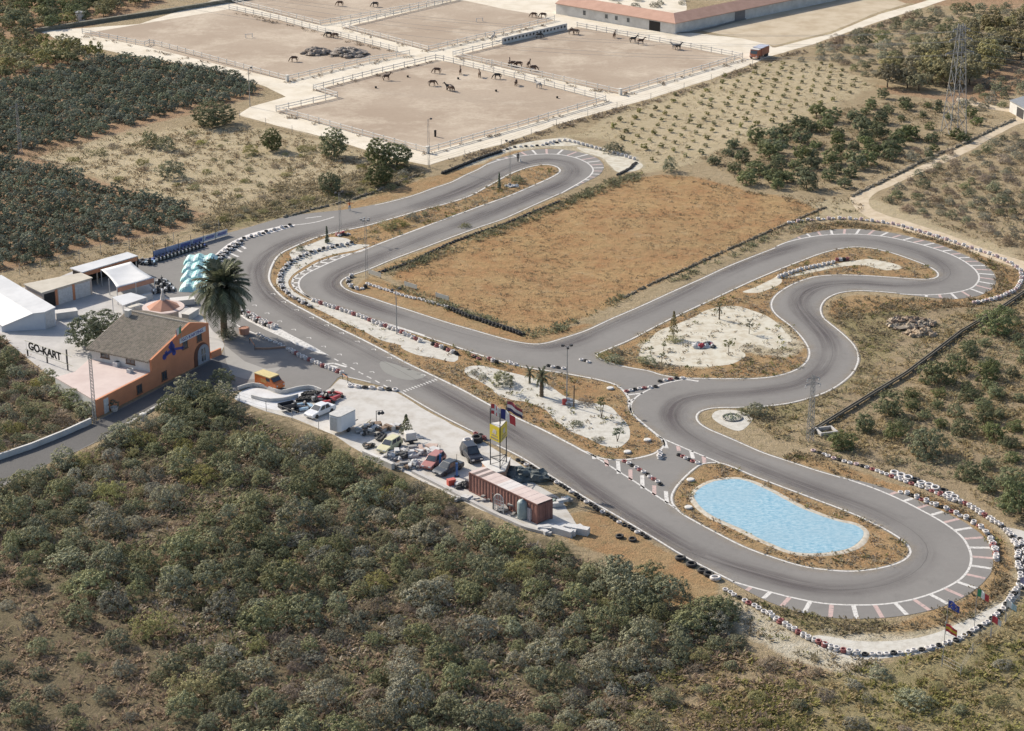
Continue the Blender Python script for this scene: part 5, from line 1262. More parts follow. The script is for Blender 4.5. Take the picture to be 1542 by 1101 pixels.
# ---- awnings and the hut
a_, P = flat_roof('awning', [(169, 447.5), (197, 440.5), (221, 447.5), (185, 460)], 2.5, 'flat white awning between the canopy and the round hut', 'awning', 'white_wall', 'white_roof', .1, walls=False)
for p in P: m = MB(); m.tube((p.x, p.y, 0), (p.x, p.y, 2.4), .06, None, 8); m.build('post', M['lightframe'], a_)
hc = G(246, 463, 2.6); hut = empty('hut', (hc.x, hc.y, 0), 0, 'round hut with a terracotta cone roof and a white spire', 'hut')
m = MB(); m.lathe([(2.2, 0), (2.2, 2.5)], 8); m.build('wall', M['beige_wall'], hut, False, False)
m = MB(); m.lathe([(3.1, 2.5), (3.1, 2.72), (2.0, 2.74)], 24); m.build('flat_roof', M['pink_roof'], hut, False, False)
m = MB(); m.lathe([(2.45, 2.742), (.35, 3.85), (.02, 3.9)], 8); m.build('cone_roof', M['terracotta'], hut, False, False)
m = MB(); m.lathe([(.42, 3.8), (.12, 5.2), (.02, 5.4)], 8); sp = m.build('spire', M['white_wall'], hut, False, False)
m = MB(); m.tube((0, 0, 5.2), (0, 0, 7.6), .05, .03, 6); link('rod', m.mesh('rod', M['darksteel']), sp)
# white terrace, low walls and counters round the hut
for px, sz, rz, lb in (((275, 458), (3.5, 1.6, .8), .3, 'white bar counter beside the round hut'), ((205, 470), (2.2, 1.2, .9), .9, 'white counter behind the clubhouse chimney'), ((287, 478), (3.0, 1.2, .9), 1.2, 'white planter wall between the hut and the palm'), ((100, 478), (3.2, 1.5, 1.0), .4, 'white pallet stack left of the dark tree')):
    p = G(*px); m = MB(); m.box((p.x, p.y, sz[2] / 2), sz, rz); m.box((p.x, p.y, sz[2] + .05), (sz[0] + .12, sz[1] + .12, .1), rz); tag(m.build('counter', M['white_wall']), lb, 'counter')
tree('dark_tree', G(151, 521), 1.7, 'dark round tree in the yard behind the clubhouse roof', None, 'tree', 1.45)
# small wall off the right corner of the clubhouse
TW = Wall(G(318, 541), G(331, 535.5)); m = MB(); TW.box(m, 0.05, TW.L + .4, -.3, 0, 0, 1.0); tag(m.build('terrace_wall', M['orange_wall']), 'short orange wall at the right corner of the clubhouse', 'wall')
# roadside walls
def lowwall(name, px, h, wd, mat, label, cat='wall', closed=False, smooth=False):
    P = W(px); P = resample(catmull(P, False, .5) if smooth else P, .8); L, Rr = offset(P, wd / 2), offset(P, -wd / 2); m = MB()
    V = []; F = []
    for a, b in zip(L, Rr): V += [(b[0], b[1], 0), (b[0], b[1], h), (a[0], a[1], h), (a[0], a[1], 0)]
    for i in range(len(P) - 1):
        for j in range(3): F.append((i * 4 + j, i * 4 + j + 1, i * 4 + 5 + j, i * 4 + 4 + j)[::-1])
    F += [(0, 1, 2, 3), tuple(len(V) - 4 + k for k in (3, 2, 1, 0))]
    m.add(V, F); return tag(m.build(name, M[mat] if isinstance(mat, str) else mat), label, cat)
STW = []
lowwall('parapet', [(-20, 699), (48, 676), (100, 655), (137, 638)], .8, .3, 'white_wall', 'white parapet along the upper edge of the road at the left')
lowwall('kerb_wall', [(192, 640), (226, 619), (262, 598)], .25, .35, 'concrete', 'low concrete kerb on the lower side of the clubhouse road', 'kerb')
lowwall('retaining_wall', [(548, 687), (565, 694.5), (592, 707)], .8, .5, 'white_wall', 'thick white wall end above the foreground scrub')
lowwall('slope_wall', [(622, 712), (660, 731), (700, 752), (740, 773), (790, 796), (830, 806)], .35, .5, 'concrete', 'low concrete wall along the lower edge of the junk yard')
lowwall('track_wall', [(358, 588), (379, 582), (398, 584.5), (423.6, 593), (447, 588), (466.5, 585.5), (484, 591.5)], .55, .18, 'white_wall', 'wavy white wall behind the orange van', 'wall', False, True)
lowwall('track_wall', [(379, 599.5), (404, 605), (427, 603.5), (449, 598)], .5, .18, 'white_wall', 'shorter curved white wall beside the tyre pile', 'wall', False, True)
lowwall('stone_wall', [(52, 49), (150, 34), (260, 17.5), (368, 0), (460, -15)], .9, 1.0, pm('dark_hedge_wall', (0.2, 0.185, 0.15), (0.13, 0.125, 0.09), 1.0, .95, .6), 'long dark boundary wall behind the upper left paddocks')
STW.append(([(940, 448), (985, 426), (1040, 402), (1090, 379), (1140, 357), (1190, 335), (1243, 313)], .32, .6, pm('dark_stone', (0.27, 0.215, 0.15), (0.17, 0.14, 0.1), 1.2, .95, .8), 'dry stone wall along the right edge of the brown field'))
STW.append(([(1282, 296), (1330, 273), (1390, 242), (1453, 216), (1500, 193), (1526, 181)], .4, .8, pm('tan_stone', (0.38, 0.31, 0.22), (0.24, 0.2, 0.14), 1.2, .95, .8), 'dry stone wall beside the dirt track at the right'))
STW.append(([(430, 327), (470, 316), (520, 304), (560, 291), (610, 271), (636, 262)], .35, .7, pm('pit_stone', (0.27, 0.23, 0.17), (0.17, 0.145, 0.105), 1.2, .95, .8), 'dark stone wall above the pit exit lane'))
def stonewall(px, h, wd, mat, label, seed):
    P = resample(W(px), .42); q = random.Random(seed); m = MB()
    for x, y in P:
        if q.random() < .06: continue
        s_ = wd * q.uniform(.35, .62); m.blob((x + q.uniform(-.25, .25) * wd, y + q.uniform(-.25, .25) * wd, h * q.uniform(.2, .5)), (s_, s_ * q.uniform(.7, 1.1), h * q.uniform(.4, .75)), q.randrange(99999), 0, 6, 5, .35)
    return tag(m.build('stone_wall', mat), label, 'wall')
for i_, t_ in enumerate(STW): stonewall(*t_, i_)
# ---- billboard
BW = Wall(G(40.5, 536.5), G(100.5, 558)); bz0, bz1 = 1.0, 2.35
bb = empty('billboard', BW.P(BW.L / 2, 0, 0), 0, 'open go-kart sign of big black letters on three posts', 'billboard')
for z in (bz0, bz1):
    m = MB(); BW.box(m, -.3, BW.L + 1.4, -.03, .0, z - .03, z + .03); m.build('rail', pm('cream_rail', (0.66, 0.62, 0.42)), bb)
for k in range(9): m = MB(); BW.box(m, k * BW.L / 8 - .02, k * BW.L / 8 + .02, -.055, -.032, bz0, bz1); m.build('bar', M['lightframe'], bb)
for u_, h in ((0.05, 1.0), (BW.L * .5, 1.0), (BW.L + .1, 3.1)):
    m = MB(); BW.box(m, u_ - .08, u_ + .08, -.22, -.06, 0, h); m.build('post', M['darksteel'], bb)
text('GO-KART', 1.6, M['sign_black'], bb, wall_mtx(BW, BW.L / 2 - .2, .03, (bz0 + bz1) / 2 + .05), .03, 'lettering', 1.02, .05)
# ---- stable: two long wings under red tiles, meeting at a corner
zs = 2.7
eL0, eC, eR1 = G(836, 5, zs), G(1017, 35.5, zs), G(1193, -.5, zs)
ext = (eR1 - eC).normalized() * 30; eR1 = eR1 + ext
inL = Vector((-(eC - eL0).y, (eC - eL0).x, 0)).normalized(); inR = Vector((-(eR1 - eC).y, (eR1 - eC).x, 0)).normalized()
st = empty('stable', (eC.x, eC.y, 0), 0, 'long white stable with red tiled roof in two wings beyond the paddocks', 'stable')
dp = 7.5
def corner(off):  # where both offset eaves meet
    a = eL0 + inL * off; da = eC - eL0; b = eC + inR * off; db = eR1 - eC
    den = da.x * db.y - da.y * db.x; t = ((b - a).x * db.y - (b - a).y * db.x) / den; return a + da * t
pts_f = [eL0, corner(0), eR1]; pts_m = [eL0 + inL * dp / 2, corner(dp / 2), eR1 + inR * dp / 2]; pts_b = [eL0 + inL * dp, corner(dp), eR1 + inR * dp]
z3 = lambda p, z: Vector((p.x, p.y, z))
m = MB()
for i in range(2):
    f0, f1 = pts_f[i], pts_f[i + 1]; b0, b1 = pts_b[i], pts_b[i + 1]; k = .12
    lo = [f0.lerp(b0, .05), f1.lerp(b1, .05), f1.lerp(b1, .95), f0.lerp(b0, .95)]
    m.hexa([z3(p, 0) for p in lo], [z3(p, zs - .1) for p in lo])
m.build('wall', M['white_wall'], st)
m = MB()
for i in range(2):
    a = [z3(pts_f[i], zs), z3(pts_f[i + 1], zs), z3(pts_m[i + 1], zs + 1.5), z3(pts_m[i], zs + 1.5)]
    m.hexa([p - Vector((0, 0, .14)) for p in a], a)
    a = [z3(pts_m[i], zs + 1.5), z3(pts_m[i + 1], zs + 1.5), z3(pts_b[i + 1], zs), z3(pts_b[i], zs)]
    m.hexa([p - Vector((0, 0, .14)) for p in a], a)
m.build('roof', pm('red_tiles', (0.5, 0.31, 0.235), (0.43, 0.26, 0.195), .5, .9, .3), st)
WL = Wall(pts_f[0].lerp(pts_b[0], .05), pts_f[1].lerp(pts_b[1], .05)); WR = Wall(pts_f[1].lerp(pts_b[1], .05), pts_f[2].lerp(pts_b[2], .05))
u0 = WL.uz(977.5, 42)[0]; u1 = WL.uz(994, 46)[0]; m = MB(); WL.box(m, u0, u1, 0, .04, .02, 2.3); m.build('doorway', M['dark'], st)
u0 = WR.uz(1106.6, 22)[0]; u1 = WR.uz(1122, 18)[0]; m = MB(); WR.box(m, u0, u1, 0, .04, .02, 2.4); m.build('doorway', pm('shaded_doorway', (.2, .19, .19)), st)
for x, y in ((928, 29), (946, 31.5), (913, 26), (880, 20)):
    u_, _ = WL.uz(x, y); m = MB(); WL.box(m, u_ - .4, u_ + .4, 0, .05, 1.0 if x > 900 else .9, 2.0); m.build('window', M['glass'], st)
m = MB(); p = G(943, 38); m.box((p.x, p.y, .3), (12, .5, .6), math.atan2((eC - eL0).y, (eC - eL0).x)); tag(m.build('trough', pm('trough_brick', (.4, .26, .18))), 'long brick trough in front of the stable', 'trough')
lowwall('yard_kerb', [(1018, 51), (1045, 49), (1075, 42), (1130, 27), (1200, 8), (1240, -4)], .3, .5, pm('dark_kerb', (.2, .19, .18)), 'dark kerb along the right wing of the stable', 'kerb')
# ---- holed white wall on the paddock track
HW = Wall(G(757, 67), G(854, 44.5)); hw = empty('holed_wall', HW.P(HW.L / 2, 0, 0), 0, 'white wall pierced by a row of round holes between two paddocks', 'wall')
m = MB(); HW.box(m, 0, HW.L, -.3, 0, 0, 1.5); m.build('wall', M['white_wall'], hw)
for k in range(18):
    u_ = HW.L * (k + .7) / 18.4; p = HW.P(u_, 0, .85); m = MB(); m.lathe([(.3, .0), (.3, .012), (0.001, .013)], 12, (0, 0, 0), 0, Matrix.Translation(p) @ HW.n.to_track_quat('Z', 'Y').to_matrix().to_4x4()); m.build('hole', M['dark'], hw)
# ---- little white tank house and the shed at the right edge
p = G(121.5, 31); m = MB(); th = empty('water_tank', p, 0, 'small white tank house beside the boundary wall at the top left', 'tank')
m.lathe([(1.1, 0), (1.15, 2.0)], 14); m.build('tank', M['white_wall'], th, False, False); m = MB(); m.lathe([(1.3, 2.0), (1.3, 2.2), (0.01, 2.35)], 14); m.build('cover', M['steel'], th, False, False)
e_, P = flat_roof('shed', [(1520, 151), (1551, 142), (1575, 155), (1546, 165)], 2.4, 'small grey shed with a sloping roof at the right edge', 'shed', 'white_wall', 'steel')
SH = Wall(P[0].lerp(e_.location, .04), P[3].lerp(e_.location, .04)); m = MB(); SH.box(m, SH.L * .45, SH.L * .85, 0, .05, 0, 1.9); m.build('door', M['darksteel'], e_)
# ---- irrigation channel on piers
P = W([(1222, 653), (1277, 619), (1320, 592.5), (1362.5, 567), (1405, 535), (1448, 502), (1505, 468.5), (1545, 441), (1600, 408)])
P = resample(P, 2.0); ch = empty('water_channel', (P[0][0], P[0][1], 0), 0, 'long concrete irrigation channel on low piers right of the track', 'channel')
def lane(off, wd, z0, z1, nm, mat):
    m = MB(); L, Rr = offset(P, off + wd / 2), offset(P, off - wd / 2); V = []; F = []
    for a, b in zip(L, Rr): V += [(b[0], b[1], z0), (b[0], b[1], z1), (a[0], a[1], z1), (a[0], a[1], z0)]
    for i in range(len(P) - 1):
        for j in range(4): F.append((i * 4 + j, i * 4 + (j + 1) % 4, i * 4 + 4 + (j + 1) % 4, i * 4 + 4 + j)[::-1])
    F += [(0, 1, 2, 3), tuple(len(V) - 4 + k for k in (3, 2, 1, 0))]
    m.add(V, F); m.build(nm, mat, ch)
chm = pm('channel_concrete', (.22, .2, .165), (.15, .135, .11), 1.0, .95, .3)
lane(.2, .09, .25, .55, 'rim', chm); lane(-.2, .09, .25, .55, 'rim', chm); lane(0, .31, .25, .33, 'bed', pm('channel_bed', (.1, .09, .07)))
for i in range(0, len(P), 2): m = MB(); m.box((P[i][0], P[i][1], .125), (.5, .35, .248), .8); m.build('pier', chm, ch)
p = G(1244, 652); pit = empty('concrete_pit', p, .3, 'small open concrete pit at the end of the channel', 'pit')
for c_, d_ in (((0, .9, .25), (2.4, .2, .5)), ((0, -.9, .25), (2.4, .2, .5)), ((1.1, 0, .25), (.2, 1.6, .5)), ((-1.1, 0, .25), (.2, 1.6, .5))):
    m = MB(); m.box(c_, d_); m.build('side', M['concrete'], pit, False, False)
# ================================================================ VEHICLES AND YARD THINGS
M['tyre'] = pm('black_rubber', (0.035, 0.034, 0.034), (0.055, 0.052, 0.05), 4, 0.85)
M['rim'] = pm('wheel_rim', (0.4, 0.4, 0.42), rough=0.4, metal=0.5)
def paint(name, c, rough=0.35): return pm(name, c, tuple(x * .88 for x in c), 1.2, rough, spec=0.5, coat=0.3)
AX = Matrix.Rotation(R(90), 4, 'X')
def wheel(par, x, y, r, wd, nm='wheel', rimmat='rim'):
    m = MB(); pr = [(r * .55, -wd / 2), (r * .93, -wd / 2), (r, -wd * .3), (r, wd * .3), (r * .93, wd / 2), (r * .55, wd / 2)]
    m.lathe(pr, 16, (0, 0, 0), 0, Matrix.Translation((x, y, r)) @ AX)
    w_ = m.build('wheel', M['tyre'], par, True, False)
    m = MB(); m.lathe([(0.01, -wd * .42), (r * .57, -wd * .46), (r * .57, wd * .46), (0.01, wd * .42)], 12, (0, 0, 0), 0, Matrix.Translation((x, y, r)) @ AX)
    link('rim', m.mesh('rim', M[rimmat]), w_)
def head(a, b):
    d = G(*b) - G(*a); return math.atan2(d.y, d.x)
def car(px, ang, L, Wd, label, body, hatch=False, tall=1.42, suv=False, name='car'):
    p = G(*px); e = empty(name, (p.x, p.y, 0), ang, label, 'car'); h = L / 2; w2 = Wd / 2; cl = .28 if suv else .2; bl = .95 if suv else .86
    prof = [(-h + .1, cl), (-h, cl + .25), (-h + .02, bl - .1), (-h + .15, bl), (h * .45, bl - .02), (h - .35, bl - .14), (h - .05, bl - .28), (h, cl + .2), (h - .12, cl)]
    m = MB(); n = len(prof); vs = []
    for s, k in ((-1, 1), (1, 1)): vs += [(x, s * w2 * (1 - .06 * (abs(x) / h) ** 4), z) for x, z in prof]
    fs = [tuple(range(n))[::-1], tuple(range(n, 2 * n))] + [(i, (i + 1) % n, n + (i + 1) % n, n + i) for i in range(n)]
    m.add(vs, [f[::-1] for f in fs]); m.build('body', body, e, False, False, .09)
    xb, xt0, xt1, xf = (-h + .12 if (hatch or suv) else -h * .66), (-h + .45 if (hatch or suv) else -h * .42), h * .12, h * .48
    wb, wt = w2 - .06, w2 - .22
    lo = [(xb, -wb, bl - .05), (xf, -wb, bl - .05), (xf, wb, bl - .05), (xb, wb, bl - .05)]; hi = [(xt0, -wt, tall), (xt1, -wt, tall), (xt1, wt, tall), (xt0, wt, tall)]
    m = MB(); m.hexa(lo, hi); m.build('cabin', body, e, False, False, .07)
    def pane(a, b, c, d, nm, off, f0=.08, f1=.92, g0=.12, g1=.88):
        a, b, c, d = map(Vector, (a, b, c, d)); N_ = (b - a).cross(d - a).normalized() * off
        def q(s, t): return (a.lerp(b, s)).lerp(d.lerp(c, s), t)
        pts = [q(f0, g0), q(f1, g0), q(f1, g1), q(f0, g1)]
        m = MB(); m.hexa([x_ - N_ * .5 for x_ in pts], [x_ + N_ for x_ in pts]); m.build(nm, M['glass'], e, False, False)
    o = .02
    pane(lo[1], lo[2], hi[2], hi[1], 'windscreen', o); pane(lo[3], lo[0], hi[0], hi[3], 'rear_window', o)
    for a, b, c, d in ((lo[0], lo[1], hi[1], hi[0]), (lo[2], lo[3], hi[3], hi[2])):
        pane(a, b, c, d, 'side_window', o, .1, .47); pane(a, b, c, d, 'side_window', o, .53, .88)
    wr = .36 if suv else .3
    for x in (h * .62, -h * .6):
        for s in (-1, 1): wheel(e, x, s * (w2 - .1), wr, .22)
    for s in (-1, 1):
        m = MB(); m.box((h - .05, s * (w2 - .35), bl - .34), (.1, .34, .15)); m.build('headlight', M['lightframe'], e, False, False)
        m = MB(); m.box((-h + .03, s * (w2 - .28), bl - .2), (.08, .28, .18)); m.build('tail_light', flat('tail_red', (.4, .03, .03), .3), e, False, False)
    return e
car((482, 623.5), head((507, 612), (459, 632)), 4.6, 1.75, 'white saloon car parked beside the white box trailer', paint('white_car_paint', (.7, .71, .73)))
car((587, 676), head((604, 665), (570, 686)), 4.0, 1.62, 'pale yellow old car among the scrap in the yard', paint('faded_yellow_paint', (.6, .57, .36), .6), True)
car((653, 700), head((672, 684), (637, 711)), 4.1, 1.65, 'faded red car beside the blue posts', paint('faded_red_car_paint', (.42, .17, .15), .5), True)
car((675, 710), head((697, 699), (655, 718)), 4.3, 1.7, 'dark grey saloon car between the faded red car and the container', paint('dark_grey_paint', (.05, .06, .075), .45))
car((710, 690), head((700, 677), (723, 702)), 4.3, 1.8, 'black off-road car parked beside the yellow sign tower', paint('black_paint', (.018, .02, .03)), True, 1.75, True)

# ---- orange van with a yellow roof
p = G(406.5, 583); an = head((392, 578), (415.6, 586)); van = empty('van', (p.x, p.y, 0), an, 'orange van with a pale yellow roof in the asphalt yard', 'van')
vb = paint('orange_van_paint', (.62, .15, .025), .5)
m = MB(); pr = [(-2.1, .35), (-2.1, 1.75), (1.0, 1.75), (1.55, 1.2), (2.05, 1.05), (2.1, .35)]
vs = [(x, -.85, z) for x, z in pr] + [(x, .85, z) for x, z in pr]; n = 6
m.add(vs, [tuple(range(n)), tuple(range(n, 2 * n))[::-1]] + [(i, n + i, n + (i + 1) % n, (i + 1) % n) for i in range(n)]); m.build('body', vb, van, False, False, .07)
m = MB(); m.box((-.55, 0, 1.8), (3.14, 1.74, .16)); m.build('roof', pm('pale_yellow', (.66, .54, .25), rough=.5), van, False, False, .05)
m = MB(); m.hexa([(1.08, -.72, 1.69), (1.52, -.72, 1.25), (1.52, .72, 1.25), (1.08, .72, 1.69)], [(1.12, -.72, 1.73), (1.56, -.72, 1.29), (1.56, .72, 1.29), (1.12, .72, 1.73)]); m.build('windscreen', M['glass'], van, False, False)
for s in (-1, 1):
    m = MB(); m.box((.55, s * .862, 1.42), (.75, .02, .45)); m.build('side_window', M['glass'], van, False, False)
    m = MB(); m.box((2.08, s * .6, .8), (.06, .22, .2)); m.build('headlight', M['lightframe'], van, False, False)
    for x in (1.35, -1.3): wheel(van, x, s * .76, .32, .2)
m = MB(); m.box((-.3, -.863, 1.1), (1.1, .02, .5)); m.build('side_panel', pm('cream_panel_small', (.6, .3, .1)), van, False, False)
# ---- orange lorry on the pale road beyond
p = G(1143, 86.5); an = head((1157, 80), (1128, 92)); lorry = empty('lorry', (p.x, p.y, 0), an, 'red orange lorry with a white cab roof driving on the pale road', 'lorry')
m = MB(); m.box((-.9, 0, 1.5), (4.0, 2.2, 1.7)); m.build('cargo_box', paint('lorry_red', (.4, .13, .08), .5), lorry, False, False, .05)
m = MB(); m.box((-.9, 0, 2.4), (4.05, 2.25, .1)); m.build('roof', pm('bluish_tarp', (.45, .48, .58)), lorry, False, False)
m = MB(); m.hexa([(1.15, -1.05, .5), (2.9, -1.05, .5), (2.9, 1.05, .5), (1.15, 1.05, .5)], [(1.15, -1, 2.2), (2.55, -1, 2.2), (2.55, 1, 2.2), (1.15, 1, 2.2)]); m.build('cab', paint('lorry_orange', (.5, .16, .08), .5), lorry, False, False, .08)
m = MB(); m.box((1.85, 0, 2.26), (1.4, 2.0, .1)); m.build('cab_roof', M['white_wall'], lorry, False, False)
m = MB(); m.hexa([(2.8, -.85, 1.3), (2.84, -.85, 1.3), (2.84, .85, 1.3), (2.8, .85, 1.3)], [(2.64, -.85, 2.05), (2.68, -.85, 2.05), (2.68, .85, 2.05), (2.64, .85, 2.05)]); m.build('windscreen', M['glass'], lorry, False, False)
m = MB(); m.box((0, 0, .6), (5.4, .9, .18)); m.build('chassis', M['darksteel'], lorry, False, False)
for x in (2.0, -1.2, -2.1):
    for s in (-1, 1): wheel(lorry, x, s * .95, .45, .3)
for s in (-1, 1): m = MB(); m.box((2.9, s * .75, .85), (.06, .28, .2)); m.build('headlight', M['lightframe'], lorry, False, False)

# ---- white box trailer
q = [G(495, 654), G(513.5, 657), G(537.5, 645), G(519, 637)]; c = sum(q, Vector()) / 4
TR = Wall(q[1], q[2]); L = TR.L; Wt = (q[1] - q[0]).length
tr_ = empty('trailer', (c.x, c.y, 0), TR.ang, 'white box trailer with a rounded end at the edge of the scrub', 'trailer')
m = MB(); hw_, hl = min(Wt, 2.3) / 2, L / 2
poly = [(-hl, -hw_ + .3), (-hl + .35, -hw_), (hl - .35, -hw_), (hl, -hw_ + .3), (hl, hw_ - .3), (hl - .35, hw_), (-hl + .35, hw_), (-hl, hw_ - .3)]
m.prism(poly, .45, 2.3); m.build('body', pm('trailer_white', (.76, .77, .79), (.68, .69, .72), .5, .5), tr_, False, False, .06)
m = MB(); m.prism([(x * 1.01, y * 1.01) for x, y in poly], 2.302, 2.4); m.build('roof', pm('trailer_roof', (.55, .54, .52)), tr_, False, False)
m = MB(); m.box((-hl - .01, 0, 1.35), (.05, 1.0, 1.6)); m.build('door', M['lightframe'], tr_, False, False)
tr_.scale = (1.12, 1.12, 1.12)
for s in (-1, 1): wheel(tr_, 0, s * (hw_ - .05), .3, .2)
m = MB(); m.tube((hl, 0, .45), (hl + 1.1, 0, .45), .06); m.build('drawbar', M['darksteel'], tr_, False, False)
# ---- little open trailer, dark
p = G(433, 618); ot = empty('open_trailer', (p.x, p.y, 0), .55, 'small black open trailer below the tyre pile', 'trailer')
m = MB(); m.box((0, 0, .5), (2.2, 1.3, .08)); m.build('bed', M['darksteel'], ot, False, False)
for c_, d_ in (((0, .65, .78), (2.2, .06, .5)), ((0, -.65, .78), (2.2, .06, .5)), ((1.1, 0, .78), (.06, 1.24, .5)), ((-1.1, 0, .78), (.06, 1.24, .5))): m = MB(); m.box(c_, d_); m.build('side', M['darksteel'], ot, False, False)
for s in (-1, 1): wheel(ot, 0, s * .75, .28, .18)

# ---- go-karts
KM = {k: paint('kart_' + k, c) for k, c in (('red', (.5, .05, .05)), ('blue', (.07, .12, .4)), ('white', (.68, .68, .7)), ('pale_blue', (.35, .5, .62)), ('dark', (.06, .07, .09)))}
def kart(px, ang, colour, label, s=1.0, group=None):
    p = G(*px); e = empty('go_kart', (p.x, p.y, 0), ang, label, 'go-kart', group); b = KM[colour]
    m = MB(); m.box((0, 0, .12), (1.35, .62, .06)); m.build('chassis', M['darksteel'], e, False, False)
    m = MB(); m.hexa([(.6, -.5, .1), (1.0, -.35, .1), (1.0, .35, .1), (.6, .5, .1)], [(.55, -.48, .32), (.95, -.3, .24), (.95, .3, .24), (.55, .48, .32)])
    m.build('nose', b, e, False, False, .03)
    for sd in (-1, 1): m = MB(); m.box((-.02, sd * .52, .22), (.8, .24, .22)); m.build('side_pod', b, e, False, False, .04)
    m = MB(); m.box((-.28, 0, .28), (.45, .42, .12)); m.hexa([(-.55, -.2, .3), (-.45, -.2, .3), (-.45, .2, .3), (-.55, .2, .3)], [(-.68, -.2, .75), (-.58, -.2, .75), (-.58, .2, .75), (-.68, .2, .75)]); m.build('seat', M['darksteel'], e, False, False)
    m = MB(); m.tube((.55, 0, .25), (.2, 0, .58), .025); m.lathe([(.1, 0), (.16, .015), (.1, .03)], 12, (0, 0, 0), 0, Matrix.Translation((.2, 0, .58)) @ Matrix.Rotation(R(-50), 4, 'Y')); m.build('steering_wheel', M['darksteel'], e, False, False)
    m = MB(); m.box((-.6, .35, .32), (.35, .3, .3)); m.build('engine', M['steel'], e, False, False)
    for x, r in ((.55, .13), (-.6, .15)):
        for sd in (-1, 1):
            w_ = MB(); w_.lathe([(r * .4, -.09), (r * .95, -.09), (r, -.05), (r, .05), (r * .95, .09), (r * .4, .09)], 12, (0, 0, 0), 0, Matrix.Translation((x, sd * .62, r)) @ AX); w_.build('wheel', M['tyre'], e, True, False)
    e.scale = (s, s, s); return e
AR = head((230, 392), (342, 357))
for i in range(13):
    f = i / 12.; kart((236 + 66 * f, 392.5 - 21 * f), AR + 1.4, ['blue', 'dark', 'blue', 'blue', 'white'][i % 5], '%s go-kart in the row below the banner fence' % ['blue', 'dark', 'blue', 'blue', 'white'][i % 5], 1.15, 'go-karts parked below the banner fence')
kart((226, 397), AR + .8, 'pale_blue', 'pale blue go-kart by itself beside the open shed', 1.3)
kart((213, 396), AR, 'dark', 'dark go-kart at the end of the open shed', 1.3)
for i, (x, y) in enumerate(((243, 426), (249, 431), (255, 437), (238, 440))): kart((x, y), AR + .5 + i * .15, 'white', 'white go-kart parked beside the round hut', 1.25, 'white go-karts by the hut')
for i, (x, y) in enumerate(((99, 452), (112, 446))): kart((x, y), AR, 'dark', 'dark go-kart in front of the white garage doors', 1.3, 'go-karts before the garages')
kart((487, 606), .5, 'red', 'red go-kart nearest to the white saloon car', 1.75); kart((499, 599.5), .9, 'red', 'red go-kart behind the one nearest the white car', 1.75)
kart((455, 616), .4, 'pale_blue', 'pale blue quad between the tyre pile and the white car', 1.6)

# ---- teal sheets over rows of karts
M['teal'] = pm('teal_tarpaulin', (.32, .58, .57), (.55, .68, .67), 1.1, .55, .3, lo=.45, hi=.6)
for i, (x, y, sx, sy) in enumerate(((296, 433, 2.5, 2.3), (297, 419, 2.5, 1.9), (300, 406, 2.6, 2.0), (304, 394, 2.8, 1.9))):
    p = G(x, y); m = MB(); rng = random.Random(40 + i); nx_, ny_ = 14, 10; V = []; F = []
    for j in range(ny_ + 1):
        for k in range(nx_ + 1):
            a, b = k / nx_ * 2 - 1, j / ny_ * 2 - 1
            ed = max(abs(a), abs(b)); z = .95 * (1 - ed ** 5) + rng.uniform(-.1, .1) * (1 - ed) + .22 * math.sin(a * 9 + i) * (1 - ed ** 4) + .02
            V.append((p.x + a * sx * (1.02 - .06 * b * b), p.y + b * sy, max(z, .03)))
    for j in range(ny_):
        for k in range(nx_): s_0 = j * (nx_ + 1) + k; F.append((s_0, s_0 + 1, s_0 + nx_ + 2, s_0 + nx_ + 1))
    m.add(V, F); tag(m.build('tarpaulin', M['teal'], None, False), ['nearest', 'second nearest', 'second farthest', 'farthest'][i] + ' of the four teal tarpaulins covering karts beside the palm', 'tarpaulin', 'teal tarpaulins over karts')
# ---- banner fence behind the kart row
BF = Wall(G(231, 388.5), G(343, 354.5)); bf = empty('banner_fence', BF.P(BF.L / 2, 0, 0), 0, 'long fence hung with white and blue banners behind the row of karts', 'fence')
for k in range(6):
    a, b = BF.L * k / 6 + .05, BF.L * (k + 1) / 6 - .05
    m = MB(); BF.box(m, a, b, 0, .03, .12, 1.15); m.build('banner', pm('banner_cloth', ((.3, .33, .46), (.38, .42, .56), (.46, .49, .6), (.5, .53, .62), (.62, .63, .66), (.66, .66, .68))[k], None, .8), bf)
    m = MB(); BF.box(m, a - .09, a - .02, -.03, .05, 0, 1.9); m.build('post', M['darksteel'], bf)
    if k > 1:
        m = MB(); rng = random.Random(k)
        for i in range(7):
            u_ = a + (b - a) * (.12 + .78 * i / 7); m.add([tuple(BF.P(u_ + dx, .034, z)) for dx, z in ((0, .4), (.22, .4), (.42, .9), (.2, .9))], [(0, 1, 2, 3)])
        m.build('banner_stripe', M['sign_blue'], bf)
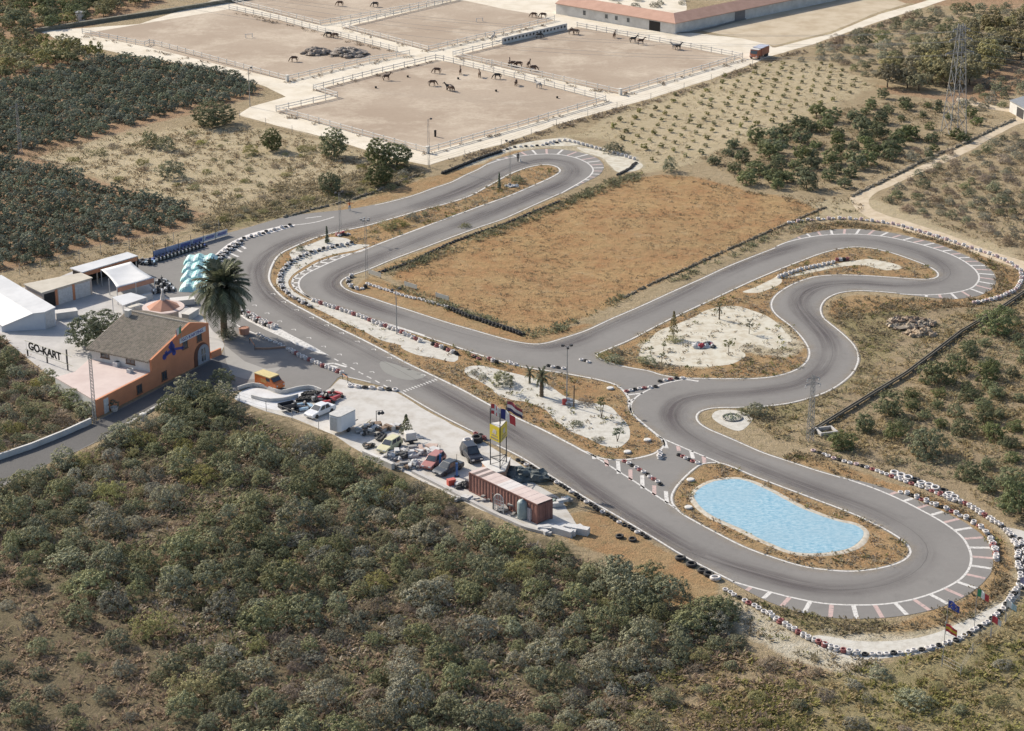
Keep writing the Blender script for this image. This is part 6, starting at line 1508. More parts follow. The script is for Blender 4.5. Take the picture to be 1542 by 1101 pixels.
# ---- the yellow sign tower on its white base
q = [G(726, 695, 1.9), G(768.5, 688.5, 1.9), G(760, 708.5, 1.9), G(741, 712, 1.9)]; c = sum(q, Vector()) / 4
tb = empty('plinth', (c.x, c.y, 0), 0, 'white flat topped block at the foot of the yellow sign tower', 'block')
m = MB(); m.prism([(p.x, p.y) for p in q], 0, 1.75); m.build('wall', pm('ochre_block', (.45, .26, .17)), tb)
m = MB(); m.prism([(p.x + (p.x - c.x) * .04, p.y + (p.y - c.y) * .04) for p in q], 1.752, 1.9); m.build('top', M['white_wall'], tb)
tw = empty('sign_tower', (c.x, c.y, 1.9), 0, 'tall three pole tower carrying yellow advertising panels and flags', 'sign')
b1, b2, b3 = G(738.5, 699.5, 1.9), G(753, 706.5, 1.9), G(762.5, 695.5, 1.9); tops = (8.3, 8.6, 8.0)
tops = []
for b, (tx, ty) in ((b1, (738.3, 615)), (b2, (753, 622.5)), (b3, (760.5, 611))):
    o = Vector((0, 0, CAMH)); g2 = G(tx, ty); f = (b.y) / g2.y; tops.append(CAMH * (1 - f))
for b, t in zip((b1, b2, b3), tops):
    m = MB(); m.tube((b.x, b.y, 1.9), (b.x, b.y, t), .07, .05, 8); m.build('pole', M['darksteel'], tw)
M['sign_yellow'] = pm('sign_yellow', (.72, .58, .06), (.64, .5, .05), 1.0, .5)
SY1, SY2, SY3 = Wall(b1, b2), Wall(b2, b3), Wall(b3, b1)
zt = SY1.uz(738.5, 638)[1]; zl = SY1.uz(738.5, 660)[1]
for i, wl in enumerate((SY1, SY2, SY3)):
    m = MB(); wl.box(m, .02, wl.L - .02, .06, .1, zl, zt); pn = m.build('panel', M['sign_yellow'], tw)
    if i < 2:
        m = MB(); zc = zl + (zt - zl) * .58
        for du, dz, r in ((-.05, .18, .22), (.12, -.02, .26), (-.22, -.05, .18), (.25, .22, .12)):
            p_ = wl.P(wl.L / 2 + du, .104 + r * .01, zc + dz); m.lathe([(r, 0), (r, .012), (.001, .013)], 12, (0, 0, 0), 0, Matrix.Translation(p_) @ wl.n.to_track_quat('Z', 'Y').to_matrix().to_4x4())
        link('emblem', m.mesh('emblem', flat('emblem_white', (.62, .56, .5)), False, tw.location), pn)
        m = MB(); wl.box(m, wl.L * .2, wl.L * .8, .102, .112, zl + (zt - zl) * .3, zl + (zt - zl) * .38); wl.box(m, wl.L * .12, wl.L * .88, .102, .112, zl + (zt - zl) * .1, zl + (zt - zl) * .2)
        link('lettering', m.mesh('lettering', flat('emblem_grey', (.35, .28, .22)), False, tw.location), pn)
m = MB(); m.prism([(p.x, p.y) for p in (b1, b2, b3)], zt - .02, zt + .06); m.build('top_plate', M['white_wall'], tw)
for wl in (SY1, SY2, SY3): m = MB(); m.tube(wl.P(0, 0, 2.9), wl.P(wl.L, 0, 2.9), .05); m.tube(wl.P(0, 0, 1.95), wl.P(wl.L, 0, 2.9), .035); m.build('brace', M['darksteel'], tw)
def topflag(b, t, cols, vert, lb, cross=None, L=1.9):
    return flag(None, Vector((b.x + .09, b.y, 0)), .95 + 1.1, (L, 1.3), cols, lb, vert, (.85, -.35), .03, t - 1.35, 'tower_flag', cross)
topflag(b1, tops[0], [RED, WHT], True, 'red flag with a white cross on the left pole of the sign tower', True)
topflag(b2, tops[1], [(.04, .05, .2), WHT, RED], True, 'blue white and red flag on the middle pole of the sign tower', None, 2.1)
topflag(b3, tops[2], [(.3, .06, .08), WHT, (.06, .05, .12)], False, 'dark red white and blue flag on the right pole of the sign tower', None, 2.2)

# ---- shipping container, corrugated
q = [G(706, 711, 2.55), G(809, 760, 2.55), G(830, 749.5, 2.55), G(728.5, 698, 2.55)]
A_, B_ = Vector((q[0].x, q[0].y, 0)), Vector((q[1].x, q[1].y, 0)); CWl = Wall(A_, B_); wd = 2.44
cc = CWl.P(CWl.L / 2, -wd / 2, 0); co_ = empty('container', (cc.x, cc.y, 0), CWl.ang, 'long rust red shipping container with a faded pink roof', 'container')
hl, hw_, H_ = CWl.L / 2, wd / 2, 2.55
crm = pm('rust_red_steel', (.26, .125, .1), (.195, .095, .08), 1.4, .7, .1); m = MB()
def corr(x0, x1, y, side):
    n_ = int(abs(x1 - x0) / .28); V = []; F = []
    for i in range(n_ + 1):
        for kk, dx in ((0, 0), (1, .5)):
            if i == n_ and kk: continue
            dd = .045 if (i + kk) % 2 == 0 else 0
            dd = 0 if kk == 0 and i % 2 == 0 else (.05 if i % 2 else .0)
            x = x0 + (x1 - x0) * (i + dx) / n_; V += [(x, y - side * dd, .16), (x, y - side * dd, H_ - .1)]
    for i in range(len(V) // 2 - 1): F.append((2 * i, 2 * i + 2, 2 * i + 3, 2 * i + 1) if side < 0 else (2 * i + 1, 2 * i + 3, 2 * i + 2, 2 * i))
    m.add(V, F)
corr(-hl + .1, hl - .1, -hw_ + .04, -1); corr(-hl + .1, hl - .1, hw_ - .04, 1)
for x in (-hl + .06, hl - .06): m.box((x, 0, H_ / 2 + .03), (.06, wd - .12, H_ - .26))
m.build('side_wall', crm, co_, False, False)
m = MB()
for x in (-hl, hl):
    for s in (-1, 1): m.box((x * (1 - .06 / hl), s * (hw_ - .06), H_ / 2), (.14, .14, H_ - .02))
for s in (-1, 1):
    for z in (.09, H_ - .06): m.box((0, s * (hw_ - .06), z), (2 * hl - .3, .13, .12))
m.build('frame', crm, co_, False, False)
m = MB(); nn_ = 22
for i in range(nn_):
    x0_, x1_ = -hl + .05 + (2 * hl - .1) * i / nn_, -hl + .05 + (2 * hl - .1) * (i + 1) / nn_
    m.box(((x0_ + x1_) / 2, 0, H_ + .01 + .012 * (i % 2)), (x1_ - x0_, wd - .04, .05), 0, 1 if 9 <= i <= 12 else 2 if i in (1, 3) else 0)
m.build('roof', [pm('faded_pink_steel', (.6, .5, .465), (.5, .4, .37), .6, .8), pm('bare_zinc', (.66, .62, .6), (.58, .54, .52), .8, .6), pm('roof_strap', (.2, .16, .15))], co_, False, False)
for s in (-1, 1):
    m = MB(); m.box((hl + .01, s * hw_ / 2, H_ / 2), (.05, hw_ - .1, H_ - .35))
    for yy in (-.3, .3): m.tube((hl + .06, s * hw_ / 2 + yy, .25), (hl + .06, s * hw_ / 2 + yy, H_ - .2), .025)
    m.build('door', crm, co_, False, False)
# ---- things round the container
p = G(787, 780); tk = empty('water_tank', p, 0, 'grey green upright water tank in front of the container', 'tank')
m = MB(); m.lathe([(.62, 0), (.65, .1), (.65, 2.0), (.5, 2.25), (.15, 2.35), (.15, 2.42), (.01, 2.42)], 18); m.build('tank', pm('tank_green', (.3, .36, .36), (.22, .27, .27), 1.5, .5), tk, True, False)
m = MB(); m.tube((.6, -.3, .3), (1.0, -.5, .3), .05); m.build('outlet_pipe', M['lightframe'], tk, False, False)
p = G(800, 783); m = MB(); m.box((p.x, p.y, .75), (.8, .7, 1.5), .5); m.box((p.x, p.y, 1.54), (.86, .76, .08), .5); m.box((p.x - .2, p.y - .4, .8), (.1, .1, .5), .5); tag(m.build('water_heater', pm('grey_pink_sheet', (.5, .46, .48))), 'grey metal cabinet between the water tank and the container corner', 'cabinet')
p = G(751, 772); ga = empty('arch_window', p, head((744, 770), (758, 775)), 'white round topped iron grille leaning by the container', 'grille')
m = MB(); ring = [(math.cos(math.pi * k / 12) * .72, 0, 1.65 + math.sin(math.pi * k / 12) * .72) for k in range(13)]
m.path([(.72, 0, 0)] + ring + [(-.72, 0, 0), (.72, 0, 0)], .06, 6); m.build('frame', M['white_wall'], ga, False, False)
m = MB()
for k in range(1, 6): x = -.72 + .24 * k; m.tube((x, 0, 0), (x, 0, 1.65 + math.sqrt(max(.0, .72 ** 2 - x * x))), .03)
for z in (.4, .8, 1.2, 1.6): m.tube((-.7, 0, z), (.7, 0, z), .03)
m.build('bars', M['lightframe'], ga, False, False)
p = G(742.5, 767); po = empty('post', p, 0, 'black fence post beside the white iron grille', 'post'); m = MB(); m.tube((0, 0, 0), (0, 0, 2.0), .07, .07, 8); m.lathe([(.1, 2.0), (.09, 2.06), (.01, 2.1)], 8); m.build('shaft', M['darksteel'], po, False, False)
for px, lb in (((663, 704), 'left blue post of the pair beside the red car'), ((688, 717.5), 'right blue post of the pair beside the container')):
    p = G(*px); e = empty('car_lift_post', p, 0, lb, 'post'); m = MB(); m.box((0, 0, .9), (.28, .24, 1.8)); m.build('column', pm('lift_blue', (.06, .16, .4), rough=.5), e, False, False)
    m = MB(); m.tube((0, 0, 1.8), (0, 0, 3.0), .03); m.build('rod', M['darksteel'], e, False, False); m = MB(); m.box((0, 0, .04), (.6, .5, .08)); m.build('foot', M['darksteel'], e, False, False)
p = G(679.5, 730); bx = empty('red_crate', p, .5, 'bright red metal box at the foot of the right blue post', 'box'); m = MB(); m.box((0, 0, .35), (1.0, .65, .7)); m.build('box', paint('box_red', (.55, .09, .06), .5), bx, False, False, .04)
m = MB(); m.box((0, 0, .73), (1.05, .7, .06)); m.build('lid', paint('lid_red', (.6, .14, .1), .5), bx, False, False)
def heap(name, px, r, h, mat, label, cat, seed, n=9, piece=.45, flatp=.5, boxes=False, amp=.35):
    """a heap of separate-looking lumps that nobody would take apart: one mesh"""
    p = G(*px); q = random.Random(seed); m = MB()
    for i in range(n):
        a, d = q.uniform(0, 6.28), math.sqrt(q.random()); x, y = p.x + math.cos(a) * d * r[0], p.y + math.sin(a) * d * r[1]; z = h * (1 - d) * q.uniform(.4, 1)
        s = piece * q.uniform(.6, 1.4)
        if boxes: m.box((x, y, z + s * .3), (s * q.uniform(1, 2.6), s * q.uniform(.5, 1.1), s * q.uniform(.3, .8)), q.uniform(0, 3.1), q.randrange(len(mat)))
        else: m.blob((x, y, z + s * flatp * .4), (s, s * q.uniform(.7, 1.1), s * flatp), q.randrange(9999), q.randrange(len(mat)), 8, 6, amp)
    if not boxes: m.blob((p.x, p.y, h * .12), (r[0] * .8, r[1] * .8, h * .55), seed, 0, 18, 8, .32)
    return tag(m.build(name, mat), label, cat)
SCR = [pm('scrap_grey', (.32, .31, .3), (.22, .21, .2), 1.5), pm('scrap_white', (.6, .59, .58), None, 1.5), pm('scrap_brown', (.24, .17, .12), None, 1.5), pm('scrap_dark', (.07, .07, .07), None, 1.5)]
heap('scrap_heap', (586, 693), (1.4, 1.2), .8, SCR[:2], 'pale sacks heaped between the yellow car and the white wall', 'scrap', 61, 10, .5)
heap('scrap_heap', (602, 688), (1.7, 1.4), .9, [SCR[0], SCR[3], SCR[1]], 'grey rubbish heap just below the yellow car', 'scrap', 62, 16, .5, .6, True)
heap('scrap_heap', (618, 684), (1.8, 1.5), .9, [SCR[1], SCR[0]], 'white and grey rubble heap right of the yellow car', 'rubble', 63, 18, .5, .6, True)
heap('scrap_heap', (612, 704), (1.9, 1.2), .7, [SCR[0], SCR[1], SCR[2]], 'mixed scrap heap left of the red car', 'scrap', 64, 18, .45, .6, True)
heap('scrap_heap', (624, 702), (1.1, 1.0), 1.0, [SCR[1], SCR[0]], 'pale crumpled scrap against the front of the red car', 'scrap', 65, 10, .45)
heap('plank_pile', (642, 682), (2.2, 1.1), .5, [pm('old_planks', (.42, .3, .25), (.5, .4, .34), 2), SCR[1]], 'pile of old pinkish planks behind the red car', 'planks', 66, 16, .75, .3, True)
heap('scrap_heap', (557, 651), (1.8, 1.4), 1.3, [SCR[3], SCR[0], SCR[1]], 'dark machine scrap heap right of the box trailer', 'scrap', 67, 18, .5, .7, True)
heap('scrap_heap', (580, 645), (1.8, .8), .5, [SCR[1], SCR[2]], 'white boards lying on the gravel behind the dark scrap', 'boards', 68, 9, .7, .3, True)
heap('scrap_heap', (556, 673), (.8, .6), .6, [SCR[3], SCR[2]], 'small dark engine part on the grass left of the yellow car', 'scrap', 69, 6, .35)
heap('scrap_heap', (573, 659), (.8, .8), .9, [SCR[3]], 'black lump behind the yellow car', 'scrap', 70, 6, .5)
heap('tarp_heap', (789, 722), (2.9, 1.5), 1.2, [pm('dark_tarp', (.07, .085, .085), (.13, .15, .15), 1, .6)], 'dark green tarpaulins heaped behind the container', 'tarpaulin', 71, 9, 1.1, .5)
heap('scrap_heap', (842, 757), (1.6, 1.6), 1.1, [SCR[1], SCR[0], pm('greenish_sheet', (.35, .42, .38))], 'pale plastic and sheet scrap at the far end of the container', 'scrap', 72, 16, .5, .6, True)
heap('plank_pile', (846, 801), (2.6, .9), .35, [pm('bleached_boards', (.58, .57, .56), (.5, .49, .48), 2)], 'bleached white boards lying at the lower end of the yard', 'planks', 73, 14, .9, .25, True)
heap('scrap_heap', (720, 752), (3.0, .8), .5, [SCR[1], SCR[0]], 'white pipes and scrap along the front of the container', 'scrap', 74, 14, .5, .4, True)
heap('scrap_heap', (770, 771), (1.8, .8), .9, [SCR[3], SCR[0]], 'dark scrap between the grille and the water tank', 'scrap', 75, 12, .45, .6, True)
heap('scrap_heap', (700, 733), (1.2, .8), .9, [SCR[3], SCR[1]], 'dark machine with a white drum by the container end', 'scrap', 76, 10, .45)
heap('rubble_heap', (1370, 490), (3.6, 2.8), 1.0, [pm('rubble_grey', (.33, .28, .22), (.23, .19, .145), 1.5), pm('rubble_dust', (.4, .32, .23), (.3, .24, .17), 1.5), SCR[2]], 'grey brown rubble heap on the grass inside the right bend', 'rubble', 77, 90, .42, .7)
heap('rubble_heap', (1386, 503), (2.6, 1.2), .5, [pm('rubble_tan', (.42, .32, .22), (.33, .25, .17), 1.5)], 'tan broken stones below the grey rubble heap', 'rubble', 78, 18, .5, .6)
heap('manure_heap', (476, 80), (3.6, 3.0), 1.5, [pm('manure', (.23, .185, .15), (.3, .25, .205), 1.2)], 'left dark manure heap in the upper left paddock', 'manure heap', 79, 40, .7, .45, False, .16)
heap('manure_heap', (524, 82), (4.6, 4.0), 1.9, [pm('manure_dark', (.21, .175, .15), (.28, .24, .2), 1.2)], 'right and larger dark manure heap in the upper left paddock', 'manure heap', 80, 50, .75, .45, False, .16)
heap('stone_ring', (1058, 522), (1.6, 1.0), .5, [SCR[1], flat('stack_red', (.45, .06, .07)), SCR[3], SCR[1]], 'low pile of red white and black tyre pieces on the central gravel bed', 'tyre pile', 82, 22, .4, .6)
# white cube water tank on a dark trailer
p = G(617.5, 668); wt = empty('tank_trailer', p, .35, 'white cube tank on a dark little trailer below the conifer', 'trailer')
m = MB(); m.box((0, 0, 1.15), (1.35, 1.15, 1.0)); m.build('tank', M['white_wall'], wt, False, False, .08)
m = MB(); m.box((0, 0, .55), (1.7, 1.2, .12)); m.tube((.8, 0, .5), (1.9, 0, .4), .05); m.build('bed', M['darksteel'], wt, False, False)
for s in (-1, 1): wheel(wt, 0, s * .68, .3, .2)
# gate frame with lamps among the dark scrap, striped barrier pole
p = G(567, 639); gf = empty('gate_frame', p, .3, 'small dark frame with hanging lamps at the yard edge', 'frame'); m = MB(); m.tube((0, 0, 0), (0, 0, 1.9), .05); m.tube((0, 0, 1.85), (.9, 0, 1.85), .04); m.build('post', M['darksteel'], gf, False, False)
for x in (.4, .85): m = MB(); m.blob((x, 0, 1.5), (.24, .2, .24), 3, 0, 8, 6, .2); m.tube((x, 0, 1.6), (x, 0, 1.85), .02); m.build('lamp', M['darksteel'], gf, False, False)
a_, b_ = G(538, 650), G(559, 633, 1.0); m = MB(); m.tube((a_.x, a_.y, .1), (b_.x, b_.y, 1.1), .08, .06, 8); m.box((a_.x, a_.y, .2), (.4, .3, .4), .4); tag(m.build('barrier_pole', pm('straw_pole', (.5, .44, .26))), 'long pale pole sloping up beside the box trailer', 'pole')
# striped barrier between the yards
for a, b, lb in (((516, 571), (524, 577), 'short red and white barrier by the first flat tyres'), ((376, 517), (384, 528), 'orange gate rail near the palm')):
    A_, B_ = G(*a), G(*b); e = empty('barrier', A_, 0, lb, 'barrier'); m = MB(); dv = (B_ - A_)
    m.tube((0, 0, .8), (dv.x, dv.y, .8), .06); m.build('rail', pm('barrier_orange', (.55, .25, .12)), e, False, False)
    for k in (0.02, .98): m = MB(); m.tube((dv.x * k, dv.y * k, 0), (dv.x * k, dv.y * k, .95), .05); m.build('post', M['darksteel'], e, False, False)
lowwall('beam', [(384, 526), (404, 526.5), (430, 524)], .28, .22, pm('rust_beam', (.36, .23, .16)), 'rusty beam lying on the asphalt below the tyres', 'beam')
# planters, bins, chimneys
for px, r, lb in (((172.5, 619), .55, 'white planter pot with a bush by the annex door'),):
    e = empty('planter', G(*px), 0, lb, 'planter'); m = MB(); m.lathe([(r * .7, 0), (r, .6), (r * .9, .6), (r * .85, .5), (.01, .5)], 14); m.build('pot', M['white_wall'], e, False, False)
    V, F = crown(77, .8, .6, 1.0, 20, 14, .16, -.5, .3); link('plant', mesh_np('plant', V, F, LM['orange_tree']), e)
p = G(216, 633); e = empty('bin', p, 0, 'white round bin on the verge below the clubhouse', 'bin'); m = MB(); m.lathe([(.4, 0), (.45, .9), (.48, .92), (.3, 1.02), (.01, 1.05)], 14); m.build('drum', M['white_wall'], e, False, False)
p = G(368, 503); m = MB(); m.lathe([(.7, 0), (.8, .9), (.7, 1.0), (.6, .92), (.01, .9)], 10, (p.x, p.y, 0)); tag(m.build('planter', M['terracotta']), 'brown stone planter at the foot of the palm', 'planter')
# flat white boxes on the islands
for px, lb in (((919, 586), 'flat white slab on the grass near the track corner'), ((975, 664), 'right white slab at the lower tip of the gravel island'), ((945, 682), 'left white slab at the lower tip of the gravel island'),
               ((1040, 724), 'round white slab at the upper corner of the pool island'), ((1037, 765.5), 'grey white tyre slab at the lower corner of the pool island')):
    p = G(*px); m = MB(); m.lathe([(.42, 0), (.5, .08), (.5, .2), (.4, .27), (.01, .27)], 14, (p.x, p.y, 0)); tag(m.build('marker_slab', M['white_wall']), lb, 'slab')
# ---- boards at the edge of the brown field
for a, b, lb in (((555, 414), (574, 420), 'white board at the corner of the brown field beside the mast'), ((656, 449), (676, 455), 'white board facing the inner straight'), ((609, 432), (628, 438), 'narrow white board between the hairpin and the straight')):
    wl = Wall(G(*a), G(*b)); e = empty('advert_board', wl.P(wl.L / 2, 0, 0), 0, lb, 'board'); m = MB(); wl.box(m, 0, wl.L, 0, .04, .25, .95); m.build('panel', pm('board_cream', (.6, .58, .52)), e)
    for u_ in (.15, wl.L - .15): m = MB(); wl.box(m, u_ - .04, u_ + .04, -.07, -.004, 0, 1.05); m.build('post', M['darksteel'], e)
# ---- masts, lattice poles, pylon
def mast(px, top, label, lat=True, lamps=3):
    p = G(*px); h = CAMH * (1 - p.y / G(*top).y); e = empty('light_mast', p, 0, label, 'light mast')
    m = MB()
    if lat:
        w0 = .22
        for i in range(3): a = i * 2.094; m.tube((w0 * math.cos(a), w0 * math.sin(a), 0), (w0 * .7 * math.cos(a), w0 * .7 * math.sin(a), h), .03, .025, 4)
        nb = int(h / .7)
        for k in range(nb):
            a, b = (k % 3) * 2.094, ((k + 1) % 3) * 2.094; z0, z1 = h * k / nb, h * (k + 1) / nb
            m.tube((w0 * .85 * math.cos(a), w0 * .85 * math.sin(a), z0), (w0 * .85 * math.cos(b), w0 * .85 * math.sin(b), z1), .018, None, 4)
    else: m.tube((0, 0, 0), (0, 0, h), .09, .06, 8)
    m.build('pole', M['steel'], e, False, False)
    for i in range(lamps):
        a = i * 6.283 / lamps + .6; m = MB(); m.tube((0, 0, h - .1), (math.cos(a) * .5, math.sin(a) * .5, h + .1), .03); m.box((math.cos(a) * .65, math.sin(a) * .65, h + .05), (.36, .3, .26), a); m.build('lamp', M['darksteel'] if lamps < 5 else M['steel'], e, False, False)
    return e
mast((512.5, 356), (513, 290), 'thin lattice light mast on the white island of the first bend', True, 2)
mast((552, 420), (552.5, 331), 'tall lattice light mast with a ring of lamps at the inner hairpin', True, 5)
mast((767.5, 281), (769, 213), 'lattice light mast on the far island near the far hairpin', True, 3)
mast((597.5, 503), (596.5, 436), 'thin light pole at the red and white tyres of the inner straight', False, 2)
mast((853.5, 604), (855, 522), 'tall light pole with dark lamps on the central gravel island', False, 3)
mast((376.5, 161), (372.5, 103), 'pale street light pole beside the left orchard', False, 1)
mast((645.5, 252), (644.5, 180), 'thin pole at the near corner of the paddocks', True, 1)
def lattice(name, px, top, w0, w1, arms, label, cat):
    p = G(*px); h = CAMH * (1 - p.y / G(*top).y); e = empty(name, p, .3, label, cat); m = MB(); nb = max(8, int(h / ((w0 + w1) * .55)))
    cs = ((-1, -1), (1, -1), (1, 1), (-1, 1)); wz = lambda z: (w0 + (w1 - w0) * min(1, z / (h * .97))) / 2; r = max(.028, w0 * .02)
    for sx, sy in cs: m.tube((sx * w0 / 2, sy * w0 / 2, 0), (sx * w1 / 2, sy * w1 / 2, h), r * 1.3, r, 4)
    zs_ = [h * (1 - (1 - k / nb) ** 1.25) for k in range(nb + 1)]
    for k in range(nb):
        for i in range(4):
            (ax, ay), (bx, by) = cs[i], cs[(i + 1) % 4]; a, b = wz(zs_[k]), wz(zs_[k + 1])
            m.tube((ax * a, ay * a, zs_[k]), (bx * b, by * b, zs_[k + 1]), r * .7, None, 4); m.tube((bx * a, by * a, zs_[k]), (ax * b, ay * b, zs_[k + 1]), r * .7, None, 4)
    m.build('lattice', M['steel'], e, False, False)
    for z, l in arms:
        m = MB(); m.tube((-l, 0, h * z), (l, 0, h * z), r * 1.4, None, 4); m.tube((-l, 0, h * z), (0, 0, h * z + l * .35), r, None, 4); m.tube((l, 0, h * z), (0, 0, h * z + l * .35), r, None, 4); ar = m.build('cross_arm', M['steel'], e, False, False)
        for s in (-1, 1):
            m = MB(); m.lathe([(.05, 0), (.09, -.1), (.05, -.2), (.09, -.3), (.04, -.45)][::-1], 8, (s * l, 0, h * z)); link('insulator', m.mesh('insulator', M['lightframe']), ar)
    return e, p, h
lattice('power_pole', (1219.5, 664), (1222, 565), .75, .35, ((.86, 1.0), (.95, .8)), 'lattice power pole beside the right bend', 'power pole')
lattice('power_pole', (31, 232), (24.5, 156), .7, .3, ((.93, 1.2),), 'lattice power pole in the orchard at the left edge', 'power pole')
lattice('radio_mast', (143, 637), (134.5, 532), .42, .36, ((.97, .25),), 'slender lattice mast at the corner of the clubhouse annex', 'mast')
pyl, pp, ph = lattice('pylon', (1436, 201), (1457, 36), 3.6, 1.0, ((.74, 3.0), (.86, 2.4), (.95, 1.8)), 'tall steel lattice pylon above the right orchard', 'pylon')
def wire(a, b, sag, label, r=.022):
    n = 24; m = MB(); pts_ = [tuple(Vector(a).lerp(Vector(b), k / n) - Vector((0, 0, sag * 4 * (k / n) * (1 - k / n)))) for k in range(n + 1)]
    m.path(pts_, r, 4); tag(m.build('power_line', M['steel']), label, 'power line', 'power lines of the pylon')
for k, (z, l) in enumerate(((.74, 3.0), (.86, 2.4), (.95, 1.8))):
    for s in (-1, 1):
        a = (pp.x + s * l * math.cos(.3), pp.y + s * l * math.sin(.3), ph * z - .4)
        wire(a, (a[0] - 165, a[1] + 60, a[2] - 1), 5, 'power line running left from the pylon over the sapling field'); wire(a, (a[0] + 130, a[1] - 35, a[2]), 4, 'power line running right from the pylon out of the picture')
a = G(360.5, 605); 
def postrow(name, pts_px, h, label, cable=True):
    P = [G(*q) for q in pts_px]; e = empty(name, P[0], 0, label, 'fence')
    for p in P: m = MB(); m.tube((p.x, p.y, 0), (p.x, p.y, h), .045, .04, 6); m.build('post', M['steel'], e)
    if cable:
        for z in (.35, .7, .98): m = MB(); m.path([(p.x, p.y, h * z) for p in P], .012, 4); m.build('wire', M['steel'], e)
postrow('wire_fence', [(330, 588), (360.5, 606), (401, 619), (440, 633), (480, 648)], 1.5, 'wire fence on steel posts below the white floor')
postrow('wire_fence', [(0, 424), (30, 415), (62, 408), (90, 402), (120, 394), (152, 384), (172, 378), (195, 376), (232, 374), (262, 367), (330, 349)], 2.0, 'wire fence on dark posts behind the garages')
# ---- the five flags at the lower right bend
def gflag(px, top, size, cols, vert, lb, **k):
    p = G(*px); h = CAMH * (1 - p.y / G(*top).y); return flag(None, p, h, size, cols, lb, vert, (.85, -.4), .04, 0, 'flagpole', **k)
star = lambda a, b: any((a - .5 - .3 * math.cos(t)) ** 2 + (b - .5 - .3 * math.sin(t)) ** 2 < .004 for t in [k * .7854 for k in range(8)])
gflag((1419, 1000), (1426, 938), (1.35, .85), [RED, YEL, RED], False, 'red and yellow striped flag on the nearest pole at the lower right')
gflag((1424, 955), (1430.5, 903), (1.35, .85), [BLU, YEL], True, 'blue flag with a ring of yellow stars at the lower right bend', emblem=star)
gflag((1467, 944), (1475.5, 886), (1.4, .85), [GRN, WHT, RED], True, 'green white and red flag at the lower right bend')
gflag((1491, 960), (1497, 926), (1.1, .75), [RED, RED, WHT], True, 'short red flag with a white edge by the outer tyres')
gflag((1513, 938), (1519.5, 903), (1.2, .75), [WHT, (.45, .62, .68)], True, 'white and pale blue flag by the outer tyres')
gflag((1533, 905), (1538, 868), (1.1, .7), [(.3, .28, .4), WHT], True, 'grey and white flag at the right edge among the tyres')
postrow('wire_fence', [(1418, 1004), (1446, 1018), (1464, 985), (1492, 962), (1514, 940), (1535, 905)], 1.3, 'dark wire fence outside the lower right bend', True)
# ================================================================ TYRES, PADDOCK FENCES, HORSES, PEOPLE
def tyre_mesh(nm, r, wd, mat, seed=0):
    m = MB(); ri = r * .58
    m.lathe([(ri, .02), (r * .72, 0), (r * .93, 0), (r, wd * .18), (r, wd * .82), (r * .93, wd), (r * .72, wd), (ri, wd - .02), (ri * 1.12, wd * .5), (ri, .02)], 14, (0, 0, 0), 0)
    m.f = m.f[:-1] if len(m.f[-1]) > 4 else m.f; m.f = [f for f in m.f if len(f) <= 4]; m.mi = m.mi[:len(m.f)]
    me = m.mesh(nm, mat, True); return me
TP = {'white': paint_mat('white_tyre_paint', (.6, .57, .55), (.2, .18, .17), .54), 'red': paint_mat('red_tyre_paint', (.29, .1, .095), (.13, .07, .06), .53), 'black': M['tyre'], 'pink': paint_mat('pink_tyre_paint', (.55, .42, .41), (.2, .17, .16), .55)}
TMESH = {c: tyre_mesh('tyre', .34, .22, m_) for c, m_ in TP.items()}
TBIG = {c: tyre_mesh('tyre', .6, .34, m_) for c, m_ in TP.items()}
tyres = []   # (place, height, colour, big, tilt, row)
ROWN = {}
def row(px, step, pattern, high, where, big=False, jit=.1, smooth=True, side=0.0, p2=None, scale=1.0):
    P = resample(catmull(W(px), False, .4) if smooth and len(px) > 2 else W(px), step); rng = random.Random(len(tyres) + 3)
    if side: P = offset(P, side)
    for i, p in enumerate(P):
        hgt = high[i % len(high)] if isinstance(high, (list, tuple)) else high
        for k in range(hgt):
            c = pattern[(i + (k if p2 else 0)) % len(pattern)]
            tyres.append((p[0] + rng.uniform(-jit, jit), p[1] + rng.uniform(-jit, jit), k * (.345 if big else .225) * scale + .012, c, big, where, rng.uniform(0, 6), scale))
w_, r_, b_ = 'white', 'red', 'black'
OUT_L = [(1093,889.5),(1104,896),(1120,905.5),(1139,915),(1158,926),(1180,942),(1200,953),(1222,965),(1242,973.5)]
OUT_B = [(1242,974),(1262,980.5),(1290,986),(1320,986.5),(1350,985),(1397,977.5),(1436,966),(1465,951),(1493,933.5),(1514,914)]
OUT_R = [(1514,914),(1526,899),(1534,885),(1537,868),(1532,850),(1533,835),(1526,815),(1511,797),(1495,786)]
OUT_T = [(1495,786),(1472,771.5),(1452,760),(1429,753),(1417,746.5),(1394,737),(1366,727),(1339,717.5),(1306,705),(1271,695.5),(1242,686),(1225,680)]
row(OUT_L[:5], .74, [w_, w_, w_, b_, w_, r_], 1, 'outer barrier at the lower left of the big bend', p2=1)
row(OUT_L[4:], .74, [w_, w_, w_, r_], 2, 'outer barrier below the big bend')
row(OUT_B[:3], .74, [r_, w_, w_], 2, 'outer barrier below the big bend'); row(OUT_B[2:6], .8, [w_, b_, w_, w_], 1, 'outer barrier behind the white crescent'); row(OUT_B[5:], .72, [w_, w_, b_], 1, 'outer barrier behind the white crescent')
row(OUT_R, .72, [w_, b_, w_, w_], 2, 'outer barrier at the right edge', p2=1); row(OUT_R[2:7], .72, [b_, w_, w_], 2, 'second row of the outer barrier at the right edge', side=-.8, p2=1)
row(OUT_T[:5], .74, [w_, w_, r_, w_, w_], 2, 'outer barrier above the big bend'); row(OUT_T[4:9], .74, [w_, w_, r_, w_], 1, 'outer barrier above the back straight'); row(OUT_T[3:8], 1.05, [w_, w_, 'black', w_], 1, 'big tyres behind the outer barrier', True, side=-.95)
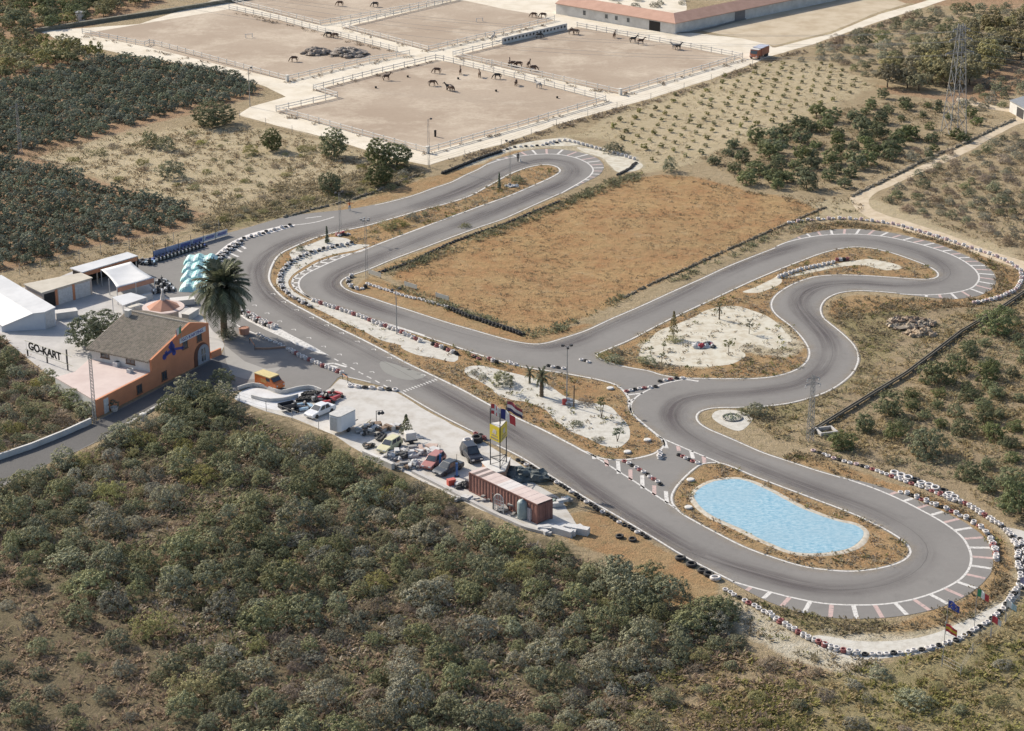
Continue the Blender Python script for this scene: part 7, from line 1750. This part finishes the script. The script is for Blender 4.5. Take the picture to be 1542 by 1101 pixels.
row(OUT_T[8:], .8, [w_, b_, 'pink', w_], 1, 'outer barrier above the back straight')
row([(1357,742.5),(1375,748.5),(1397,757.5),(1420,766),(1440,775),(1462,786),(1480,798.5),(1491,811),(1498,826),(1499.5,843)], .74, [w_, w_, b_, w_, r_, w_], [1, 2], 'inner barrier of the big bend')
row([(1490,815),(1497,828),(1500,845)], .7, [w_, w_, r_], 2, 'inner barrier of the big bend', side=.0)
row([(1188,337),(1207,333.5),(1230,331.5),(1254,330),(1277,330),(1300,332),(1320,334.5),(1350,339.5),(1380,348),(1424,361.5),(1469,376.5),(1499,387),(1523,398),(1537,410),(1537,426)], .95, [w_, w_, 'pink'], [2, 1], 'barrier outside the upper right bend')
row([(1350,340),(1380,348.5),(1424,362)], .95, [r_, w_, w_], 1, 'barrier outside the upper right bend', side=.5)
row([(1537,426),(1530,437),(1517,444.5),(1493,453),(1466,457.5)], .85, [w_, w_, 'pink'], 2, 'barrier outside the upper right bend')
row([(667,262),(682,256),(696,250.5),(725,239),(754,229.5)], .62, [b_], 2, 'dark tyre barrier before the far hairpin'); row([(754,229.5),(774,222.5),(813,219.5),(838,215.5)], 1.15, [b_, w_], 1, 'barrier outside the far hairpin')
row([(822,218),(848,212.5),(875,218),(904,225.7),(933,233.5),(955,240.5)], 1.15, [w_, w_], 2, 'white barrier outside the far hairpin'); row([(957,246),(946,256),(930,264)], .62, [b_], 1, 'dark tyres at the end of the far hairpin barrier')
row([(842,304.5),(800,321),(758,338.5),(715,353),(677,367.5),(650,380),(625,392.5),(600,402),(565,412.5)], .78, [b_], 1, 'dark tyre line along the second straight')
row([(529,416.5),(524,423),(528,431),(534,435.5),(544,436),(551,433.5)], .85, [w_, b_, w_], [2, 1], 'tyres round the tip of the inner hairpin')
row([(553,428),(580,437),(610,446.5),(640,453.5),(672,463)], .8, [w_], 1, 'thin white tyre line along the brown field'); row([(677,466),(700,476),(730,486),(760,496),(784,505)], .72, [b_], 2, 'dark tyre wall at the corner of the brown field'); row([(677,466),(700,476),(730,486),(760,496),(784,505)], .72, [b_], 1, 'dark tyre wall at the corner of the brown field', side=.6)
row([(530,367.5),(512,371),(494,374.5),(474,380),(455,387),(437,397.5),(427,408),(421.5,420),(426,435.5),(436,445.5),(450,454),(466,462.5)], .92, [w_, b_, w_], 2, 'tyre wall on the white island of the first bend', p2=1)
row([(472,454),(495,462),(520,470),(548,480),(575,491),(600,500),(632,515)], .92, [w_, w_, r_, w_], 2, 'red and white tyre wall along the inner straight'); row([(652,520),(668,526),(687,534)], .85, [b_, r_, w_], 2, 'red and white tyre wall along the inner straight')
row([(712,537),(721,541)], .8, [r_, b_], 1, 'few tyres at the gap in the island'); row([(738,543),(747,547)], .7, [r_, w_, b_], 2, 'small block of tyres at the gap in the island')
row([(765,546),(776,550)], .8, [w_], 1, 'few tyres at the gap in the island'); row([(826,552),(848,556)], .8, [b_, w_], 1, 'white tyres at the end of the central bed'); row([(876,543),(886,546)], .75, [w_, b_], 1, 'white tyres at the tip of the central island')
row([(437,341),(420,345),(404,350),(390,354),(374,359),(357,366),(345,374),(333,383),(324,393)], .85, [w_, b_, w_], [2, 1], 'tyre barrier outside the first bend', p2=1); row([(357,366),(345,374),(333,383),(324,393)], .8, [w_, b_], 2, 'tyre barrier outside the first bend', side=.75, p2=1)
row([(369,470),(382,478),(398,486),(416,493.5)], .72, [w_, w_, r_, w_], 2, 'double tyre barrier beside the palm'); row([(369,470),(382,478),(398,486),(416,493.5)], .72, [w_, b_, w_], 2, 'double tyre barrier beside the palm', side=-.7)
row([(390,504),(405,512),(420,519),(433,526)], 1.15, [w_], 1, 'white tyres in the shade of the palm'); row([(437,529.5),(460,541),(490,554),(515,563.5)], .8, [w_, w_, r_, w_], 2, 'white and red tyre line between yard and track')
row([(527,582),(545,584),(562,585.5),(580,587),(596,588)], 1.05, [w_, w_, b_], 1, 'flat white tyres beside the gravel yard', True, scale=.75)
row([(940,696),(955,703.5),(975,716),(994,730)], .78, [r_, w_, b_, w_], 1, 'tyre line across the lower link road'); row([(1023,686),(1035,692),(1049.5,698.5)], .72, [b_, r_, w_], 1, 'short tyre line of the upper link road'); row([(994,684),(993,691)], .72, [w_], 2, 'small tyre stack in the link road')
row([(943,590.5),(962,586.5),(986,583)], .8, [r_, w_, b_, w_], 1, 'tyre line at the exit of the central link'); row([(993.7,575),(1010,572),(1027,570)], .8, [b_, w_, r_], 1, 'tyre line at the entry of the central link')
row([(781,694),(800,704.5),(828,721),(852,736),(880,754.5),(910,773.5),(940,791),(974,810)], .82, [b_, b_, w_, b_], 1, 'tyre edge outside the main straight')
row([(1024.5,843),(1058,862)], 1.75, [b_], 1, 'big worn tyres outside the main straight', True, smooth=False); row([(1068,867),(1076,872.5)], .9, [b_, w_], 1, 'big worn tyres outside the main straight', True, smooth=False)
row([(933,809.5),(953.5,814)], 3.0, [b_], 1, 'loose tyres on the orange bank below the straight', True, scale=.8, smooth=False)
row([(1173,418.5),(1200,409),(1225,403),(1254,397)], .92, [w_, w_], 2, 'tyre wall on the narrow end of the central island'); row([(1260,393),(1276,392)], .7, [r_, w_, b_], 2, 'red and white tyre block on the central island')
row([(706,670),(719,666)], 1.3, [w_, b_], 2, 'pair of big tyres behind the black off-road car', True, scale=1.15); row([(716.5,656),(723,658.5),(729,662)], .9, [r_, b_], 2, 'tyres at the yard edge behind the black car')
for i in range(5): row([(447 + i * 3.5, 608 - i * .6), (463 + i * 4.3, 592 - i * .1)], .66, [b_], [1, 2, 2], 'pile of small black tyres beside the white floor', jit=.12, p2=None)
PX = lambda t: (FPX / math.sqrt(t[0] ** 2 + t[1] ** 2 + CAMH ** 2)) * (1.7 if t[4] else 1)
vis = [t for t in tyres]
vis.sort(key=PX, reverse=True)
def tyre_obj(t):
    o = link('tyre', (TBIG if t[4] else TMESH)[t[3]], None, (t[0], t[1], t[2] + .02), (.09 * math.sin(t[6] * 3), .09 * math.cos(t[6] * 5), t[6]), (t[7] * (.93 + .02 * t[6]),) * 3)
    return tag(o, '%s tyre of the %s' % ({'white': 'white painted', 'red': 'red painted', 'black': 'black', 'pink': 'faded pink'}[t[3]], t[5]) if 'tyre' not in t[5] else '%s one in the %s' % ({'white': 'white painted', 'red': 'red painted', 'black': 'black', 'pink': 'faded pink'}[t[3]], t[5]), 'tyre', t[5])
for t in vis[:298]: tyre_obj(t)
V, F, MI = [], [], []; mats = list(TP)
for t in vis[298:]:
    me = (TBIG if t[4] else TMESH)[t[3]]; o = len(V); c, s = math.cos(t[6]), math.sin(t[6])
    for v in me.vertices: x, y, z = v.co * t[7]; V.append((t[0] + x * c - y * s, t[1] + x * s + y * c, t[2] + z))
    for f in me.polygons: F.append([o + i for i in f.vertices]); MI.append(mats.index(t[3]))
if V: tag(link('far_tyres', mesh_np('far_tyres', V, np.array(F), [TP[k] for k in mats], True, MI)), 'farther tyres lining the track, white red and black', 'tyres', None, 'stuff')

# ---- paddock fences: white posts, two rails
M['fence'] = pm('fence_white', (.7, .67, .62), (.6, .57, .52), .7, .8)
fpost = MB().box((0, 0, .62), (.13, .13, 1.24)).box((0, 0, 1.27), (.17, .17, .06)).mesh('post', M['fence'])
def paddock_fence(px, label, closed=False, step=3.0):
    P = W(px); e = empty('paddock_fence', (P[0][0], P[0][1], 0), 0, label, 'fence', 'fences round the horse paddocks')
    o = Vector((P[0][0], P[0][1], 0)); cnt = 0
    for a, b in zip(P[:-1], P[1:]):
        L = np.linalg.norm(b - a); k = max(1, int(L / step)); ang = math.atan2(*(b - a)[::-1])
        for i in range(k):
            if cnt < 99: p = a + (b - a) * i / k; link('post', fpost, e, (p[0] - o.x, p[1] - o.y, 0), (0, 0, ang)); cnt += 1
        for z in (.55, 1.08):
            m = MB(); c = (a + b) / 2; m.box((c[0], c[1], z), (L, .16, .13), ang); m.build('rail', M['fence'], e)
    link('post', fpost, e, (P[-1][0] - o.x, P[-1][1] - o.y, 0))
paddock_fence([(124, 51), (218, 70), (225, 67), (232, 68), (432.6, 122)], 'white rail fence along the near edge of the upper left paddock')
paddock_fence([(432.6, 122), (500, 106), (556, 93), (617, 83)], 'white rail fence on the right edge of the upper left paddock')
paddock_fence([(345, 14.5), (420, 31), (490, 50), (598, 78)], 'thin rail fence along the far edge of the upper left paddock')
paddock_fence([(345, 3), (482, 38), (588, 19), (686, 0)], 'white rail fence round the paddock at the top')
paddock_fence([(690, 0), (515, 42), (645, 77), (745, 53.5), (835, 31)], 'white rail fence round the upper middle paddock')
paddock_fence([(416, 168), (530, 200), (643, 231)], 'white rail fence on the near left edge of the near paddock')
paddock_fence([(643, 231), (712, 211), (780, 192), (912, 152.5)], 'white rail fence on the near right edge of the near paddock')
paddock_fence([(416, 168), (508, 147), (472, 136), (560, 113), (656, 90), (668, 92)], 'white rail fence on the far left edge of the near paddock')
paddock_fence([(668, 92), (790, 121), (912, 152.5)], 'thin rail fence on the far right edge of the near paddock')
paddock_fence([(756, 67), (682, 85), (800, 112), (934, 142.5)], 'white rail fence on the near edge of the right paddock')
paddock_fence([(934, 142.5), (1030, 114), (1118, 88)], 'white rail fence on the right edge of the right paddock')
paddock_fence([(869, 41), (913, 49), (1010, 67), (1118, 88)], 'thin rail fence on the far edge of the right paddock')
postrow('wire_fence', [(361, 178), (400, 188), (440, 199), (484, 211), (520, 220), (560, 231), (601, 242), (646, 252)], 1.4, 'thin wire fence along the left side of the pale paddock road')
postrow('wire_fence', [(646, 252), (700, 236), (755, 220), (800, 204), (838, 189), (885, 175), (929, 164), (980, 150), (1030, 134), (1071, 121), (1133, 98)], 1.4, 'thin wire fence along the right side of the pale paddock road')
for px, lb in (((644, 231), 'white corner pillar at the near corner of the near paddock'), ((934, 143), 'white corner pillar at the near corner of the right paddock'), ((432.6, 122.5), 'white corner pillar of the upper left paddock')):
    p = G(*px); m = MB(); m.box((p.x, p.y, .65), (.6, .6, 1.3), .7); m.box((p.x, p.y, 1.35), (.75, .75, .1), .7); tag(m.build('pillar', M['fence']), lb, 'pillar')

# ---- skinned animals and people
def skinned(nm, verts, edges, radii, mat, root=0, levels=1):
    me = bpy.data.meshes.new(nm + '_rig'); me.from_pydata(verts, edges, []); o = bpy.data.objects.new(nm + '_rig', me); COL.objects.link(o)
    sk = o.modifiers.new('skin', 'SKIN'); sk.use_smooth_shade = True
    sv_ = me.skin_vertices[0].data if me.skin_vertices else None
    if sv_ is None:
        bpy.context.view_layer.objects.active = o; me.attributes; 
    for i, r in enumerate(radii):
        a = me.skin_vertices[0].data[i]; a.radius = r if isinstance(r, tuple) else (r, r); a.use_root = (i == root)
    ss = o.modifiers.new('sub', 'SUBSURF'); ss.levels = levels; ss.render_levels = levels
    dg = bpy.context.evaluated_depsgraph_get(); out = bpy.data.meshes.new_from_object(o.evaluated_get(dg)); out.name = nm
    bpy.data.objects.remove(o); out.materials.clear(); out.materials.append(mat)
    for p in out.polygons: p.use_smooth = True
    return out
def horse_mesh(graze, mat):
    v = [(-.62, 0, 1.2), (-.2, 0, 1.16), (.3, 0, 1.18), (.6, 0, 1.28)]; r = [.27, .3, .3, .26]; e = [(0, 1), (1, 2), (2, 3)]
    neck = [(.92, 0, 1.1), (1.18, 0, .72), (1.32, 0, .38), (1.5, 0, .1)] if graze else [(.88, 0, 1.55), (1.08, 0, 1.86), (1.3, 0, 1.82), (1.58, 0, 1.6)]
    for i, (p, q) in enumerate(zip(neck, (.18, .13, .12, .07))): e.append((len(v) - 1, len(v))); v.append(p); r.append(q)
    for s in (-1, 1):      # ears
        k = 3 + 2; v.append((v[k][0] - .04, s * .09, v[k][2] + (.2 if not graze else .14))); r.append(.03); e.append((k, len(v) - 1))
    for s, st in ((-1, .1), (1, -.08)):
        for j, (x, z, q) in enumerate(((.52, .9, .13), (.5 + st, .5, .075), (.52 + st, .12, .055), (.6 + st, .02, .07))): e.append((2 if j == 0 else len(v) - 1, len(v))); v.append((x, s * .19, z)); r.append(q)
        for j, (x, z, q) in enumerate(((-.6, .92, .16), (-.52 - st, .68, .1), (-.76 - st, .5, .07), (-.72 - st, .12, .055), (-.64 - st, .02, .07))): e.append((0 if j == 0 else len(v) - 1, len(v))); v.append((x, s * .19, z)); r.append(q)
    for j, (x, z, q) in enumerate(((-.9, 1.22, .07), (-1.02, .95, .08), (-1.03, .5, .05))): e.append((0 if j == 0 else len(v) - 1, len(v))); v.append((x, 0, z)); r.append(q)
    return skinned('horse', v, e, r, mat, 1)
HM = {'bay': pm('bay_coat', (.11, .06, .038), (.075, .042, .028), 2, .5), 'black': pm('black_coat', (.028, .025, .024), (.045, .04, .036), 2, .5), 'brown': pm('brown_coat', (.15, .09, .055), (.1, .06, .04), 2, .55), 'grey': pm('grey_coat', (.42, .4, .38), (.32, .3, .28), 2, .6)}
HMESH = {(g, c): horse_mesh(g, m_) for g in (True, False) for c, m_ in HM.items()}
def horse(px, ang, graze, coat, lb, s=1.0):
    o = link('horse', HMESH[(graze, coat)], None, G(*px), (0, 0, ang), (s, s, s)); tag(o, lb, 'horse', 'horses in the paddocks')
HS = [ # pixel of the hooves, heading, grazing, coat, where
 (495, 56, 3.0, 1, 'black', 'black horse at the upper fence of the left paddock, left of two'), (505, 57.5, 2.9, 1, 'bay', 'bay horse at the upper fence of the left paddock, right of two'),
 (443, 93, 3.3, 1, 'bay', 'lone bay horse left of the manure heaps'), (582, 121, .3, 0, 'bay', 'bay horse at the left fence of the near paddock'),
 (658, 110.5, 3.1, 1, 'bay', 'bay horse grazing near the track crossing in the near paddock'), (693, 112, 1.6, 0, 'brown', 'brown horse seen from behind, left of two beyond the near paddock group'),
 (722, 116.5, 1.7, 0, 'brown', 'brown horse seen from behind by the far rail of the near paddock'), (749, 119, 3.2, 1, 'black', 'black horse grazing by the far rail of the near paddock'),
 (777, 129, 1.4, 1, 'bay', 'dark horse standing end-on at the far rail of the near paddock'), (811, 133, 2.4, 0, 'grey', 'grey horse at the far rail of the near paddock'),
 (651, 129.5, .2, 1, 'brown', 'brown horse in the middle of the near paddock, left of the pair'), (676, 136, 3.0, 0, 'black', 'rear horse of the touching pair in the near paddock'), (680, 138, 2.4, 1, 'bay', 'front horse of the touching pair in the near paddock'),
 (767, 99.5, 1.5, 0, 'bay', 'leftmost horse of the line in the right paddock'), (773, 100.5, 3.3, 1, 'bay', 'second horse of the line in the right paddock'), (781, 101, 3.3, 1, 'bay', 'third horse of the line in the right paddock'),
 (796, 101.5, 1.2, 0, 'brown', 'upright brown horse of the line in the right paddock'), (803, 107, .2, 1, 'bay', 'nearest horse of the line in the right paddock'),
 (861, 51.5, .2, 1, 'brown', 'horse at the end of the holed wall, left of two'), (867, 52, 3.2, 0, 'brown', 'horse at the end of the holed wall, right of two'),
 (925, 57, 1.3, 0, 'brown', 'horse standing alone below the stable front'), (953.5, 64, .1, 0, 'black', 'left horse of the pair below the stable'), (965, 67, .2, 0, 'bay', 'right horse of the pair below the stable'),
 (1016, 74, 3.3, 0, 'grey', 'grey horse of the pair by the stable corner'), (1021, 75, .3, 0, 'black', 'black horse of the pair by the stable corner'),
 (512, 9, 3.1, 1, 'brown', 'horse grazing at the top of the picture, left of two'), (565, 10.5, 3.3, 1, 'black', 'horse grazing at the top of the picture, right of two'),
 (804, 26.5, 2.9, 1, 'bay', 'bay horse on the pale road above the upper middle paddock, left of two'), (818, 27, 3.0, 1, 'bay', 'bay horse on the pale road above the upper middle paddock, right of two'),
 (742, 61, 1.2, 0, 'grey', 'pale grey horse walking on the road between the paddocks'), (812, 58, .3, 1, 'black', 'black horse in front of the holed wall')]
for x, y, a, g, c, lb in HS: horse((x, y), a, bool(g), c, lb, 0.88)
# dark feed posts and jumps in the paddocks
for px, h, lb in (((655.5, 206), 1.3, 'short dark post in the front corner of the near paddock'), ((566, 133), .4, 'small dark tub in the near paddock by the left fence'), ((839, 148), .4, 'small dark tub by the far right rail'), ((747, 138), .4, 'small dark tub in the middle of the near paddock'), ((614, 116.5), .4, 'small dark tub near the crossing'), ((690, 119.5), .4, 'small dark tub behind the brown horses')):
    p = G(*px); m = MB(); m.lathe([(.2, 0), (.24, h), (.16, h), (.14, h - .1), (.01, h - .1)], 10, (p.x, p.y, 0)); tag(m.build('post' if h > 1 else 'feed_tub', M['dark']), lb, 'post' if h > 1 else 'tub')
for px, lb in (((737, 97), 'white feed rack at the left end of the right paddock'), ((722, 33), 'low white jump in the upper middle paddock'), ((375, 57), 'dark little frame in the upper left paddock')):
    p = G(*px); e = empty('feed_rack', p, .4, lb, 'rack')
    for x in (-.8, .8): m = MB(); m.tube((x, -.3, 0), (x, 0, .9), .06); m.tube((x, .3, 0), (x, 0, .9), .06); m.build('trestle', M['fence'], e, False, False)
    m = MB(); m.tube((-1.0, 0, .88), (1.0, 0, .88), .07); m.build('rail', M['fence'], e, False, False)

# ---- people
SKIN = pm('skin', (.42, .26, .19), rough=.6); HAIR = pm('dark_hair', (.05, .035, .025), rough=.7)
def person(px, ang, top, legs, label, arms='out'):
    p = G(*px); e = empty('person', p, ang, label, 'person')
    v = [(0, 0, .95), (0, 0, 1.2), (0, 0, 1.42), (0, 0, 1.53), (0.02, 0, 1.66), (.02, 0, 1.76)]; r = [(.15, .11), (.15, .11), (.18, .11), .055, .1, .085]; ed = [(0, 1), (1, 2), (2, 3), (3, 4), (4, 5)]
    hands = []
    for s in (-1, 1):
        pts = ((0, s * .24, 1.4, .06), (.1, s * .45, 1.3, .05), (.22, s * .66, 1.42, .038), (.25, s * .74, 1.47, .035)) if arms == 'out' else ((0, s * .23, 1.4, .06), (-.03, s * .28, 1.12, .048), (.05, s * .27, .9, .036), (.07, s * .27, .82, .034))
        for j, (x, y, z, q) in enumerate(pts): ed.append((2 if j == 0 else len(v) - 1, len(v))); v.append((x, y, z)); r.append(q)
        hands.append(Vector(v[-1]))
        for j, (x, y, z, q) in enumerate(((0, s * .1, .86, .1), (.03 * s, s * .11, .48, .07), (0, s * .11, .08, .048), (.14, s * .12, .04, .045))): ed.append((0 if j == 0 else len(v) - 1, len(v))); v.append((x, y, z)); r.append(q)
    body = skinned('body', v, ed, r, SKIN, 0, 2)
    body.materials.clear(); [body.materials.append(m_) for m_ in (SKIN, top, legs, M['darksteel'])]
    for f in body.polygons:
        c = f.center; f.material_index = 3 if c.z < .1 else 2 if c.z < .98 and abs(c.y) < .22 else 1 if (c.z < 1.5 and abs(c.y) < .62) and not (arms != 'out' and abs(c.y) > .22 and c.z < .9) else 0
    link('body', body, e)
    m = MB(); m.blob((0.0, 0, 1.77), (.115, .1, .09), 2, 0, 10, 7, .05); m.build('hair', HAIR, e, True, False)
    for hnd, s in zip(hands, (-1, 1)):
        m = MB()
        for k in range(4): a = hnd + Vector((0.01, (k - 1.5) * .02, 0)); m.tube(a, a + Vector((.03, s * .05 if arms == 'out' else 0, -.08 if arms != 'out' else .03)) * (1 - .1 * abs(k - 1.5)), .011, .007, 5)
        m.tube(hnd, hnd + Vector((.06, 0, -.02)), .012, .008, 5); m.build('fingers', SKIN, e, False, False)
    return e
person((526.5, 317.5), -1.2, pm('orange_jacket', (.62, .17, .05)), pm('light_blue_jeans', (.3, .42, .52)), 'person in an orange jacket and pale blue trousers at the pit exit, arms out', 'out')
person((780, 243.5), -1.0, pm('dark_shirt', (.05, .05, .06)), pm('dark_trousers', (.06, .06, .07)), 'person in dark clothes standing on the track before the far hairpin', 'down')
p = G(783.5, 243); m = MB(); m.lathe([(.3, 0), (.3, .04), (.17, .05), (.05, .55), (.01, .56)], 12, (p.x, p.y, 0)); tag(m.build('traffic_cone', M['white_wall']), 'white cone beside the person in dark clothes', 'traffic cone')
# red drum and white machine at the tall lamp
p = G(850, 609); m = MB(); m.lathe([(.3, 0), (.32, .3), (.3, .34), (.32, .38), (.3, .75), (.01, .78)], 14, (p.x, p.y, 0)); tag(m.build('drum', flat('drum_red', (.45, .07, .06))), 'red drum at the foot of the tall lamp on the gravel island', 'drum')
heap('generator', (856, 608), (.7, .6), .7, [SCR[1], SCR[0]], 'white generator and boxes at the foot of the tall lamp', 'generator', 91, 8, .4, .7, True)
p = G(864, 614); e = empty('post', p, 0, 'dark wooden post beside the tall lamp', 'post'); m = MB(); m.tube((0, 0, 0), (.03, 0, 3.2), .1, .07, 8); m.build('shaft', M['bark'], e, False, False)
heap('stone_heap', (515, 354), (1.2, .7), .5, [SCR[3], SCR[1], flat('stack_red2', (.4, .08, .08))], 'small pile of tyres and stones at the foot of the first lattice mast', 'pile', 92, 12, .3)
heap('stone_heap', (770, 281), (1.2, .8), .5, [SCR[1], SCR[0]], 'white stones at the foot of the mast on the far island', 'stones', 93, 12, .3)
